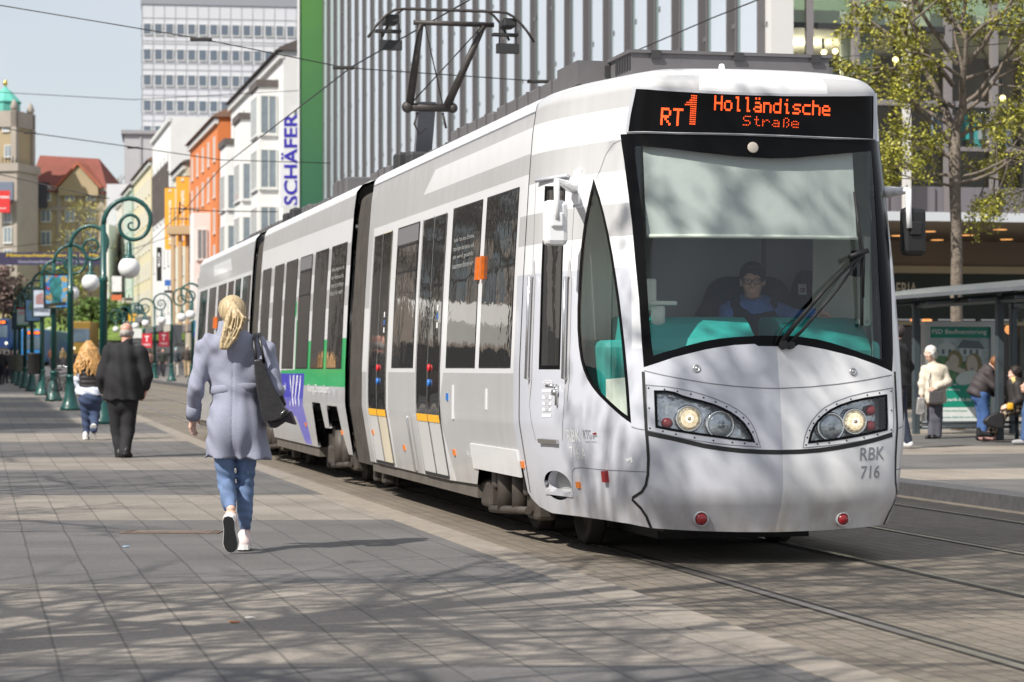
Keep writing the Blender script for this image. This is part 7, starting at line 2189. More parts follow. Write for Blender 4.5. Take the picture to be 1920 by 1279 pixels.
# orange house
r, bx, D_, Rr, zb, L_ = street_house('orange house with white framed windows between two pale buildings', 18.2, 184, 208, 20.4, w_orange, 5, 5, 1.0, 1.9, roof=(r_brown, 3.5))
mb = MB(); bx(mb, 6.0, 9.5, -1.3, 0, 5.0, 13.5); mb.build('bay', w_white, r)
add_windows(r, r.location + D_ * 6.0 - Rr * .65 - D_ * .05, Rr, (0, 0, 1), -D_, [(0, 6 - zb), (0, 9.8 - zb)], .8, 2.4)
# pale buildings further along
r, bx, D_, Rr, zb, L_ = street_house('cream house with a deep eave next to the orange house', 17.9, 209, 222, 19.0, M('ivory_render', (.62, .60, .48), .85, noise=(.5, .05)), 4, 3, 1.1, 1.7, roof=(r_dark, 1.5))
r, bx, D_, Rr, zb, L_ = street_house('white flat-roofed office building with vertical louvres behind the orange banners', 17.7, 223, 246, 24.5, w_white, 4, 5, 1.4, 1.6, roof=None)
mb = MB()
for i in range(10): bx(mb, 2 + i * 2.1, 2.25 + i * 2.1, -.25, .0, 15.5, 20.5)
mb.build('louvre', r_dark, r)
street_house('pale yellow house with dark roof at the middle of the street row', 17.6, 247, 274, 22.5, w_yel, 5, 6, 1.3, 1.6, roof=(r_brown, 2.5))
street_house('pale green narrow house in the far street row', 17.4, 275, 290, 22.0, w_pgreen, 5, 3, 1.2, 1.5, roof=(r_dark, 2.2))
street_house('light cream house at the far end of the street row', 17.2, 291, 325, 21.5, M('light_cream', (.64, .61, .53), .85, noise=(.5, .05)), 5, 6, 1.4, 1.5, roof=(r_brown, 2.0))
# low modern stone front with columns behind the farthest right lamps
r = empty('portico', P(345, 690, 200), 0, 'sandstone colonnade with tall pillars above the far right pavement', 'portico')
for i in range(5):
    mb = MB(); mb.box((-.9 + i * .55, .3 * i, 7), (.28, .5, 8)); mb.build('pillar', M('sandstone', (.46, .36, .22), .85, noise=(1, .1)), r)
mb = MB(); mb.box((.2, .8, 11.4), (3.2, 2.4, .7)); mb.box((.3, .9, 12.4), (2.6, 1.2, .08)); mb.build('lintel', M('sandstone', (.46, .36, .22), .85), r)
mb = MB()
for i in range(9): mb.tube([(-1.1 + i * .32, .0, 11.7), (-1.1 + i * .32, 0, 13.2)], .03, 5)
mb.tube([(-1.2, 0, 13.2), (1.6, 0, 13.2)], .03, 5); mb.build('railing', m_seam, r)
# orange vertical shop flags
def flag(px0, px1, y0, y1, Y, label):
    r = empty('shop_flag', P((px0 + px1) / 2, (y0 + y1) / 2, Y), 0, label, 'flag', 'orange flags on the facade')
    a = P(px0, y1, Y); b = P(px1, y0, Y); W_, H_ = b.x - a.x, b.z - a.z
    mb = MB(); mb.box((0, 0, 0), (W_, .06, H_)); mb.build('cloth', M('flag_orange', (.78, .36, .035), .7, noise=(.5, .08)), r)
    mb = MB(); add_text(mb, 'dm-drogerie markt', (.22 * W_, -.035, -.36 * H_), (0, 0, 1), (-1, 0, 0), .66 * H_, .40 * W_, 0, .02)
    for z in (-.43, .42):
        mb.tube([(.0, -.04, z * H_), (.1 * W_, -.04, (z + .03) * H_), (.02 * W_, -.04, (z + .05) * H_), (-.12 * W_, -.04, (z + .01) * H_)], .05 * W_, 6)
    mb.build('lettering', m_letwhite, r)
    mb = MB(); mb.tube([(-.5 * W_, 0, .5 * H_), (.9 * W_, 0, .5 * H_)], .05, 6); mb.build('flag_pole', m_seam, r)
flag(309, 328.5, 352, 468, 214, 'lower left of the two orange vertical flags with white lettering')
flag(330.5, 354.5, 331, 462, 208, 'upper right of the two orange vertical flags with white lettering')
# high-rise office tower
HY = 330
a = P(266, 700, HY); b = P(600, -2, HY); c = P(247, 0, HY)
hr = empty('office_tower', (a.x, HY, 0), R_(8), 'white panelled high-rise office tower with rows of square windows', 'building')
HW = 29.0; HT = b.z
m_panel = M('tower_panel', (.56, .57, .60), .6, noise=(.15, .05)); m_joint = M('tower_joint', (.36, .37, .39), .7)
mb = MB(); mb.box((HW / 2, 8.0, HT / 2), (HW, 16, HT)); mb.build('wall', m_panel, hr)
kz = HY / F
zrow = lambda py: CAMH - (py - 690) / F * HY
mb = MB()
for i in range(15): mb.box((i * 1.5 + .02, -.02, HT / 2), (.07, .06, HT))
for py in (33, 76, 81, 94, 118, 130, 142, 166, 178, 190, 214, 226, 237, 261): mb.box((HW / 2, -.02, zrow(py)), (HW, .06, .10))
for i in range(8): mb.box((-.02, i * 2, HT / 2), (.06, .07, HT))
mb.build('panel_joint', m_joint, hr)
mb = MB(); mb.box((HW / 2, 8, HT + .0), (HW + .3, 16.3, 1.4)); mb.build('parapet', M('tower_parapet', (.27, .28, .31), .6), hr)
add_windows(hr, hr.location + Vector((0, -.03, 0)), (1, 0, 0), (0, 0, 1), (0, -1, 0), [], 1, 1)
sp = [(1.5 * i + .78, zrow(py)) for py in (65, 113, 161, 209, 257) for i in range(19)]
cr8, sr8 = math.cos(R_(8)), math.sin(R_(8))
fr8 = [(x, z) for x, z in sp]
base = None
for (x, z) in fr8:
    if base is None:
        mb = MB(); mb.box((0, 0, .78), (1.12, .20, 1.62)); f = mb.build('window', m_winfr, hr)
        mb = MB(); mb.box((-.06, -.08, .82), (.92, .10, 1.36)); mb.build('pane', M('tower_glass', (.12, .15, .19), .12, spec=.7, noise=(.2, .3)), f); base = f
    else: f = copy_tree(base, hr)
    f.location = (x, -.06, z)
base = None
for py in (65, 113, 161, 209, 257):
    for y in (2.5, 6.5, 10.5):
        if base is None:
            mb = MB(); mb.box((0, 0, .78), (.2, 1.3, 1.6)); f = mb.build('window', M('tower_glass', (.12, .15, .19), .12), hr); base = f
        else: f = copy_tree(base, hr)
        f.location = (-.02, y, zrow(py))
pod = empty('podium_block', P(262, 690, 318), R_(8), 'grey slab-clad block at the foot of the office tower', 'building')
mb = MB(); mb.box((6.0, 6, 15), (16.0, 12, zrow(268) - 14)); 
mb = MB(); zt = CAMH - (268 - 690) / F * 318; mb.box((6.2, 6, zt / 2), (16.4, 12, zt)); mb.build('wall', M('podium_grey', (.43, .43, .45), .7, noise=(.3, .06)), pod)
mb = MB(); mb.box((6.2, 6, zt + .1), (17.2, 12.8, .5)); mb.build('roof_edge', M('podium_edge', (.30, .30, .32), .7), pod)
mb = MB(); mb.box((0.1, -.05, zt / 2), (.25, .2, zt)); mb.build('downpipe', m_joint, pod)
# pale blocks closing the street at left of the row
for (px0, px1, py, Y, lb) in ((200, 240, 345, 300, 'pale grey panelled building closing the street behind the lamps'), (190, 204, 420, 285, 'narrow white gabled house beside the pale panelled building')):
    a = P(px0, 690, Y); b = P(px1, py, Y)
    r = empty('house', (a.x, Y, 0), 0, lb, 'building')
    mb = MB(); mb.box(((b.x - a.x) / 2, 5, b.z / 2), (b.x - a.x, 10, b.z)); mb.build('wall', M('panel_pale_' + str(Y), (.56, .57, .60) if Y > 290 else (.66, .64, .60), .7, noise=(.3, .05)), r)
    if Y > 290:
        mb = MB()
        for i in range(7): mb.box(((b.x - a.x) / 2, -.03, 8 + i * 2.2), (b.x - a.x, .05, .09))
        mb.build('panel_joint', m_joint, r)
        mb = MB(); mb.box(((b.x - a.x) / 2 + .6, -1.2, 7.2), (b.x - a.x + 1.5, 2.4, 1.0)); mb.box(((b.x - a.x) / 2, -.3, 3.2), (b.x - a.x, .6, 7), 0); mb.build('shop_canopy', M('canopy_black', (.04, .042, .045), .6), r)
# ---- old town house with tower, far left
TY = 300
m_sand = M('ochre_render', (.36, .285, .175), .85, noise=(.3, .08)); m_stone = M('grey_stone', (.33, .29, .25), .85, noise=(.4, .12)); m_copper = M('green_copper', (.11, .44, .36), .6, noise=(.6, .12))
tz = lambda py: CAMH - (py - 690) / F * TY
tw_ = empty('old_tower', P(10, 690, TY), R_(-14), 'old ochre stone tower with a green copper dome and golden ball', 'tower')
s_ = TY / F
mb = MB(); mb.box((0, 0, tz(232) / 2), (4.9, 4.9, tz(232))); mb.build('wall', m_sand, tw_)
mb = MB()
for z0_, z1_, w__ in ((tz(262), tz(232), 5.5), (tz(345), tz(330), 6.5), (tz(600), tz(345), 6.0)):
    mb.box((0, 0, (z0_ + z1_) / 2), (w__, w__, z1_ - z0_))
for sx in (-1, 1):
    for sy in (-1, 1):
        mb.box((sx * 2.4, sy * 2.4, tz(290)), (.7, .7, tz(232) - tz(345)))
        mb.lathe([(.35, 0), (.5, .5), (.3, 1.1), (.0, 1.5)], (sx * 2.3, sy * 2.3, tz(232)), 10)
mb.build('stone_trim', m_stone, tw_)
mb = MB(); mb.lathe([(1.85, tz(232)), (1.85, tz(215)), (2.0, tz(213)), (2.0, tz(211)), (1.65, tz(205)), (1.15, tz(197)), (.7, tz(190)), (.22, tz(185)), (.08, tz(180)), (0, tz(178))], n=10, smooth=False); mb.build('dome', m_copper, tw_)
mb = MB(); mb.ball((0, 0, tz(175.5)), .28, sc3=(1, 1, 1.5)); mb.build('golden_ball', M('gold', (.8, .55, .12), .25, 1.0), tw_)
add_windows(tw_, tw_.location + Vector((0, -2.55, 0)), (1, 0, 0), (0, 0, 1), (0, -1, 0), [(-1.2, tz(270)), (1.3, tz(270)), (-1.2, tz(312)), (1.6, tz(318))], .95, 1.5)
add_windows(tw_, tw_.location + Vector((0, -3.1, 0)), (1, 0, 0), (0, 0, 1), (0, -1, 0), [(x, tz(z)) for x in (-.6, 1.8) for z in (440, 478, 520)], 1.1, 2.0)
mb = MB(); mb.box((1.6, -3.05, tz(383)), (1.9, .2, 2.4)); mb.build('blind_panel', M('bluegrey_panel', (.13, .16, .22), .5), tw_)
mb = MB()
for i in range(14): mb.tube([(-3 + i * .46, -3.1, tz(330)), (-3 + i * .46, -3.1, tz(318))], .06, 5)
mb.build('railing', m_seam, tw_)
rb_ = empty('banner', P(4, 378, TY - 4.5), 0, 'red cloth banner hanging on the old tower', 'banner')
mb = MB(); mb.box((-.3, 0, 0), (2.5, .08, 2.7)); mb.build('cloth', M('banner_red2', (.60, .03, .03), .7), rb_)
mb = MB(); add_text(mb, 'caricatura', (-.7, -.06, .4), (1, 0, 0), (0, 0, 1), 1.6, .35, 0, .02); add_text(mb, 'galerie', (-.7, -.06, -.95), (1, 0, 0), (0, 0, 1), 1.2, .25, 0, .02); mb.build('lettering', m_letwhite, rb_)
rh = empty('red_roof_house', P(130, 690, TY + 6), R_(-6), 'old ochre house with a big red tiled roof and a gable, beside the old tower', 'building')
RZ = lambda py: CAMH - (py - 690) / F * (TY + 6)
K6 = (TY + 6) / F
mb = MB(); mb.box((0, 5, RZ(374) / 2), (9.6, 10, RZ(374))); mb.build('wall', m_sand, rh)
mb = MB()
z0_, z1_ = RZ(378), RZ(304)
mb.add([(-5.4, -.5, z0_), (5.2, -.5, z0_ - 0.4), (5.2, 10.5, z0_), (-5.4, 10.5, z0_), (-5.2, 4.5, z1_), (2.6, 4.5, z1_ - .5)], [(0, 1, 5, 4), (1, 2, 5), (2, 3, 4, 5), (3, 0, 4), (0, 3, 2, 1)]); mb.build('roof', r_red, rh)
mb = MB()
gw, gz0, gz1 = 2.55, RZ(372), RZ(331)
mb.prism([(-gw + 1.4, gz0 - 1), (gw + 1.4, gz0 - 1), (gw + 1.4, gz0), (1.4, gz1), (-gw + 1.4, gz0)], lambda a, b, t: (a, t, b), -.9, 3.5, 0); gbo = mb.build('gable', m_sand, rh)
mb = MB()
for sx in (-1, 1):
    mb.add([(1.4 + sx * (gw + .35), -1.2, gz0 - .15), (1.4, -1.2, gz1 + .12), (1.4, -1.2, gz1 + .45), (1.4 + sx * (gw + .5), -1.2, gz0 + .1), (1.4 + sx * (gw + .35), 4.2, gz0 - .15), (1.4, 4.2, gz1 + .12), (1.4, 4.2, gz1 + .45), (1.4 + sx * (gw + .5), 4.2, gz0 + .1)], [(0, 1, 2, 3), (4, 7, 6, 5), (3, 2, 6, 7), (0, 4, 5, 1), (0, 3, 7, 4), (1, 5, 6, 2)], 0)
mb.build('gable_roof', M('gable_tile', (.36, .11, .06), .85, noise=(.6, .15)), gbo)
mb = MB()
for x in (-4.6, -1.3, 1.4, 4.2): mb.box((x, -.06, RZ(374) / 2), (.55, .2, RZ(374)))
for py in (376, 411): mb.box((0, -.08, RZ(py)), (9.8, .3, .45))
mb.build('stone_trim', m_stone, rh)
cR, sR = math.cos(R_(-6)), math.sin(R_(-6))
base = None
for x in (-3.0, .1, 2.8):
    for py in (394, 434, 478, 520):
        if base is None:
            mb = MB(); mb.box((0, 0, .8), (1.3, .2, 1.9)); f = mb.build('window', m_winfr, rh)
            for sx in (-.3, .3): mb = MB(); mb.box((sx, -.06, .8), (.48, .14, 1.6)); mb.build('pane', m_glassfar, f)
            base = f
        else: f = copy_tree(base, rh)
        f.location = (x, -.08, RZ(py))
mb = MB(); mb.box((-3.9, 1.0, RZ(385)), (2.2, 3.5, 3.2)); mb.build('dark_dormer', M('slate', (.06, .06, .075), .7), rh)
# printed street banner across the far road
sbn = empty('street_banner', P(90, 485, 190), 0, 'long dark street banner with yellow lettering stretched over the far road', 'banner')
a = P(-30, 497, 190); b = P(186, 473, 190); W_, H_ = b.x - a.x, b.z - a.z
mb = MB(); mb.box((-.4, 0, 0), (W_, .05, H_)); mb.build('cloth', M('banner_dusk', (.035, .03, .075), .7, noise=(.3, .3)), sbn)
mb = MB(); add_text(mb, 'Mitternachtsshopping am 18. Mai', (-.36 * W_, -.035, .06 * H_), (1, 0, 0), (0, 0, 1), .80 * W_, .34 * H_, 0, .02); add_text(mb, 'Geschoenkte Zeit bis 24 Uhr', (-.26 * W_, -.035, -.34 * H_), (1, 0, 0), (0, 0, 1), .58 * W_, .22 * H_, 1, .01); mb.build('lettering', [M('banner_yellow', (.62, .46, .03), .6), M('banner_lilac', (.35, .35, .45), .6)], sbn)

# ---- modern department store: finned street facade and glazed front
BX0 = 18.9
cor = X0(BX0, 58)
ds = empty('department_store', (cor.x, cor.y, 0), ALPHA, 'modern glass department store with vertical fins and a canopy', 'building')
# local x = across (right), y = away along the street
BL, BH = 76.0, 30.0
mb = MB(); mb.box((8, BL / 2 + 8, BH / 2 + 2), (15.6, BL - 16, BH - 4)); mb.box((.35, BL / 2, BH / 2), (.5, BL, BH)); mb.build('facade_wall', M('facade_dark', (.20, .215, .23), .5), ds)
m_fin = M('fin_brown_grey', (.125, .118, .125), .5); m_pal = M('facade_panel', (.52, .57, .64), .25, coat=.3, streak=((.05, .05, .12), .16)); m_teal2 = M('facade_green_glass', (.20, .27, .27), .1, spec=.6)  # panel streaks put reflections into the colour
nb = 31; bw = BL / nb
protos = None
for i in range(nb):
    y = i * bw
    if protos is None:
        mb = MB(); mb.box((-.04, .95, BH / 2), (.12, 1.52, BH)); 
        pnl = mb.build('facade_panel', m_pal, ds)
        mb = MB(); mb.box((-.08, .13, BH / 2), (.22, .08, BH)); fin = mb.build('facade_fin', m_fin, ds)
        mb = MB(); mb.box((-.05, 2.05, BH / 2), (.16, .08, BH))
        for k_ in range(9): mb.box((-.02, 2.22, 3.2 + k_ * 3.3), (.18, .42, .12)); mb.box((.0, 1.62, 4.6 + k_ * 3.3), (.22, .16, .14))
        fin2 = mb.build('facade_fin', m_fin, ds)
        mb = MB(); mb.box((-.02, 1.87, BH / 2), (.12, .26, BH)); gl_ = mb.build('facade_glazing', m_teal2, ds)
        protos = (pnl, fin, fin2, gl_)
    else:
        for p_ in protos:
            c_ = p_.copy(); COL.objects.link(c_); c_.parent = ds; c_.location = (0, y, 0)
# corner pillar and glazed front
mb = MB(); mb.box((.28, -.1, BH / 2 + 2.6), (.56, .5, BH - 5.2)); mb.build('corner_pillar', M('white_pillar', (.62, .61, .60), .6, noise=(.6, .04)), ds)
FW = 16.0
m_mull = M('mullion_grey', (.20, .185, .19), .5); m_sglz = glass_mat('shop_front_glass', (.80, .90, .86), .9)
Zf = lambda py, Y: CAMH - (py - 690) / F * Y
z_top = Zf(55, 58.8); z_rail = Zf(194, 58.8); z_low = Zf(278, 58.8); z_sp1, z_sp0 = Zf(350, 58.8), Zf(397, 58.8)
for i, u in enumerate((1.05, 2.22, 4.6, 5.8, 7.0, 8.2, 9.4, 10.6)):
    mb = MB(); mb.box((u, -.08, (z_sp0 + BH) / 2), (.15, .22, BH - z_sp0)); mb.build('mullion', m_mull, ds)
for u in (3.43, 6.62): mb = MB(); mb.box((u, -.35, (z_sp0 + BH) / 2), (.17, .17, BH - z_sp0)); mb.build('white_post', M('white_pillar', (.62, .61, .60), .6), ds)
mb = MB(); mb.box((FW / 2, -.03, z_rail), (FW, .14, .14)); mb.box((FW / 2, -.03, z_low), (FW, .12, .10)); mb.box((FW / 2, -.02, z_top), (FW, .16, .14), 1); mb.build('transom', [m_mull, m_roofdark], ds)
for i, (u0, u1) in enumerate(((.56, 3.4), (3.4, 7.0), (7.0, 10.6), (10.6, 16))):
    mb = MB(); mb.quad((u0, .05, z_sp1), (u1, .05, z_sp1), (u1, .05, BH), (u0, .05, BH)); mb.build('shop_window', m_sglz, ds)
mb = MB(); mb.box((FW / 2, .1, (z_sp0 + z_sp1) / 2), (FW, .3, z_sp1 - z_sp0)); 
for u in range(9): mb.box((.6 + u * 1.2, -.08, (z_sp0 + z_sp1) / 2), (.12, .06, z_sp1 - z_sp0))
mb.build('spandrel', M('spandrel_mauve', (.165, .155, .175), .5), ds)
# floors, ceilings, back walls and a round column inside
mb = MB()
mb.box((8, 4.2, z_top + .25), (15.5, 7.6, .4), 0); mb.box((8, 4.2, z_sp1 - .1), (15.5, 7.6, .3), 1); mb.box((8, 4.2, z_top + 4.2), (15.5, 7.6, .3), 2)
mb.build('floor_slab', [M('ceiling_cream', (.52, .49, .40), .8), M('shop_floor', (.2, .18, .16), .5), M('ceiling_green', (.42, .52, .46), .8)], ds)
mb = MB(); mb.box((1.9, 6.2, (z_sp1 + z_top) / 2), (3.6, .2, z_top - z_sp1), 0); mb.box((9.8, 5.2, (z_sp1 + z_top) / 2), (12.2, .2, z_top - z_sp1), 1); mb.box((8, 6.5, z_top + 2.4), (15.5, .2, 4), 2)
mb.build('inner_wall', [M('inner_cream', (.60, .56, .45), .8), M('inner_dark', (.045, .032, .026), .7, noise=(.8, .4)), M('inner_green', (.36, .46, .40), .8)], ds)  # dark brown stands in for the unlit part of the shop
mb = MB(); mb.lathe([(.42, z_sp1), (.42, z_top + .05)], (3.0, 1.9, 0), 20); mb.build('column', M('column_pale', (.58, .66, .66), .6), ds)
mb = MB(); mb.ball((.9, 3.0, z_top - .9), 1.3, 0, 20, 12, (1, 1, .25)); mb.build('ceiling_dish', M('dish_white', (.72, .70, .66), .6), ds)
m_spot = M('warm_spot', (.9, .8, .5), .4, emit=(1.0, .72, .32, 3.2))
for (px, py, vv) in ((1545, 98, 1.5), (1679, 112, 2.0), (1880, 184, 1.6), (1566, 96, 3.0)):
    Yv = 58.5 + vv; x = (px - 960) / F * (Yv + .8); 
    wpt = P(px, py, Yv + .8) - ds.location
    loc = Vector((wpt.x * CA + wpt.y * SA, -wpt.x * SA + wpt.y * CA, wpt.z))
    mb = MB(); mb.ball(loc, .075); mb.tube([loc + Vector((0, .05, .06)), loc + Vector((0, .1, .5))], .04, 6, 1); mb.build('spotlight', [m_spot, m_roofdark], ds)
for (x, y, z, e) in ((2.0, 3.2, z_top - .7, 260), (9, 2.6, z_top - .6, 70), (2.2, 3.0, z_top + 3.4, 220), (9, 3.0, z_top + 3.4, 220)):
    ld = bpy.data.lights.new('shop_lamp_light', 'POINT'); ld.energy = e; ld.color = (1, .86, .66); ld.shadow_soft_size = .3
    lo_ = bpy.data.objects.new('shop_lamp_light', ld); COL.objects.link(lo_); lo_.parent = ds; lo_.location = (x, y, z)
# clothes on a rail behind the upper window
def sloc(px, py, vv):
    Yv = 58.5 + vv
    return P(px, py, Yv)
cols = [((.03, .34, .36), 'teal'), ((.02, .02, .025), 'black'), ((.05, .30, .33), 'dark teal'), ((.36, .33, .36), 'grey patterned'), ((.05, .045, .05), 'charcoal'), ((.42, .33, .38), 'pale pink'), ((.40, .30, .36), 'dusty pink'), ((.03, .30, .32), 'deep teal'), ((.10, .13, .20), 'navy'), ((.36, .26, .34), 'mauve'), ((.26, .27, .36), 'lilac')]
for i, (c_, nm) in enumerate(cols):
    px = (1810, 1817, 1826, 1834, 1841, 1848, 1856, 1876, 1885, 1783, 1757)[i]
    g = empty('garment', sloc(px, 216, 1.0), ALPHA, nm + ' garment hanging on the rail behind the upper shop window', 'garment', 'clothes hanging in the upper shop window')
    mb = MB(); h_ = .62 + .12 * (i % 3)
    mb.add([(-.07, -.16, -.02), (.07, -.16, -.02), (.07, .16, -.02), (-.07, .16, -.02), (-.09, -.24, -h_), (.09, -.24, -h_), (.09, .24, -h_), (-.09, .24, -h_)], [(0, 1, 2, 3), (7, 6, 5, 4), (0, 4, 5, 1), (1, 5, 6, 2), (2, 6, 7, 3), (3, 7, 4, 0)])
    mb.build('cloth', M('garment_' + nm.replace(' ', '_'), c_, .85, noise=(6, .25)), g)
    mb = MB(); mb.tube([(0, 0, -.02), (0, 0, .08)], .01, 5); mb.build('hanger', m_steel, g)
ck = empty('clothes_rail', sloc(1830, 210, 1.0), ALPHA, 'dark clothes rail behind the upper shop window', 'rail')
mb = MB(); mb.tube([(-1.2, 0, .06), (1.2, 0, .06)], .02, 6); mb.build('bar', m_roofdark, ck)
for sx in (-1.1, 1.1): mb = MB(); mb.tube([(sx, 0, .06), (sx, 0, -1.1)], .02, 6); mb.build('post', m_roofdark, ck)
# canopy and recessed shop front below
zc1, zc0 = Zf(398, 54.8), Zf(415, 54.8)
mb = MB(); mb.box((7.5, 0.2, zc1 - .04), (17, 8.0, .08), 1); mb.box((7.5, -3.9, (zc1 + zc0) / 2), (17, .12, zc1 - zc0), 0); mb.box((7.5, .2, zc0 + .02), (17, 8.0, .05), 1); mb.build('canopy', [M('fascia_pale', (.55, .57, .60), .5), M('soffit_brown', (.27, .22, .17), .8)], ds)
mb = MB()
z_a, z_b, z_c = Zf(497, 62.5), Zf(511, 62.5), Zf(597, 62.5)
mb.box((7.5, 4.2, (zc0 + z_a) / 2), (17, .2, zc0 - z_a), 0); mb.box((7.5, 4.12, (z_a + z_b) / 2), (17, .3, z_a - z_b), 1); mb.box((7.5, 4.1, (z_b + z_c) / 2), (17, .3, z_b - z_c), 2); mb.box((7.5, 4.0, z_c - .12), (17, .3, .10), 1)
mb.build('shop_band', [M('soffit_brown', (.27, .22, .17), .8), M('strip_cream', (.60, .53, .36), .7), M('band_green', (.012, .026, .018), .5)], ds)
mb = MB(); mb.box((7.5, 6.2, z_c / 2), (17, .2, z_c), 0)
for u in (1.2, 2.4, 3.6, 4.8, 6.0, 7.2, 8.4): mb.box((u, 4.1, z_c / 2), (.10, .14, z_c), 1)
mb.build('entrance', [M('entrance_dark', (.03, .022, .018), .6, noise=(.7, .6)), M('entrance_frame', (.10, .12, .10), .5)], ds)
for k_, (u0, u1) in enumerate(((-1, 3.6), (3.6, 8.4), (8.4, 15))): mb = MB(); mb.quad((u0, 4.2, .1), (u1, 4.2, .1), (u1, 4.2, z_c - .2), (u0, 4.2, z_c - .2)); mb.build('entrance_glass', glass_mat('entrance_glz', (.7, .72, .7), 1.0), ds)
Yv = 62.6
eL = P(1686, 553.5, Yv) - ds.location; eR = P(1731, 553.5, Yv) - ds.location
lx = lambda w_: Vector((w_.x * CA + w_.y * SA, -w_.x * SA + w_.y * CA, w_.z))
a, b = lx(eL), lx(eR)
hgt = (553.5 - 529) / F * Yv
wE = (b.x - a.x)
mb = MB(); add_text(mb, 'GALERIA', (b.x - wE * 7 / 4 * 1.07, 3.93, a.z), (1, 0, 0), (0, 0, 1), wE * 7 / 4 * 1.07, hgt, 0, .01); mb.build('sign_lettering', M('sign_cream', (.82, .76, .58), .5), ds)
for (px, py) in ((1757, 449), (1875, 429.5), (1887, 448), (1815, 440), (1742, 433), (1683, 441)):
    t_ = (zc0 - CAMH) / ((690 - py) / F)
    wpt = lx(P(px, py, t_) - ds.location); wpt.z = zc0 - .012
    mb = MB(); mb.lathe([(.16, 0), (.16, -.012), (0, -.014)], wpt, 16); mb.build('downlight', M('downlight_warm', (.9, .6, .3), .5, emit=(1.0, .45, .14, .9)), ds)
for (px, py) in ((1716, 602), (1738, 603), (1893, 618)):
    wpt = lx(P(px, py, 64.2) - ds.location); mb = MB(); mb.ball(wpt, .13); mb.build('ceiling_lamp', M('shop_lamp', (.9, .5, .2), .5, emit=(1.0, .38, .12, 1.2)), ds)
# ================================================================ TREES, FAR TRAFFIC AND PASSERS-BY, OTHER SIDE OF THE STREET
def tree(root, seed, trunk_pts, trunk_r, limbs, lv, leafn, leaf, mats, spread=1.0, leaf_part='crown', droop=.0, twig=.004, skip=None):
    rg = random.Random(seed)
    bk_, tips = MB(), []
    bk_.tube(trunk_pts, trunk_r, 10, 0)
    def grow(p, d, ln, r, l):
        n = 4; pts = [p]; q = Vector(p); dd = Vector(d).normalized()
        for i in range(n):
            dd = (dd + Vector((rg.gauss(0, .16), rg.gauss(0, .16), rg.gauss(0, .13) + .05 - droop * i * .06))).normalized()
            q = q + dd * ln / n; pts.append(q.copy())
        if skip and l <= lv - 2 and skip(pts[-1]): return
        bk_.tube(pts, [max(twig, r * (1 - .62 * i / n)) for i in range(n + 1)], 6 if l > 1 else 4, 0, caps=False)
        if l == 0:
            for t_ in pts[1:]: tips.append((t_, dd.copy()))
            return
        for k in range(rg.choice((3, 4)) if l > 1 else rg.choice((3, 4, 5))):
            f = rg.uniform(.35, 1.0); i = min(n - 1, int(f * n)); b = pts[i].lerp(pts[i + 1], f * n - i)
            sd = Vector((rg.gauss(0, 1), rg.gauss(0, 1), rg.gauss(0, .7))).normalized()
            grow(b, dd * .62 + sd * .75 * spread, ln * rg.uniform(.48, .70), r * .5, l - 1)
        tips.append((pts[-1], dd.copy()))
    for (p, d, ln, r) in limbs: grow(Vector(p), Vector(d), ln, r, lv)
    bk_.build('trunk', mats[0], root, fixn=False)
    if leafn:
        lf = MB()
        for (p, d) in tips:
            for k in range(leafn):
                c = p + Vector((rg.gauss(0, 1), rg.gauss(0, 1), rg.gauss(0, 1))) * leaf * 1.7
                a = Vector((rg.gauss(0, 1), rg.gauss(0, 1), rg.gauss(0, 1))).normalized(); b = a.orthogonal().normalized() if rg.random() < .5 else a.cross(Vector((.3, .5, .8))).normalized()
                s = leaf * rg.uniform(.5, 1.1)
                lf.add([c - a * s, c + b * s * .62, c + a * s, c - b * s * .62], [(0, 1, 2, 3)], rg.choice((0, 0, 0, 1, 1, 2)), True)
        lf.build(leaf_part, mats[1:], root, fixn=False)
    return len(tips)
m_bark = M('grey_bark', (.165, .135, .108), .9, noise=(9, .35), bump=(26, 1.0, .03), streak=((14, 14, 2), .25))
m_barkd = M('brown_bark', (.13, .10, .08), .9, noise=(9, .3))
def leafmat(name, c):
    m_ = M(name, c, .55, noise=(3, .25)); b = m_.node_tree.nodes['Principled BSDF']; b.inputs['Transmission Weight'].default_value = 0.0
    return m_
lm = [leafmat('leaf_spring', (.32, .31, .035)), leafmat('leaf_olive', (.17, .17, .025)), leafmat('leaf_bright', (.43, .41, .06))]
TYr = 43.0
bt = at_px(1797, 806, TYr, .13)
tr = empty('tree', bt, 0, 'street tree with fresh yellow-green leaves behind the tram shelter, in front of the glass store', 'tree')
k = TYr / F
V = lambda px, py, y=0: Vector(((px - 1797) * k, y, CAMH - (py - 690) * k - bt.z))
tp = [V(1797, 808), V(1796, 700), V(1793, 560), V(1794, 460), V(1791, 380), V(1790, 300), V(1789, 245)]
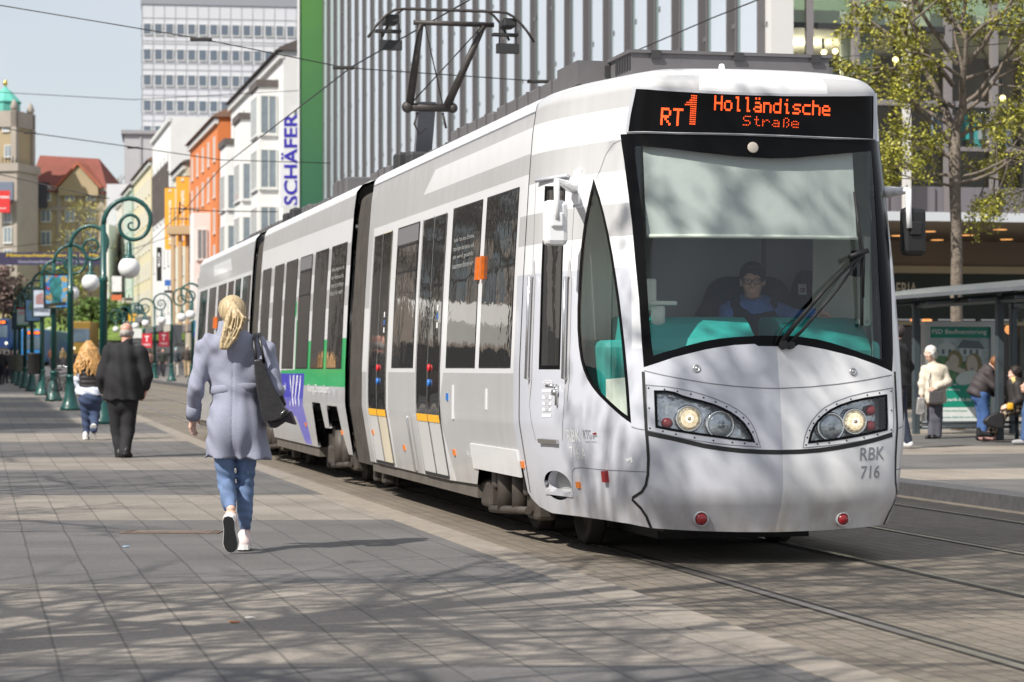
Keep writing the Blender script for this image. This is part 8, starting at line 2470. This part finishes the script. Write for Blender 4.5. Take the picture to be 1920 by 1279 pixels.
lim = [(V(1789, 250), (.55, -.2, .95), 1.9, .085), (V(1789, 250), (-.05, .3, 1), 2.0, .08), (V(1790, 262), (.9, .1, .35), 1.5, .06), (V(1789, 300), (-.9, -.3, .35), 1.35, .035), (V(1789, 330), (-.95, .2, .1), 1.5, .035), (V(1790, 345), (.95, -.4, .1), 1.7, .04), (V(1789, 280), (-.6, -.6, .6), 1.5, .04), (V(1800, 215), (.9, -.3, .3), 1.8, .045), (V(1805, 150), (.85, .2, .3), 1.8, .045), (V(1790, 335), (.85, -.2, -.02), 1.7, .035),
       (V(1787, 200), (-.9, .1, .55), 1.7, .05), (V(1787, 160), (-.8, -.3, .5), 1.7, .05), (V(1800, 200), (.8, .3, .5), 1.6, .045), (V(1789, 350), (-.7, -.5, -.05), 1.25, .03), (V(1790, 310), (.9, .5, .15), 1.5, .035), (V(1789, 240), (-.8, .5, .3), 1.6, .04), (V(1795, 120), (-.5, .0, .8), 1.8, .05), (V(1815, 120), (.6, -.2, .7), 1.8, .05), (V(1800, 60), (.3, .3, .8), 1.8, .05)]
tree(tr, 5, tp, [.13, .115, .108, .10, .10, .11, .10], lim, 2, 19, .040, [m_bark] + lm, droop=.5, twig=.006)
# bare trees on the left pavement, out of the picture, whose branches throw the shadows on the slabs and on the tram nose
lb_ = empty('tree', (0, 0, 0))
lim = []
rg = random.Random(3)
for i in range(10):
    a = i * 2.4; lim.append(((0, 0, 3.6 + .22 * i), (math.cos(a), math.sin(a), .55 + .08 * (i % 5)), 3.3 - .10 * i, .095 - .004 * i))
tree(lb_, 11, [(0, 0, 0), (.05, 0, 2), (0, .05, 4), (.05, .1, 6.6)], [.19, .15, .13, .07], lim, 3, 0, .05, [m_barkd] + lm, twig=.011)
names = ['across the tram nose', 'left of the walking woman', 'left of the balding man', 'next to the first scroll lamp', 'next to the second scroll lamp', 'next to the fourth scroll lamp', 'next to the sixth scroll lamp', 'along the lowest slabs in view', 'across the light slab band in front', 'beside the iron cover']
for i, (x, y, s_, rz) in enumerate(((-3.9, 9.2, .88, .4), (-11.0, 20.5, 1.05, 2.0), (-13.6, 29.5, 1.05, 3.9), (-16.0, 41, 1.1, 1.1), (-16.0, 52, 1.1, 5.0), (-20.5, 68, 1.15, .7), (-24.5, 86, 1.2, 2.6), (-4.4, 4.4, .95, 5.4), (-6.0, 7.7, .95, 3.1), (-10.6, 15.2, 1.0, 4.4))):
    o = lb_ if i == 0 else copy_tree(lb_)
    o.location = (x, y, float(gz(y)) + .03); o.scale = (s_, s_, s_); o.rotation_euler = (0, 0, rz)
    tag(o, 'bare-branched street tree throwing its shadow ' + names[i], 'tree', 'bare trees of the left pavement')
# light green trees and bushes in front of the old house
def bushy(label, px, py0, py1, Y, wpx, cols, seed, n=1500, leaf=.30):
    k = Y / F; g0 = CAMH - (py1 - 690) * k
    r = empty('tree', ((px - 960) * k, Y, g0 - .5), 0, label, 'tree')
    H = (py1 - py0) * k + .5; W = wpx * k / 2; rg = random.Random(seed)
    mb = MB()
    for i in range(9):
        a = rg.uniform(0, 6.28); mb.tube([(0, 0, 0), (0, 0, H * .35), (math.cos(a) * W * .5, math.sin(a) * W * .5, H * rg.uniform(.6, .95))], [.16, .11, .03], 5, caps=False)
    mb.build('trunk', m_barkd, r, fixn=False)
    lf = MB(); cl = [(rg.gauss(0, .42) * W, rg.gauss(0, .4) * W, H * rg.uniform(.25, .98), rg.uniform(.16, .34) * W) for _ in range(22)]
    for i in range(n):
        c0 = rg.choice(cl); c = Vector((c0[0] + rg.gauss(0, 1) * c0[3], c0[1] + rg.gauss(0, 1) * c0[3], min(H, c0[2] + rg.gauss(0, 1) * c0[3])))
        a = Vector((rg.gauss(0, 1), rg.gauss(0, 1), rg.gauss(0, 1))).normalized(); b = a.orthogonal().normalized(); s = leaf * rg.uniform(.4, 1)
        lf.add([c - a * s, c + b * s * .6, c + a * s, c - b * s * .6], [(0, 1, 2, 3)], rg.randrange(3))
    lf.build('crown', [leafmat('%s_%d' % (cols[0], i), tuple(min(1, x * f) for x in cols[1])) for i, f in enumerate((1, .7, 1.3))], r, fixn=False)
bushy('pale spring tree in front of the gable of the old red-roofed house', 168, 372, 600, 262, 92, ('leaf_pale', (.27, .25, .075)), 2, 900, .22)
bushy('light green tree left of the second scroll lamp, before the old house', 112, 480, 600, 255, 85, ('leaf_lime', (.20, .24, .05)), 4)
bushy('dark bush at the foot of the old tower', 40, 540, 612, 250, 110, ('leaf_dark', (.035, .05, .022)), 6)
bushy('pinkish blossoming tree before the old tower', 6, 495, 590, 248, 60, ('leaf_pink', (.17, .115, .095)), 8)
bushy('thin olive tree on the hill next to the high-rise podium', 218, 325, 420, 320, 50, ('leaf_olive2', (.20, .18, .09)), 9, 500, .2)
bushy('low green hedge along the far road bend', 185, 560, 606, 244, 90, ('leaf_hedge', (.10, .17, .03)), 10)
mb = MB(); vs = [Vector(((px - 960) / F * Y, Y, float(gz(Y)) + .10)) for px, Y in ((-60, 268), (240, 262), (240, 300), (-60, 300))]; mb.add(vs, [(0, 1, 2, 3)])
tag(mb.build('grass', M('grass_green', (.13, .20, .03), .9, noise=(.6, .4)), fixn=False), kind='stuff')
mb = MB()
for (px0, py0, px1, py1) in ((112, 640, 114, 645), (114, 633, 118, 636), (123, 625, 133, 622), (88, 618, 97, 615)):
    a = [P(px, py, 10) - Vector((0, 0, CAMH)) for px, py in ((px0, py0), (px1, py1))]
    def hit(px, py):
        Y = 240.0
        for Y in np.arange(150, 296, .25):
            if 690 - F * (float(gz(Y)) - CAMH) / Y <= py: break
        return Vector(((px - 960) / F * Y, Y, float(gz(Y)) + .06))
    p0, p1 = hit(px0, py0), hit(px1, py1); sd = Vector((.25, 0, 0)); mb.quad(p0 - sd, p0 + sd, p1 + sd, p1 - sd)
tag(mb.build('road_markings', m_letwhite, fixn=False), kind='structure')
# far vehicles
def bus(name, px, Y, wd, ht, ln, col, label, cat, disp=True, dz=0):
    g = float(gz(Y)) + dz
    r = empty(name, ((px - 960) / F * Y, Y, g), .06, label, cat)
    mb = MB(); mb.box((0, ln / 2, ht / 2 + .15), (wd, ln, ht - .3), bev=.12); mb.build('body', col, r)
    mb = MB(); mb.box((0, -.005, ht * .62), (wd * .86, .06, ht * .36), bev=.02); mb.build('windscreen', M('far_bus_glass', (.10, .14, .18), .1, noise=(1, .5)), r)
    if disp:
        mb = MB(); mb.box((0, -.02, ht * .90), (wd * .78, .06, ht * .10)); d_ = mb.build('destination_display', m_seam, r)
        mb = MB()
        for x, w__ in ((-.32, .10), (-.05, .30), (.22, .16)): mb.box((x * wd, -.06, ht * .90), (w__ * wd, .02, ht * .07))
        mb.build('led_lettering', M('far_led', (.6, .12, .01), .5, emit=(1, .14, .01, 1.6)), d_)
    for sx in (-1, 1):
        mb = MB(); mb.lathe([(.13, 0), (.12, -.04), (0, -.05)], (sx * wd * .36, -.01, ht * .27), 14, 0, (0, 1, 0)); mb.build('headlight', M('far_lamp', (.9, .85, .7), .3, emit=(1, .85, .55, 1.3)), r)
    mb = MB(); mb.box((0, .02, .35), (wd * .92, .1, .25)); mb.build('bumper', m_under, r)
    for sx in (-1, 1):
        mb = MB(); mb.lathe([(0, -.1), (.45, -.1), (.45, .1), (0, .1)], (sx * (wd / 2 - .1), 2.0, .45), 16, 0, (1, 0, 0)); mb.build('wheel', m_seam, r)
bus('tram', 61, 232, 2.2, 3.5, 26, M('sky_blue_paint', (.035, .20, .50), .35), 'distant light blue tram with orange display and lit headlights, behind the lamp row', 'tram')
bus('bus', -2, 238, 2.0, 3.3, 10, M('dark_blue_paint', (.02, .05, .16), .35), 'distant dark blue bus cut off by the left edge of the view', 'bus', dz=1.0)
bus('truck', 152, 236, 1.9, 3.6, 7, M('ochre_paint', (.24, .145, .02), .5), 'ochre yellow truck far down the street behind the blond woman', 'truck', False, .6)
# passers-by far down both pavements
for (px, Y, H, top, leg, hair_, lb) in ((4, 118, 1.75, (.02, .02, .022), (.02, .02, .025), (.3, .26, .2), 'grey-haired person in black standing at the left edge behind the lamps'),
    (13, 126, 1.7, (.025, .022, .02), (.03, .03, .04), (.05, .03, .02), 'dark-haired person in a dark coat in the far left crowd'), (21, 140, 1.7, (.06, .04, .03), (.05, .06, .08), (.12, .06, .03), 'brown-haired person in brown walking in the far left crowd'),
    (29, 129, 1.8, (.012, .012, .014), (.012, .012, .015), (.02, .015, .01), 'person all in black beside the grey litter bin'), (97, 205, 1.75, (.16, .06, .03), (.05, .05, .06), (.25, .12, .05), 'distant person in rust jacket crossing the road behind the lamp row'),
    (118, 208, 1.7, (.17, .13, .06), (.06, .06, .07), (.3, .18, .07), 'distant person in an olive coat crossing the road left of the blond woman'), (351, 131, 1.75, (.05, .04, .035), (.42, .32, .2), (.5, .42, .34), 'far person in brown top and tan trousers near the tram rear'),
    (330, 138, 1.7, (.04, .05, .06), (.40, .38, .35), (.35, .5, .55), 'far person with a blue cap and pale trousers under the dark red banner'), (306, 146, 1.75, (.02, .025, .02), (.025, .025, .03), (.03, .02, .02), 'far person in dark clothes with a green rucksack walking away'),
    (297, 150, 1.8, (.03, .03, .035), (.03, .035, .05), (.05, .04, .03), 'far person in a dark jacket beside the one with the green rucksack'), (281, 152, 1.7, (.2, .12, .1), (.1, .1, .12), (.04, .03, .02), 'far person in a dusty pink top below the bright red banner'), (216, 205, 1.7, (.5, .5, .5), (.1, .1, .1), (.1, .06, .04), 'tiny distant person in white right behind the first scroll lamp')):
    y_ = 712 if px > 250 else 0
    pos = at_px(px, 0, Y, .03)
    if px > 250: pos.z = CAMH - (708 - 690) / F * Y
    figure(pos, rng.uniform(-.6, .6) + (math.pi if rng.random() < .4 else 0), lb, H, 'jacket', top, leg, hair_, .52, .16, .05, res=.034)
# buildings and awnings across the pavement on the left: outside the view, mirrored in the tram windows, save the last block, added to shade the pavement
m_lw = M('left_brown_front', (.40, .33, .28), .7, streak=((.6, .6, .05), .35)); m_ll = M('left_pale_front', (.48, .45, .42), .7, streak=((.5, .5, .05), .25))
for i, (ya, yb, x0, h_, mt, lb) in enumerate(((82, 150, -7, 16, m_lw, 'brown pillared store block on the left pavement, mirrored in the tram windows'), (152, 255, -12, 16, m_ll, 'long pale block at the far end of the left pavement, mirrored in the tram windows'), (36, 66, -11, 15, m_ll, 'unseen pale block added left of the view to shade the far left pavement'))):
    o0 = SC(x0, ya, 0, 0); r = empty('house', o0, ALPHA, lb, 'building'); ln = (yb - ya) / .9765
    mb = MB(); mb.box((-15, ln / 2, h_ / 2), (30, ln, h_)); mb.build('wall', mt, r)
    base = None
    for j in range(22 if i != 2 else 0):
        if base is None: mb = MB(); mb.box((0, -.05, h_ / 2 + 2.4), (.62, .25, h_ - 5)); base = f = mb.build('window', m_glassfar, r)
        else: f = base.copy(); COL.objects.link(f); f.parent = r
        f.location = (-.9 - j * 1.25, 0, 0)
    mb = MB(); mb.box((-15, -.05, 1.6), (29.6, .2, 3.2)); mb.build('shop_front', m_glassdk, r)
for i in range(3):
    o0 = SC(-6.4 - i * 7.4, 74, 0, .33); r = empty('market_awning', o0, ALPHA, ['white market awning nearest the tracks', 'white market awning between two others', 'white market awning farthest from the tracks'][i] + ', mirrored in the tram windows', 'awning', 'white awnings of the left pavement')
    mb = MB(); n_ = 16; vs = []; ln = 7.0
    for j in range(n_ + 1): x = -ln * j / n_; vs += [(x, 0, 2.75 + .12 * (j % 2)), (x, 0, 3.5), (x, 3.4, 4.3)]
    mb.add(vs, [(3 * j + q, 3 * j + 3 + q, 3 * j + 4 + q, 3 * j + 1 + q) for j in range(n_) for q in (0, 1)]); mb.build('cloth', M('awning_white', (.72, .70, .67), .8), r)
    for x in (-.2, -ln + .2): mb = MB(); mb.tube([(x, .1, 0), (x, .1, 3.4)], .04, 6); mb.build('post', m_seam, r)
    mb = MB(); mb.box((-ln / 2, 1.4, .9), (ln * .8, .9, 1.7), bev=.05); mb.build('counter', M('stall_dark', (.05, .03, .03), .7, noise=(1.5, .6)), r)
# leafy tree added out of view, its crown shaped to shade the tram nose
sh_t = empty('tree', (-3.9, 9.3, .03), 0, 'unseen tall leafy tree added to dapple the tram nose with soft shade', 'tree')
lim = []
for i in range(11):
    a = i * 2.4; lim.append(((.25, .1, 7.0 + .14 * i), (math.cos(a) + .25, math.sin(a), .30 + .1 * (i % 3)), 1.75, .05))
tree(sh_t, 21, [(0, 0, 0), (.05, 0, 2.5), (.15, .05, 5), (.25, .1, 8.6)], [.2, .16, .13, .05], lim, 2, 6, .056, [m_barkd] + lm, twig=.006)
